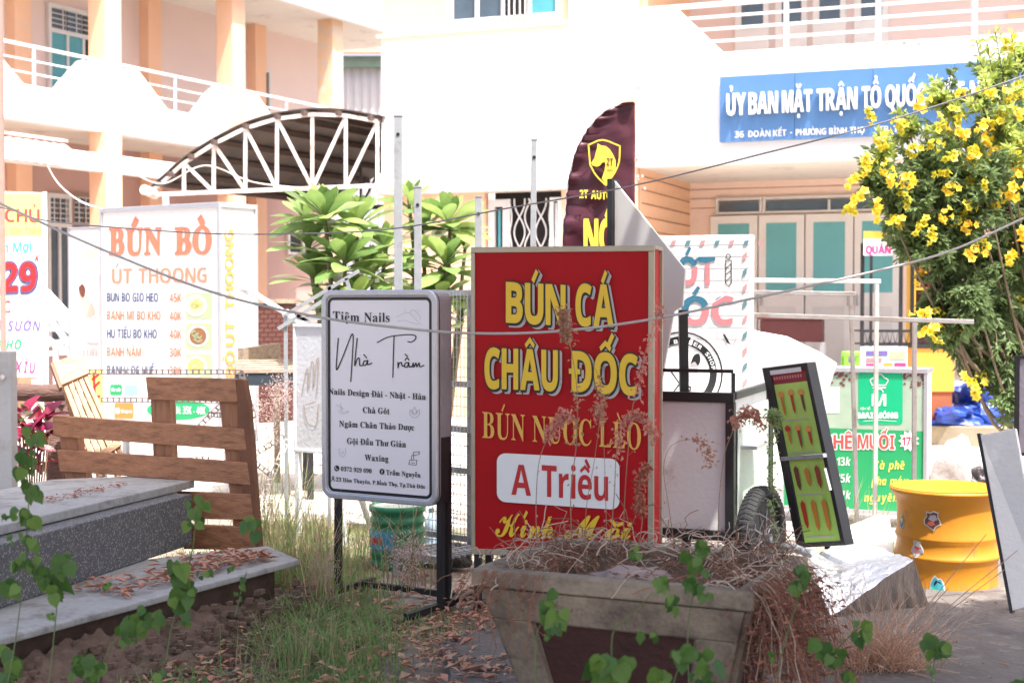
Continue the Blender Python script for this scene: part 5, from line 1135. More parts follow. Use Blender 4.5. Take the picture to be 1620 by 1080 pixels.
# wooden pallet back of a bench
t = thing('wooden_pallet', 'upright brown wooden pallet of broad boards behind the granite bench', 'pallet', G(300, 900))
PF = two(84, 8.45, 388, 7.95)
PWD = wood('reddish_pallet_wood', (.37, .165, .08), (.17, .07, .035), (1.6, 14, 20)); PWD2 = wood('reddish_pallet_upright', (.33, .145, .07), (.15, .06, .03), (14, 14, 1.6))
def board(p4, th, y, m, nm='board'):
    q = [PF.w(h[0], y, h[1]) for h in (PF.hit(a, c, y) for a, c in p4)]; return B().prism(q, PF.e2 * th).build(nm, m, t, bevel=.004)
board([(83, 657), (386, 678), (390, 713), (84, 690)], .035, -.02, PWD); board([(90, 711), (391, 731), (396, 767), (94, 745)], .035, -.02, PWD)
board([(280, 777), (396, 781), (401, 822), (280, 820)], .035, -.02, PWD); board([(290, 829), (402, 834), (404, 870), (290, 868)], .035, -.02, PWD)
board([(230, 596), (372, 599), (376, 636), (234, 632)], .035, -.021, PWD)
board([(374, 599), (385, 601), (392, 640), (410, 872), (392, 872), (376, 700)], .05, -.018, mat('dark_end_grain', (.17, .07, .035), .8, var=.3), 'end_edge')
board([(93, 685), (122, 686), (130, 760), (104, 758)], .06, .016, PWD2, 'upright'); board([(238, 630), (268, 632), (277, 830), (247, 830)], .06, .016, PWD2, 'upright'); board([(346, 630), (375, 632), (405, 875), (374, 875)], .06, .016, PWD2, 'upright')
board([(110, 745), (135, 746), (150, 900), (130, 900)], .06, .017, PWD2, 'upright')

# granite steps and bench
GRN = granite(); SLB = mat('pale_stone_slab', (.34, .335, .325), .8, var=.2, scale=30, bump=.25, bscale=50, dirt=(.14, .12, .1), dirt_amt=.5, dscale=4)
gs = thing('granite_steps', 'speckled granite bench block on a pale stone step in the left foreground', 'steps', G(150, 960))
T0, T1 = G(-60, 1026, .26), G(474, 884, .26); dd = (T1 - T0).normalized(); ln = V((-dd.y, dd.x, 0))
def slabp(pts, z0, z1, nm, m, bev=.008): return B().prism([V((p.x, p.y, z0)) for p in pts], (0, 0, z1 - z0)).build(nm, m, gs, bevel=bev)
Tb = G(430, 850, .26)
slabp([T0, T1, T1 + V((-.24, .42, 0)), T0 + ln * 1.6], .228, .26, 'lower_tread', SLB)
slabp([T0 + ln * .10, T1 + ln * .10 - dd * .08, T1 + V((-.3, .4, 0)), T0 + ln * 1.5], -.05, .226, 'rough_base', mat('dark_brown_riser', (.085, .05, .035), .95, var=.4, scale=8, bump=.8, bscale=18))  # dark brown rough base set back below the tread
B0, B1 = G(-60, 982, .262), G(304, 861, .262); bd = (B1 - B0).normalized(); bl_ = V((-bd.y, bd.x, 0))
b0, b1 = B0 + bd * 0, B1; zt = W(304, 781, B1.y).z
slabp([B0, B1, B1 + bl_ * .75, B0 + bl_ * .75], .262, zt, 'granite_block', GRN, .006)
S0, S1 = G(-60, 826, zt + .045), G(371, 756, zt + .045); sdn = (S1 - S0).normalized()
S1b = G(285, 746, zt + .05); 
zt_bench = zt + .05
slabp([B0 + bl_ * .14, B1 + bl_ * .10 + bd * .22, B1 + bl_ * .55 + bd * .28, B1 + bl_ * .9, B0 + bl_ * .9], zt + .004, zt + .05, 'top_slab', SLB, .006)
slabp([B0 + bl_ * .9, B1 + bl_ * .9, B1 + bl_ * 1.6 - bd * .3, B0 + bl_ * 1.6], -.02, zt - .04, 'rear_ledge', SLB, .006)

# ------------------------------------------------------------------ concrete planter
FR_, FLf = V((.83, 4.86, 0)), V((-.155, 5.32, 0)); uu = (FR_ - FLf); Lu = uu.length; uu.normalize(); vv = V((-uu.y, uu.x, 0)); Lv = .80
PO = Fr(FLf.x, FLf.y, math.atan2(uu.y, uu.x))
pl = thing('concrete_planter', 'tapered square concrete planter with dead vines in the centre foreground', 'planter', PO.w(Lu / 2, Lv / 2, 0))
HZ = .605
def rct(i, z): return [PO.w(i, i, z), PO.w(Lu - i, i, z), PO.w(Lu - i, Lv - i, z), PO.w(i, Lv - i, z)]
b = B(); rings = [rct(.19, 0), rct(.035, HZ - .065), rct(0, HZ - .065), rct(0, HZ), rct(.075, HZ), rct(.10, HZ - .16)]
for r in rings: b.v += r
for k in range(len(rings) - 1):
    for i in range(4): j = (i + 1) % 4; b.f.append((4 * k + i, 4 * k + j, 4 * k + 4 + j, 4 * k + 4 + i))
o = b.build('planter_body', CONC, pl, bevel=.008)
# recessed panels on the faces, framed by raised concrete
def facepan(a0, a1, a2, a3):
    n = (a1 - a0).cross(a3 - a0).normalized(); q = lambda u, v: (a0 * (1 - u) + a1 * u) * (1 - v) + (a3 * (1 - u) + a2 * u) * v
    if n.dot(a0 - PO.w(Lu / 2, Lv / 2, .3)) < 0: n = -n
    def sl(u0, u1, v0, v1, m, nm, th): B().prism([q(u0, v0) - n * .01, q(u1, v0) - n * .01, q(u1, v1) - n * .01, q(u0, v1) - n * .01], n * (.01 + th)).build(nm, m, pl, bevel=.006)
    sl(.0, 1, .78, 1.0, CONC, 'face_frame', .022); sl(0, .16, .0, .78, CONC, 'face_frame', .021); sl(.84, 1, 0, .78, CONC, 'face_frame', .021)
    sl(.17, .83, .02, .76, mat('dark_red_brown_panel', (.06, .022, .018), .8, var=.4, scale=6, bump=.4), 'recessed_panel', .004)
lo, hi = rct(.19, 0), rct(.037, HZ - .066)
facepan(lo[0], lo[1], hi[1], hi[0]); facepan(lo[1], lo[2], hi[2], hi[1]); facepan(lo[3], lo[0], hi[0], hi[3])
b = B(); n = 24
for j in range(n + 1):
    for i in range(n + 1):
        x, y = .085 + (Lu - .17) * i / n, .085 + (Lv - .17) * j / n; p = PO.w(x, y, 0); b.v.append(V((p.x, p.y, HZ - .12 + .07 * math.sin(math.pi * i / n) * math.sin(math.pi * j / n) + .03 * noise.noise(p * 9))))
for j in range(n):
    for i in range(n): o = j * (n + 1) + i; b.f.append((o, o + 1, o + n + 2, o + n + 1))
b.build('soil', mat('dry_soil', (.13, .085, .06), .95, var=.4, scale=14, bump=.7), pl, smooth=True)
t = thing('pale_stone', 'pale pinkish stone lying on the soil inside the planter', 'stone', PO.w(.52, .3, HZ - .06))
blob(PO.w(.50, .36, HZ - .085), .17, .11, .07, 21, rough=.15).build('stone_body', mat('pinkish_stone', (.34, .26, .24), .85, var=.15), t, smooth=True)

# ------------------------------------------------------------------ background furniture on the right
t = thing('orange_cabinet', 'orange cabinet with a dark red foot beyond the coffee sign', 'cabinet', V((W(1483, 690, 15.9).x, 15.9, .24)))
c = W(1483, 690, 15.9); f = Fr(W(1448, 480, c.y).x, c.y, 0); zt = f.hit(1480, 550)[1]; zm = f.hit(1480, 620)[1]; w = f.x(1511)
B().fbox(f, 0, w, 0, .4, zm, zt).build('cabinet_body', mat('orange_cabinet_paint', (.75, .30, .04), .5, var=.08), t, bevel=.01); B().fbox(f, .03, w - .02, .02, .38, .235, zm - .001).build('cabinet_foot', mat('rust_brown', (.28, .08, .03), .7), t); B().fbox(f, -.02, w + .02, -.02, .42, zt + .001, zt + .03).build('cabinet_top', BLACKM, t)
t = thing('display_shelf', 'black framed display shelf with yellow edges and maroon jars in front of the doors', 'shelf', V((W(1425, 480, 18).x, 18, 0)))
f = Fr(W(1364, 480, 18).x, 18, 0)
for x in (1364, 1425, 1443): xx = f.x(x); B().beam(f.w(xx, 0, 0), f.w(xx, 0, f.hit(x, 385)[1]), .04, .04).build('upright', BLACKM, t)
b0_, b1_ = f.x(1448), f.x(1500)
B().fbox(f, b0_ - .03, b0_, -.02, .3, f.hit(1450, 545)[1], f.hit(1450, 380)[1]).build('yellow_edge', P('shelf_yellow', (.75, .45, .05)), t)
for k, y in enumerate((405, 428, 455, 480, 512)):
    z = f.hit(1450, y)[1]; B().fbox(f, b0_, b1_, 0, .3, z - .03, z).build('shelf_board', P('shelf_yellow', (.75, .45, .05)), t)
B().fbox(f, b0_, b1_, .3, .32, f.hit(1450, 545)[1], f.hit(1450, 380)[1]).build('back_panel', mat('dark_maroon_panel', (.09, .03, .04), .6), t); B().beam(f.w(b1_, .1, 0), f.w(b1_, .1, f.hit(1500, 380)[1]), .04, .04).build('upright', BLACKM, t)
k = 0
for y in (405, 428, 455):
    for i in range(3):
        z = f.hit(1450, y)[1]; c = f.w(b0_ + .08 + i * .13, .12, z); k += 1
        j = thing('maroon_jar', 'maroon jar at the %s of the %s board of the display shelf' % (('left', 'middle', 'right')[i], {405: 'top', 428: 'second', 455: 'third'}[y]), 'jar', c, 'maroon jars on the display shelf')
        B().lathe(c, [(0, 0), (.045, 0), (.05, .03), (.05, .09), (.03, .12), (.03, .14), (0, .14)], 12).build('jar_body', mat('maroon_jar_glass', (.22, .03, .07), .3), j, smooth=True)
t = thing('coupon_placard', 'small placard with pink lettering on a yellow top hanging by the shelf', 'placard', V((W(1390, 480, 17.9).x, 17.9, 0)))
f2 = two(1366, 17.9, 1414, 17.9); q = f2.hit(1366, 404); s = f2.hit(1412, 378); B().fbox(f2, 0, s[0], 0, .03, q[1], s[1]).build('panel', PVCW, t); B().fbox(f2, 0, s[0], 0, .03, s[1] + .001, f2.hit(1366, 366)[1]).build('panel', P('shelf_yellow', (.75, .45, .05)), t)
text(f2, -.004, 'QUÁN', 'bold', (1370, 401), (1409, 401), 12, pMAG, t, off=.04); b = B(); rod(f2, b, .1, 0, q[1], .02, .03); b.build('post', BLACKM, t)
t = thing('leaflet_board', 'pastel leaflet board with pink and yellow boxes behind the coffee sign', 'board', V((W(1400, 480, 13).x, 13, 0)))
f2 = two(1362, 13, 1436, 13); q = f2.hit(1362, 590); s = f2.hit(1436, 548); B().fbox(f2, 0, s[0], 0, .03, q[1], s[1]).build('panel', P('pastel_blue', (.5, .6, .66)), t, bevel=.004); b = B(); rod(f2, b, .05, 0, q[1], .05, .03); rod(f2, b, s[0] - .05, 0, q[1], .05, .03); b.build('legs', GREYM, t)
for a, c, d, e, m in ((1370, 555, 1404, 562, pVIO), (1370, 566, 1395, 572, pPNK), (1370, 575, 1390, 586, pMAG), (1408, 556, 1432, 568, P('pastel_yellow', (.8, .68, .3))), (1398, 574, 1412, 586, pORG), (1415, 574, 1433, 586, pMAG)): poly(f2, -.004, [(a, c), (d, c), (d, e), (a, e)], m, t, 'print_block')
t = thing('green_plastic_stool', 'bright green plastic stool peeking above the coffee sign', 'stool', G(1349, 700)); c = G(1349, 700); c = V((W(1349, 480, 14).x, 14, 0))
f2 = Fr(c.x - .075, 14, 0); zt = f2.hit(1349, 556)[1]; GP = mat('lime_plastic', (.22, .58, .06), .4); B().fbox(f2, 0, .16, 0, .16, zt - .05, zt).build('seat', GP, t, bevel=.01)
for x, y in ((.015, .015), (.145, .015), (.015, .145), (.145, .145)): B().fbox(f2, x - .015, x + .015, y - .015, y + .015, zt - .75, zt - .051).build('leg', GP, t)
B().fbox(f2, .03, .13, -.004, .006, zt - .18, zt - .11).build('rung', GP, t); B().fbox(f2, -.1, .3, -.1, .3, 0, zt - .751).build('wooden_crate', PW, t)
t = thing('wire_basket_table', 'thin black wire framed table in front of the teal doors', 'table', V((W(1400, 480, 16).x, 16, 0)))
f2 = Fr(W(1364, 480, 16).x, 16, 0); w = f2.x(1505)
for y in (524, 545): z = f2.hit(1400, y)[1]; B().beam(f2.w(0, 0, z), f2.w(w, 0, z), .02, .02).build('wire_rail', BLACKM, t); B().beam(f2.w(0, .5, z), f2.w(w, .5, z), .02, .02).build('wire_rail', BLACKM, t)
for x in (0, w):
    for y in (0, .5): B().beam(f2.w(x, y, 0), f2.w(x, y, f2.hit(1400, 522)[1]), .025, .025).build('leg', BLACKM, t)
b = B(); z0_, z1_ = f2.hit(1400, 545)[1], f2.hit(1400, 524)[1]
for k in range(16): b.tube([f2.w(w * k / 16, 0, z0_), f2.w(w * (k + .5) / 16, 0, z1_), f2.w(w * (k + 1) / 16, 0, z0_)], .006, 4)
b.build('scroll_wire', BLACKM, t)
# ------------------------------------------------------------------ vegetation
LF_A = mat('bright_glossy_leaf', (.25, .38, .12), .3, var=.4, scale=7, bump=.05, trans=.35)
LF_B = mat('bush_leaf', (.25, .35, .14), .5, var=.5, scale=3, bump=0, trans=.45)
LF_N = mat('fresh_bush_leaf', (.40, .52, .14), .5, var=.3, scale=3, bump=0, trans=.45)
HEART = mat('heart_leaf', (.07, .165, .028), .5, var=.35, scale=12, bump=.1, bscale=60, trans=.35)
DRYL = mat('dry_leaf', (.46, .22, .15), .8, var=.45, scale=9, bump=.1)
DRYP = mat('dry_flower_head', (.50, .27, .17), .85, var=.4, scale=14, bump=0, trans=.2)
PINKG = mat('pinkish_grass_plume', (.66, .50, .45), .9, var=.3, scale=10, bump=0, trans=.3)
YFL = mat('yellow_petal', (.92, .73, .06), .5, var=.12, scale=20, bump=0, trans=.3)
rg = random.Random(11)
def frame_to(d, up=V((0, 0, 1)), roll=0.0):
    d = d.normalized(); x = d.cross(up)
    if x.length < .01: x = V((1, 0, 0))
    x.normalize(); z = x.cross(d); M = Matrix((x, d, z)).transposed().to_4x4()
    return M @ Matrix.Rotation(roll, 4, 'Y')
def leafmesh(name, m, L, Wd, prof, droop=.15, fold=.12, n=7):
    b = B()
    for i in range(n + 1):
        t = i / n; w = Wd * prof(t) / 2; y = L * t; z = -droop * L * t * t
        b.v += [V((-w, y, z + fold * w)), V((0, y, z)), V((w, y, z + fold * w))]
    for i in range(n): o = 3 * i; b.f += [(o, o + 1, o + 4, o + 3), (o + 1, o + 2, o + 5, o + 4)]
    me = bpy.data.meshes.new(name); me.from_pydata([tuple(v) for v in b.v], [], b.f); me.materials.append(m); me.polygons.foreach_set('use_smooth', [True] * len(me.polygons)); return me
OBOV = [leafmesh('leaf', LF_A, .31 + .04 * k, .115 + .01 * k, lambda t: (.10 + 1.0 * math.sin(math.pi * min(1, t ** 1.7 * .97 + .02)) ** .8) if t < 1 else .12, droop=(.05, .2, .38)[k]) for k in range(3)]
def rosette_plant(label, ros, Y, base_px, seed):
    r = random.Random(seed); g = V((W(base_px, 480, Y).x, Y, 0)); t = thing('broad_leaved_shrub', label, 'shrub', g)
    b = B(); cnt = 0; st = g + V((0, 0, 0))
    for (px, py, dy, n, s) in ros:
        n = int(n * 1.5)
        c = W(px, py, Y + dy); mid = g.lerp(c, .5) + V((0, 0, -.1)); b.tube(smoothline([g + V((r.uniform(-.05, .05), r.uniform(-.05, .05), 0)), mid, c - V((0, 0, .12)), c], 5), .03, 7, taper=.35)
        for i in range(n):
            a = i * 2.4 + r.uniform(-.2, .2); e = R(86 - 82 * (i / n) ** .85 + r.uniform(-8, 8)); d = V((math.cos(a) * math.cos(e), math.sin(a) * math.cos(e), math.sin(e)))
            sc = s * (.88 if px < 500 else 1) * (.6 + .5 * min(1, i / n * 2)) * r.uniform(.85, 1.12); o = c - V((0, 0, .16 * i / n)) 
            M = Matrix.Translation(o) @ frame_to(d, roll=r.uniform(-.4, .4)) @ Matrix.Scale(sc, 4)
            inst(OBOV[min(2, int(i / n * 3))], 'leaf', t, M); cnt += 1
    b.build('stem', mat('grey_green_stem', (.14, .13, .08), .8), t, smooth=True)
rosette_plant('large leafy shrub with long glossy green leaves, left of the tallest grey pole', [(515, 330, -.2, 22, 1.0), (565, 345, .1, 18, .95), (490, 375, .1, 16, .95), (545, 400, -.3, 20, 1.0), (500, 425, 0, 16, .9), (590, 420, .2, 16, .9), (560, 470, -.2, 18, .95), (610, 380, .3, 14, .8), (480, 330, .2, 12, .8), (520, 480, .2, 14, .8), (600, 495, .1, 12, .9)], 12.0, 555, 5)
rosette_plant('leafy green shrub with a reddish bud between the grey poles and window', [(712, 340, 0, 22, 1.0), (668, 350, .2, 16, .95), (705, 405, -.2, 20, .95), (655, 420, .1, 14, .85), (735, 380, .3, 12, .85), (700, 455, -.1, 18, .95), (665, 480, .1, 16, .9), (730, 490, .1, 12, .9), (648, 310, .3, 12, .8)], 12.6, 695, 6)

def leafquads(b, c, d, L, w, fold=.3):
    d = d.normalized(); s = d.cross(V((rg.uniform(-1, 1), rg.uniform(-1, 1), rg.uniform(-.2, 1)))); 
    if s.length < .01: s = V((1, 0, 0))
    s.normalize(); n = s.cross(d) * (w * fold); m = c + d * (L * .5)
    b.add([c, m + s * w / 2 + n, c + d * L, m - s * w / 2 + n, m], [(0, 1, 4), (1, 2, 4), (2, 3, 4), (3, 0, 4)])
# yellow flowering bush
ty = V((W(1700, 480, 11.4).x, 11.4, 0)); fbu = thing('yellow_flowering_bush', 'tall bush with bright yellow trumpet flowers overhanging from the right edge', 'bush', ty)
blobs = [(1480, 285, 62, 11.0), (1425, 330, 50, 10.9), (1385, 290, 30, 10.8), (1540, 250, 66, 11.2), (1590, 330, 70, 11.4), (1520, 350, 60, 11.0), (1600, 190, 50, 11.5), (1450, 390, 46, 11.0), (1500, 440, 46, 11.1), (1560, 420, 62, 11.3), (1610, 450, 60, 11.5), (1530, 510, 46, 11.3), (1596, 530, 46, 11.4), (1480, 480, 26, 11.1), (1615, 600, 32, 11.4), (1660, 300, 110, 11.8), (1670, 480, 90, 11.8), (1400, 250, 24, 10.9), (1440, 215, 30, 10.9), (1570, 480, 60, 11.2), (1606, 560, 40, 11.2), (1495, 400, 48, 11.0), (1540, 460, 40, 10.9), (1500, 500, 26, 11.0), (1640, 400, 60, 11.2), (1560, 565, 26, 11.2), (1606, 610, 34, 11.1), (1570, 170, 50, 11.0), (1600, 240, 50, 11.0), (1500, 160, 30, 11.0), (1560, 300, 46, 10.9), (1575, 130, 34, 11.4), (1615, 100, 30, 11.5), (1700, 180, 80, 11.9)]
bl_, bn_, br = B(), B(), B()
fl_spots = []
for (px, py, rp, Y) in blobs:
    c = W(px, py, Y); rad_ = rp * Y / FPX * 1.05
    st = ty + V((rg.uniform(-.1, .1), rg.uniform(-.1, .1), 0)); md = st.lerp(c, .6) + V((0, 0, -.25)); br.tube(smoothline([st, st.lerp(md, .5) + V((.05, 0, .25)), md, c], 5), .028, 6, taper=.2)
    nt_ = int((16 + 52 * rad_ / .3) * (.30 if py < 262 else 1))
    for k in range(nt_):
        d = V((rg.gauss(0, 1), rg.gauss(0, 1), rg.gauss(0, 1))).normalized(); rr = rad_ * rg.uniform(.35, 1.12 if py > 262 else 1.5); e = c + d * rr; s0 = c + d * rr * .2
        droopy = py > 400; e += V((0, 0, -.12 if droopy else .05)); dirv = (e - s0); br.tube([s0, s0.lerp(e, .5) + V((0, 0, .02)), e], .0045, 3, caps=False)
        fresh = py < 260 and rg.random() < .55
        for j in range(9):
            q = s0.lerp(e, .25 + .75 * j / 8)
            for q2 in range(3 if px < 1500 else 4):
                ld = V((rg.uniform(-1, 1), rg.uniform(-1, 1), rg.uniform(-.9, .35 if not fresh else 1))) + dirv.normalized() * .5
                leafquads(bn_ if fresh else bl_, q, ld, rg.uniform(.055, .10), rg.uniform(.022, .036))
        if rg.random() < (.05 if 180 < py < 360 else .02): fl_spots.append(e)
for px in (1390, 1545, 1575, 1600, 1630, 1560):   # airy shoots at the top
    py = 60 if px > 1500 else 235; c = W(px, py + rg.uniform(-10, 30), 11.3); s0 = W(px + 20, py + 110, 11.4); br.tube([s0, c], .004, 3, caps=False)
    for j in range(14):
        q = s0.lerp(c, j / 13)
        for _ in range(5): leafquads(bn_, q, V((rg.uniform(-1, 1), rg.uniform(-1, 1), rg.uniform(-.2, 1))), rg.uniform(.06, .1), .02)
o = bl_.build('foliage', LF_B, fbu); o['kind'] = 'stuff'
o = bn_.build('young_foliage', LF_N, fbu); o['kind'] = 'stuff'; br.build('branches', mat('bush_branch', (.16, .12, .08), .8), fbu)
tr = B().tube([ty, ty + V((-.02, 0, 1.2)), ty + V((-.1, 0, 2.2))], .07, 10, taper=.5).build('trunk', MATS['bush_branch'], fbu)
def flowermesh(seed):
    r = random.Random(seed); b = B()
    for k in range(7):
        d = V((r.uniform(-1, 1), -abs(r.uniform(.1, 1)), r.uniform(-.5, .9))).normalized(); c = V((r.uniform(-.05, .05), r.uniform(-.03, .03), r.uniform(-.04, .05)))
        e = d.orthogonal().normalized(); g = d.cross(e); o = len(b.v); b.v.append(c)
        for i in range(10):
            t = 2 * math.pi * i / 10; rr = .034 if i % 2 else .026; b.v.append(c + d * .045 + (e * math.cos(t) + g * math.sin(t)) * .014)
        for i in range(10):
            t = 2 * math.pi * i / 10; rr = .04 if i % 2 else .028; b.v.append(c + d * (.055 if i % 2 else .05) + (e * math.cos(t) + g * math.sin(t)) * rr)
        for i in range(10): j = (i + 1) % 10; b.f += [(o, o + 1 + i, o + 1 + j), (o + 1 + i, o + 11 + i, o + 11 + j, o + 1 + j)]
    me = bpy.data.meshes.new('flower_cluster'); me.from_pydata([tuple(v) for v in b.v], [], b.f); me.materials.append(YFL); return me
FM = [flowermesh(k) for k in range(5)]
for px, py, Y in [(1425, 200, 10.7), (1415, 285, 10.5), (1365, 262, 10.6), (1345, 285, 10.6), (1355, 315, 10.6), (1420, 350, 10.6), (1455, 355, 10.7), (1385, 335, 10.6), (1490, 275, 10.7), (1520, 210, 10.8), (1545, 285, 10.9), (1560, 215, 10.9), (1600, 235, 11), (1605, 275, 11), (1580, 320, 10.9), (1535, 360, 10.8), (1530, 325, 10.8), (1600, 72, 11.2), (1480, 230, 10.7), (1460, 165, 10.7), (1455, 500, 10.8), (1465, 520, 10.8), (1515, 500, 10.9), (1530, 600, 10.9), (1540, 615, 10.9), (1545, 408, 10.8), (1600, 408, 10.9), (1615, 380, 10.9), (1550, 195, 10.8), (1400, 265, 10.6), (1440, 290, 10.6), (1500, 345, 10.7), (1370, 185, 10.8), (1505, 300, 10.7), (1610, 310, 10.9), (1475, 375, 10.7), (1350, 340, 10.6), (1485, 530, 10.9), (1512, 190, 10.8), (1580, 250, 10.9), (1560, 150, 10.8), (1590, 160, 10.9), (1610, 180, 10.9), (1575, 190, 10.9), (1480, 200, 10.8), (1615, 140, 11), (1450, 240, 10.7), (1395, 225, 10.7), (1500, 250, 10.7), (1540, 240, 10.7)]:
    fl_spots.append(W(px + rg.uniform(-4, 4), py + rg.uniform(-4, 4), Y))
for p in fl_spots[:230]: inst(FM[rg.randrange(5)], 'flower_cluster', fbu, Matrix.Translation(p) @ Matrix.Rotation(rg.uniform(-.8, .8), 4, 'Z') @ Matrix.Rotation(rg.uniform(-1, 1), 4, 'Y') @ Matrix.Scale(rg.uniform(.7, 1.05), 4))

# shade tree over the camera, out of frame above: its crown shades the foreground
tt = thing('shade_tree', 'large dense tree behind the viewer whose crown shades the foreground', 'tree', V((3.6, -1.6, 0)))
B().tube(smoothline([(3.6, -1.6, 0), (3.5, -1.4, 2), (3.2, -1, 4), (2.8, -.4, 5.4)], 4), .24, 12, taper=.5).build('trunk', mat('tree_bark', (.12, .08, .06), .9, bump=.6), tt, smooth=True)
lm = B(); r = random.Random(21)
limbs = B()
for k in range(9):
    e = V((-2 + 7 * r.random(), 5.5 * r.random(), r.uniform(5.2, 6.6))); limbs.tube(smoothline([(3.2, -1, 4), V((3.2, -1, 4)).lerp(e, .5) + V((0, 0, .6)), e], 4), .09, 7, taper=.3)
limbs.build('limb', MATS['tree_bark'], tt, smooth=True)
def edgeY(x): return 7.0 if x < 2.3 else 5.2 if x < 3.0 else 5.6
k = 0
while k < 19000:
    x, y, z = r.uniform(-2.6, 5.6), r.uniform(.2, 7.2), r.uniform(4.6, 7.0); ee = edgeY(x) - (z - 5) * .36 + .3 * noise.noise(V((x * 1.5, y, z)))
    if y > ee: continue
    k += 1; c = V((x, y, z)); a = V((r.gauss(0, 1), r.gauss(0, 1), r.gauss(0, .5))).normalized(); q = a.cross(V((0, 0, 1)) + V((r.uniform(-.6, .6), r.uniform(-.6, .6), 0))).normalized(); s = r.uniform(.10, .20)
    lm.add([c - a * s, c + q * s * .55, c + a * s, c - q * s * .55], [(0, 1, 2, 3)])
o = lm.build('crown', mat('tree_leaf', (.06, .11, .03), .6, var=.3, scale=2, bump=0, trans=.25), tt); o['kind'] = 'stuff'

# ---- grass, litter and dry tangles
def blade(b, p, h, w, lean, seg=3):
    a = rg.uniform(0, 6.28); s = V((math.cos(a), math.sin(a), 0)); l = V((math.cos(a + 1.6 + rg.uniform(-.6, .6)), math.sin(a + 1.6), 0)) * lean * h; o = len(b.v)
    for i in range(seg):
        t = i / seg; c = p + V((0, 0, h * t * (1 - .3 * lean * t))) + l * t * t; ww = w * (1 - t * .6) / 2; b.v += [c - s * ww, c + s * ww]
    b.v.append(p + V((0, 0, h * (1 - .3 * lean))) + l)
    for i in range(seg - 1): b.f.append((o + 2 * i, o + 2 * i + 1, o + 2 * i + 3, o + 2 * i + 2))
    b.f.append((o + 2 * seg - 2, o + 2 * seg - 1, o + 2 * seg))
def in_steps(x, y): return False
GR = mat('green_grass', (.22, .38, .11), .6, var=.4, scale=4, bump=0, trans=.35); GD = mat('dry_grass', (.42, .33, .19), .8, var=.3, scale=4, bump=0, trans=.3)
bg_, bd_ = B(), B()
def onstep(x, y):   # right of the step's front edge line?
    p = V((x, y, 0)) - T0; return p.dot(V((-dd.y, dd.x, 0))) > -.02 and y < T1.y + .5
n = 0
while n < 23000:
    y = rg.uniform(4.3, 10.2); x = rg.uniform(-2.6, .1) if y > 7.5 else rg.uniform(-1.9, -.2)
    if onstep(x, y) or (abs(x - .1) < .2 and y < 7): 
        continue
    px = 810 + x / y * FPX
    dens = .5 + .9 * noise.noise(V((x * 1.3, y * 1.1, 0))) + (.4 if 400 < px < 600 else -.3)
    if px > 640 and y < 8: dens -= .4
    if rg.random() > dens: continue
    n += 1; z = .05 * noise.noise(V((x * .9, y * .9, 0))) - .025
    dry = y > 8.3 and rg.random() < .65 or rg.random() < .22
    blade(bd_ if dry else bg_, V((x, y, z)), rg.uniform(.025, .10) * (1.9 if 400 < px < 520 and y > 6.3 else 1), rg.uniform(.004, .008), rg.uniform(.3, 1.5))
for (px, Y, h, n, sp) in ((470, 7.9, .62, 170, .16), (500, 7.6, .5, 130, .13), (450, 8.4, .6, 150, .18), (555, 8.6, .4, 120, .2), (430, 9, .8, 100, .2), (1330, 9.4, .5, 50, .2), (1420, 9.3, .45, 50, .25), (560, 6.4, .22, 130, .2), (480, 6.2, .25, 150, .22)):
    c = W(px, 480, Y)
    for k in range(n):
        p = V((c.x + rg.gauss(0, sp), Y + rg.gauss(0, sp), -.01))
        if onstep(p.x, p.y): continue
        blade(bd_ if rg.random() < .45 else bg_, p, h * rg.uniform(.5, 1.15), .0045, rg.uniform(.1, .8), 5)
tag(bg_.build('green_grass', GR, kind='stuff'), 'short and tall green grass growing between the granite steps and the signs', 'grass')
tag(bd_.build('dry_grass', GD, kind='stuff'), 'straw coloured dry grass blades mixed along the path and behind the nail sign', 'grass')
# yard weeds and dry leaves beyond
def litter(b, x, y, z, s):
    a = rg.uniform(0, 6.28); d = V((math.cos(a), math.sin(a), rg.uniform(-.1, .35))) * s; q = V((-math.sin(a), math.cos(a), rg.uniform(-.2, .2))) * s * rg.uniform(.3, .55); c = V((x, y, z)); u = V((0, 0, s * rg.uniform(.1, .5)))
    b.add([c - d, c + q * .9 - d * .2 + u, c + d, c - q * .9 + d * .1 + u * .9, c + V((0, 0, -.001))], [(0, 1, 4), (1, 2, 4), (2, 3, 4), (3, 0, 4)])
l1, l2 = B(), B()
n = 0
while n < 2600:
    y = rg.uniform(4.2, 8.2); x = rg.uniform(-2.2, .4)
    if onstep(x, y): continue
    if rg.random() > .38 + 1.3 * noise.noise(V((x * 1.8, y * 1.6, 7))): continue
    if abs(x - .4) < .3 and y < 6.2: continue
    n += 1; (litter)(l1 if rg.random() < .6 else l2, x, y, .05 * noise.noise(V((x * .9, y * .9, 0))) + rg.uniform(-.01, .02) if x < -.3 else .03, rg.choice((1, 1, 1.6)) * rg.uniform(.014, .032))
for k in range(330):   # heaps on the tread
    u = rg.random(); p = T1 + (-dd) * (.1 + 1.1 * u ** 1.5) + ln * (.10 + abs(rg.gauss(.12, .12))); litter(l1 if rg.random() < .7 else l2, p.x, p.y, .27 + .035 * rg.random(), rg.uniform(.018, .045))
for k in range(500): y = rg.uniform(9, 16); x = rg.uniform(-4, 4.5); litter(l2, x, y, .035, rg.uniform(.02, .045))
for k in range(130): x = rg.uniform(.9, 3); y = rg.uniform(4.4, 8.2); litter(l1, x, y, .03, rg.uniform(.006, .02))
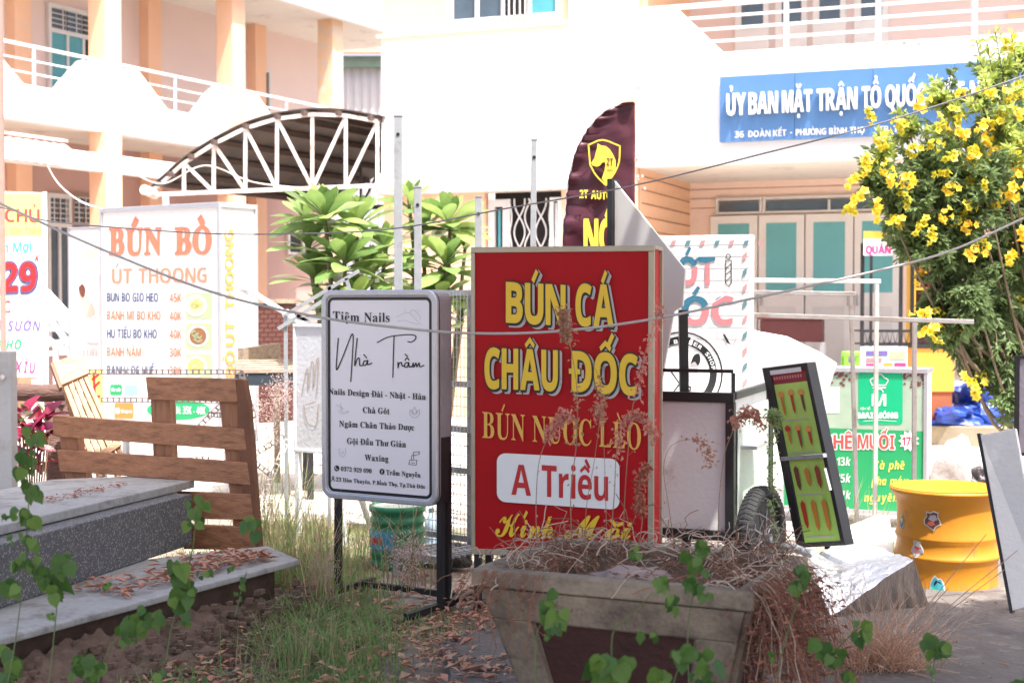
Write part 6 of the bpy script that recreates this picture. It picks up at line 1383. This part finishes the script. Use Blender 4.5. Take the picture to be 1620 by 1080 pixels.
for k in range(420):
    y = rg.uniform(4.2, 7.6); x = rg.uniform(-1.5, -.3)
    if not onstep(x, y) and noise.noise(V((x * 2.5, y * 2.5, 17))) > -.05: litter(l1 if rg.random() < .5 else l2, x, y, .03 + rg.uniform(0, .05), rg.uniform(.014, .04))
tag(l1.build('leaf_litter', DRYL, kind='stuff'), 'reddish brown fallen leaves scattered on the soil, tread and path', 'fallen leaves')
tag(l2.build('pale_leaf_litter', mat('pale_dry_leaf', (.40, .26, .18), .85, var=.4, scale=9), kind='stuff'), 'paler dry leaves scattered over path and sunny yard', 'fallen leaves')
# earth bank in front of the step
b = B(); N1, N2 = 150, 40
for i in range(N1 + 1):
    for j in range(N2 + 1):
        p = T0.lerp(T1, i / N1) - ln * (-.02 + .5 * j / N2); h = .20 * (1 - (j / N2)) ** 1.6 * (1 - .6 * (i / N1) ** 3) + .045 * noise.noise(p * 6) + .035 * noise.noise(p * 15) + .02 * noise.noise(p * 34) - .03; b.v.append(V((p.x, p.y, min(.2, h))))
for i in range(N1):
    for j in range(N2): o = i * (N2 + 1) + j; b.f.append((o, o + N2 + 1, o + N2 + 2, o + 1))
struct(b, 'earth_bank', mat('dark_crumbly_soil', (.14, .09, .065), .98, var=.45, scale=10, bump=.9, bscale=25), smooth=True)
b = B()
for k in range(900):
    p = T0.lerp(T1, rg.random()) - ln * rg.uniform(.02, .75); s = rg.uniform(.004, .02); h = .20 * max(0, 1 - rg.random() * .2 - (p - T0).dot(-ln) / .5) ** 1.6 - .01
    c = V((p.x, p.y, max(0, h))); b.hexa([c + V((rg.uniform(.6, 1.2) * s * sx, rg.uniform(.6, 1.2) * s * sy, sz * s * .7)) for sz in (-1, 1) for sx, sy in ((-1, -1), (1, -1), (1, 1), (-1, 1))])
tag(b.build('soil_clods', mat('dark_crumbly_soil', (.14, .09, .065)), kind='stuff'), 'dark crumbled clods of soil on the bank in front of the pale step', 'soil clods')
# crumbs of bark on the bench top
b = B()
for k in range(150):
    p = B0.lerp(B1, rg.uniform(.55, .95)) + V((-bd.y, bd.x, 0)) * rg.uniform(.3, .42); litter(b, p.x, p.y, zt_bench + rg.uniform(.003, .02), rg.uniform(.006, .018))
tag(b.build('bark_crumbs', DRYL, kind='stuff'), 'line of brown dry crumbs lying on top of the granite bench', 'debris')

def strands(b, pts_fn, n, r, seg=6):
    for _ in range(n):
        P3 = pts_fn(); b.tube(P3, r * rg.uniform(.6, 1.3), 3, caps=False)
TANGLE = mat('dead_vine', (.24, .11, .07), .85, var=.35, scale=12, bump=0); TANGLE2 = mat('pale_dead_vine', (.52, .40, .31), .8, var=.25, scale=12, bump=0)
b1, b2, b3 = B(), B(), B()
def wiggly(p, d, L, n=6, curl=.5, grav=.3):
    curl *= 1.25
    P3 = [p]; d = d.normalized()
    for i in range(n): d = (d + V((rg.gauss(0, curl), rg.gauss(0, curl), rg.gauss(0, curl * .7))) * .5 + V((0, 0, -grav * .3))).normalized(); P3.append(P3[-1] + d * L / n)
    return P3
for k in range(620):   # tangle lying in the planter, thick towards the rim
    side = rg.random()
    x, y = rg.uniform(.03, Lu - .03), rg.uniform(.03, Lv - .02)
    if side < .45: y = Lv - abs(rg.gauss(.08, .1))
    elif side < .62: x = abs(rg.gauss(.08, .1))
    elif side < .82: x = Lu - abs(rg.gauss(.1, .12))
    elif .25 < x < .8 and .15 < y < .5: continue
    p = PO.w(x, max(.03, y), HZ - .05 + rg.uniform(0, .09)); P3 = [V((q.x, q.y, max(HZ - .13, q.z))) for q in wiggly(p, V((rg.gauss(0, 1), rg.gauss(0, 1), rg.uniform(0, .8))), rg.uniform(.1, .28), 6, .7, .5)]
    (b1 if rg.random() < .5 else b2).tube(P3, rg.uniform(.001, .0028), 3, caps=False)
for k in range(330):   # curtain hanging over the right corner
    u = min(1, abs(rg.gauss(0, .38))); p = PO.w(Lu + rg.uniform(-.03, .05), u * Lv * .9 + .0, HZ + rg.uniform(-.03, .04)); P3 = wiggly(p, V((.5 * uu.x + rg.gauss(0, .3), rg.gauss(0, .3) + .3 * uu.y, -.2)), rg.uniform(.15, .62), 8, .45, 1.5)
    P3 = [V((q.x, q.y, max(.03, q.z))) for q in P3]; (b1 if rg.random() < .85 else b2).tube(P3, rg.uniform(.0007, .0017), 3, caps=False)
    for q in P3[2:]:
        if rg.random() < .9: litter(b3, q.x + rg.uniform(-.02, .02), q.y + rg.uniform(-.02, .02), q.z, rg.uniform(.009, .024))
for k in range(60):    # sparse strands over the left rim and front
    p = PO.w(rg.uniform(-.02, .3), rg.uniform(0, .8) if k % 2 else 0, HZ); P3 = wiggly(p, V((-.3, -.3, -.3)), rg.uniform(.1, .35), 6, .5, 1.2); b1.tube([V((q.x, q.y, max(.03, q.z))) for q in P3], .0016, 3, caps=False)
    for q in P3[3:]:
        if rg.random() < .4: litter(b3, q.x, q.y, q.z, rg.uniform(.008, .018))
for k in range(500): x, y = rg.uniform(.08, Lu - .08), rg.uniform(.08, Lv - .08); p = PO.w(x, y, HZ - .05 + rg.uniform(0, .04)); litter(b3, p.x, p.y, p.z, rg.uniform(.006, .017))
tag(b1.build('dead_vine_tangle', TANGLE, kind='stuff'), 'brown dead vine tangle filling the planter and hanging over its right corner', 'dead vines')
tag(b2.build('pale_dead_stems', TANGLE2, kind='stuff'), 'pale bleached stems tangled along the back rim of the planter', 'dead vines')
tag(b3.build('dead_vine_leaves', mat('dark_dry_leaf', (.30, .125, .08), .85, var=.5, scale=9), kind='stuff'), 'small curled brown leaves clinging to the dead vines of the planter', 'dead leaves')

# clump of straw grass in the right foreground
b = B()
c0 = G(1395, 1062)
for k in range(420):
    p = c0 + V((rg.gauss(0, .10), rg.gauss(0, .05), -.02)); a = rg.gauss(0, .6); P3 = wiggly(p, V((math.sin(a) * .8, rg.gauss(0, .35), 1)), rg.uniform(.12, .46), 6, .24, .35); b.tube(P3, .0024, 3, caps=False, taper=.4)
for (tx_, ty_) in ((1560, 845), (1450, 870), (1590, 900), (1610, 870), (1500, 930), (1330, 940), (1540, 965)):
    e = W(tx_, ty_, 5.3); m_ = c0.lerp(e, .5) + V((0, 0, .02)); b.tube(smoothline([c0, m_, e], 5), .0018, 3, caps=False)
    for q in (.5, .7, .9): s0 = c0.lerp(e, q); b.tube([s0, s0 + V((rg.uniform(-.05, .05), 0, rg.uniform(-.04, .06)))], .0012, 3, caps=False)
o = tag(b.build('straw_grass_clump', mat('straw_grass', (.62, .40, .28), .85, var=.25, scale=8, bump=0), kind='stuff'), 'spiky clump of straw coloured dead grass on the paving in the right foreground', 'dead grass')

# dried weeds standing in the planter, before the red sign
def weed(label, px_pts, Y, r, heads, mh, ms, green=False, dens=1.0):
    P0 = [W(x, y, Y + .0) for x, y in px_pts]; t = thing('dried_weed', label, 'weed', P0[0]); P3 = smoothline(P0, 6); B().tube(P3, r, 5, taper=.5).build('stem', ms, t, smooth=True); b = B()
    for i, p in enumerate(P3):
        f = i / len(P3)
        for (a, c, n) in heads:
            if a <= f <= c:
                for _ in range(int(n * dens)):
                    d = V((rg.gauss(0, 1), rg.gauss(0, 1), rg.gauss(0, 1) - .3)).normalized() * rg.uniform(.003, .034); q = p + d; leafquads(b, q, V((rg.uniform(-1, 1), rg.uniform(-1, 1), rg.uniform(-1.2, .4))), rg.uniform(.013, .027), rg.uniform(.009, .017))
        if rg.random() < .22: s = p + V((rg.uniform(-.03, .03), rg.uniform(-.03, .03), rg.uniform(0, .04))); b.add([p, p + V((.0012, 0, 0)), s, s + V((.001, 0, 0))], [(0, 1, 3, 2)]); leafquads(b, s, V((rg.uniform(-1, 1), 0, -1)), .014, .008)
    o = b.build('seed_heads' if not green else 'small_leaves', mh, t); o['kind'] = 'stuff'; return t
weed('dried weed with drooping heads left of centre before the red sign', [(850, 872), (848, 800), (853, 730), (868, 690), (885, 660), (900, 655)], 5.75, .0022, [(.55, 1, 22)], DRYP, DSTEM)
weed('tallest dried weed with a thick plume crossing the yellow fish noodle letters', [(905, 870), (903, 780), (912, 700), (913, 620), (905, 560), (896, 520), (888, 490)], 5.8, .0024, [(.3, .5, 6), (.72, 1, 26)], DRYP, DSTEM)
weed('dried weed curling right above the white name plate of the red sign', [(965, 865), (972, 780), (975, 720), (985, 670), (1010, 655), (1030, 680), (1035, 700)], 5.7, .0022, [(.35, .9, 12)], DRYP, DSTEM)
weed('dried weed leaning along the right edge of the red sign', [(985, 868), (990, 760), (1000, 650), (1012, 600), (1020, 560), (1040, 500), (1046, 485)], 5.85, .002, [(.4, .95, 7)], DRYP, DSTEM)
weed('dried weed with reddish clump low beside the red sign edge', [(1010, 868), (1016, 820), (1010, 790), (1015, 755), (1024, 735)], 5.6, .002, [(.3, 1, 16)], mat('reddish_seed', (.38, .13, .08), .85, var=.3, bump=0), DSTEM)
weed('thin arching dried weed in front of the white cart panel', [(1068, 870), (1058, 800), (1050, 740), (1062, 705), (1090, 695), (1115, 702), (1124, 735)], 5.7, .0016, [(.7, 1, 7)], DRYP, DSTEM)
weed('dried weed with a brown hooked tip over the black cart frame', [(1136, 865), (1138, 790), (1146, 720), (1158, 685), (1170, 658), (1190, 650), (1205, 672)], 5.75, .002, [(.55, 1, 15)], DRYP, DSTEM)
weed('slender living weed with small green leaves in front of the cart wheel', [(1226, 868), (1224, 800), (1222, 740), (1224, 690), (1228, 662), (1222, 655)], 5.7, .002, [(0, .8, 6), (.75, 1, 22)], LF_B, STEM, True)
weed('small dried weed with wiry stems in front of the A on the name plate', [(925, 868), (928, 800), (940, 730), (950, 650), (948, 600), (930, 560)], 5.75, .0016, [(.5, .8, 6)], DRYP, DSTEM)
weed('dry weed spray in front of the yellow letters beside the gold plume', [(960, 866), (958, 780), (955, 700), (950, 660), (945, 640)], 5.9, .0016, [(.7, 1, 14)], DRYP, DSTEM)

# heart-leaved creeper in the foreground
def heartmesh(k):
    b = B(); n = 12; pts = []
    for i in range(n):
        t = 2 * math.pi * i / n; r_ = 1 - .28 * math.cos(t) ** 9 if False else 1
        x = .5 * math.sin(t) * (1 + .15 * math.cos(t)); y = .5 - .5 * math.cos(t) * (1.05) + (-.14 * math.exp(-(t if t < math.pi else 2 * math.pi - t) ** 2 * 8)) * -1
        if i == n // 2: y += .22
        pts.append((x, y))
    b.v = [V((0, .42, -.03))]
    for x, y in pts: b.v.append(V((x, y, .14 * abs(x) ** 1.3 * (1 + k) - .12 * y * y)))
    for i in range(n): b.f.append((0, 1 + i, 1 + (i + 1) % n))
    me = bpy.data.meshes.new('leaf'); me.from_pydata([tuple(v) for v in b.v], [], b.f); me.materials.append(HEART); me.polygons.foreach_set('use_smooth', [True] * len(me.polygons)); return me
HM = [heartmesh(k * .8) for k in range(3)]
def creeper(label, stem_px, Y, leaves, r=.002):
    base = W(*stem_px[0], Y); t = thing('heart_leaved_creeper', label, 'creeper', V((base.x, base.y, max(0, min(.6, base.z)))))
    P3 = smoothline([W(x, y, Y + .05 * math.sin(i)) for i, (x, y) in enumerate(stem_px)], 6); B().tube(P3, r, 5).build('stem', STEM, t, smooth=True)
    for (px, py, s) in leaves:
        k = 4 if s < 26 else 7
        for j in range(k):
            c = W(px + rg.uniform(-.35, .35) * s, py + rg.uniform(-.45, .3) * s, Y + rg.uniform(-.06, .06)); sz = s * Y / FPX * rg.uniform(.3, .7)
            d = V((rg.uniform(-.7, .7), rg.uniform(-.5, .2), -1 + rg.uniform(-.1, .5)))
            M = Matrix.Translation(c) @ frame_to(d, V((rg.uniform(-.4, .4), -1, .2)), rg.uniform(-.7, .7)) @ Matrix.Scale(sz, 4); inst(HM[rg.randrange(3)], 'leaf', t, M)
creeper('creeper shoot with a big heart leaf low in front of the planter', [(845, 1085), (850, 1000), (870, 975), (882, 950)], 4.35, [(880, 955, 52), (872, 975, 36), (866, 1000, 22), (958, 1068, 14)])
creeper('creeper with the largest blurred leaf at the bottom centre', [(965, 1095), (968, 1060), (970, 1000), (1000, 970), (1032, 938)], 3.9, [(974, 1040, 66), (972, 1060, 56), (1012, 1000, 24), (1040, 920, 30)])
creeper('tall creeper shoot with three stacked leaf clusters before the planter rim', [(1090, 1095), (1088, 1000), (1096, 940), (1104, 890), (1112, 860)], 4.3, [(1110, 860, 32), (1105, 890, 46), (1092, 925, 32), (1062, 952, 28), (1115, 935, 28), (1008, 872, 24)])
creeper('creeper leaves clustered right of the bottom centre', [(1060, 1100), (1072, 1060), (1090, 1030), (1110, 1010)], 4.1, [(1078, 1035, 28), (1112, 1042, 46), (1112, 1070, 42), (1045, 1070, 38), (1035, 1005, 16)])
creeper('creeper shoot standing before the right corner of the planter', [(1225, 1100), (1240, 1020), (1258, 960), (1268, 925)], 4.4, [(1268, 908, 38), (1262, 925, 26), (1222, 1035, 16)])
creeper('creeper leaves over the dead vines at right', [(1320, 1100), (1312, 1050), (1330, 1020), (1362, 990)], 4.3, [(1362, 995, 36), (1308, 1020, 36), (1325, 1030, 34), (1345, 1070, 26)])
creeper('creeper leaf pair at the right of the straw grass', [(1470, 1105), (1476, 1060), (1480, 1020)], 4.3, [(1478, 1016, 40), (1490, 1030, 34), (1475, 1055, 16), (1612, 1075, 30)])
creeper('tall creeper climbing at the far left in front of the granite block', [(8, 1100), (25, 1010), (38, 900), (45, 800), (52, 740), (60, 680)], 4.6, [(52, 688, 34), (45, 720, 32), (40, 750, 34), (48, 780, 30), (38, 810, 36), (42, 850, 26), (30, 880, 34), (55, 890, 30), (20, 930, 34), (12, 820, 20), (15, 850, 22)])
creeper('creeper with paired leaves left of the dark granite face', [(75, 1100), (84, 1020), (90, 960), (96, 900)], 4.6, [(94, 898, 48), (78, 930, 34), (66, 908, 30), (80, 975, 20), (108, 875, 14)])
creeper('creeper shoot rising over the end of the pale step', [(262, 1050), (272, 990), (290, 930), (306, 860), (310, 800)], 5.0, [(312, 797, 36), (308, 822, 30), (396, 828, 34), (288, 900, 46), (300, 928, 40), (272, 948, 36), (292, 975, 26), (322, 910, 22)], .0025)
creeper('creeper leaves sprawling on the bank below the step', [(150, 1100), (170, 1030), (205, 990), (250, 965)], 4.7, [(200, 984, 40), (240, 968, 30), (228, 985, 28), (205, 1005, 26), (128, 1042, 36), (155, 1055, 30), (115, 1060, 22), (257, 1068, 24), (20, 1035, 34), (12, 1060, 36), (170, 925, 16)])
creeper('small creeper leaves between the step and grass', [(372, 975), (378, 950), (384, 925), (390, 905)], 5.2, [(385, 920, 18), (378, 940, 14), (365, 900, 14)])
# red leaved plant by the log
c0 = V((W(52, 480, 9.0).x, 9.0, 0)); t = thing('red_leaved_plant', 'low plant with glossy dark red leaves at left behind the grey post', 'plant', c0)
RM = leafmesh('leaf', mat('dark_red_leaf', (.26, .015, .04), .35, var=.4, scale=8, trans=.25), .2, .075, lambda t: math.sin(math.pi * min(1, .05 + t * .95)) ** .7 + .03, .3)
GM_ = leafmesh('leaf', HEART, .14, .06, lambda t: math.sin(math.pi * min(1, .05 + t * .95)) ** .7 + .03, .2)
for k in range(70):
    a = rg.uniform(0, 6.28); e = rg.uniform(-.3, 1.1); c = W(rg.uniform(28, 82), rg.uniform(650, 735), 9 + rg.uniform(-.15, .15)); inst(RM if k % 7 else GM_, 'leaf', t, Matrix.Translation(c) @ frame_to(V((math.cos(a) * math.cos(e), math.sin(a) * math.cos(e), math.sin(e))), roll=rg.uniform(-1, 1)) @ Matrix.Scale(rg.uniform(.5, .95), 4))
b = B()
for k in range(9): a = W(30 + k * 6, 690, 9); b.tube([c0 + V((rg.uniform(-.05, .05), 0, 0)), a.lerp(c0, .4), a], .006, 5)
b.build('stems', DSTEM, t)
# pinkish plume grass
def plume(label, spots, Y):
    x, y = spots[0]; g = V((W(x, y, Y).x, Y, 0)); t = thing('plume_grass', label, 'plume grass', g); b, h = B(), B()
    for (x, y) in spots:
        e = W(x, y, Y + rg.uniform(-.2, .2)); s0 = g + V((rg.uniform(-.15, .15), rg.uniform(-.1, .1), 0)); P3 = smoothline([s0, s0.lerp(e, .6) + V((0, 0, .08)), e], 5); b.tube(P3, .0025, 4, taper=.5)
        for k in range(120): q = e + V((rg.gauss(0, .03), rg.gauss(0, .03), rg.gauss(0, .045))); leafquads(h, q, V((rg.uniform(-1, 1), rg.uniform(-1, 1), rg.uniform(-1, 1))), .02, .007)
    for k in range(60): blade(b, g + V((rg.gauss(0, .12), rg.gauss(0, .1), 0)), rg.uniform(.3, .8), .005, rg.uniform(.2, .9), 5)
    b.build('stalks', GD, t); o = h.build('plumes', PINKG, t); o['kind'] = 'stuff'
plume('pinkish plume grass behind the pallet, beside the plank table', [(428, 620), (445, 605), (415, 650), (450, 640), (432, 660), (400, 640), (458, 618), (425, 690), (440, 632)], 9.2)
plume('faded pink plume grass in front of the green bucket', [(640, 870), (655, 862), (628, 880), (668, 875), (640, 905), (650, 890)], 7.9)
plume('tiny pink plume grass at the foot of the nail sign left leg', [(505, 905), (520, 900), (495, 912)], 7.5)
# rocks near the rack
t = thing('dark_rock', 'dark rough rock by the foot of the wire mesh rack', 'rock', G(722, 915)); blob(G(722, 905) + V((0, .1, .05)), .09, .08, .09, 31).build('rock_body', mat('dark_rock', (.06, .055, .05), .9, bump=.6), t)
t = thing('white_scrap_sheet', 'crumpled white scrap sheet lying by the dark rock', 'scrap', G(690, 890)); b = B(); c = G(690, 895)
for j in range(7):
    for i in range(7): p = c + V((-.1 + .033 * i, -.12 + .04 * j, .04 + .04 * noise.noise(V((i * .5, j * .5, 2))))); b.v.append(p)
for j in range(6):
    for i in range(6): o = j * 7 + i; b.f.append((o, o + 1, o + 8, o + 7))
b.build('sheet', mat('off_white_scrap', (.5, .47, .4), .7), t, smooth=True)
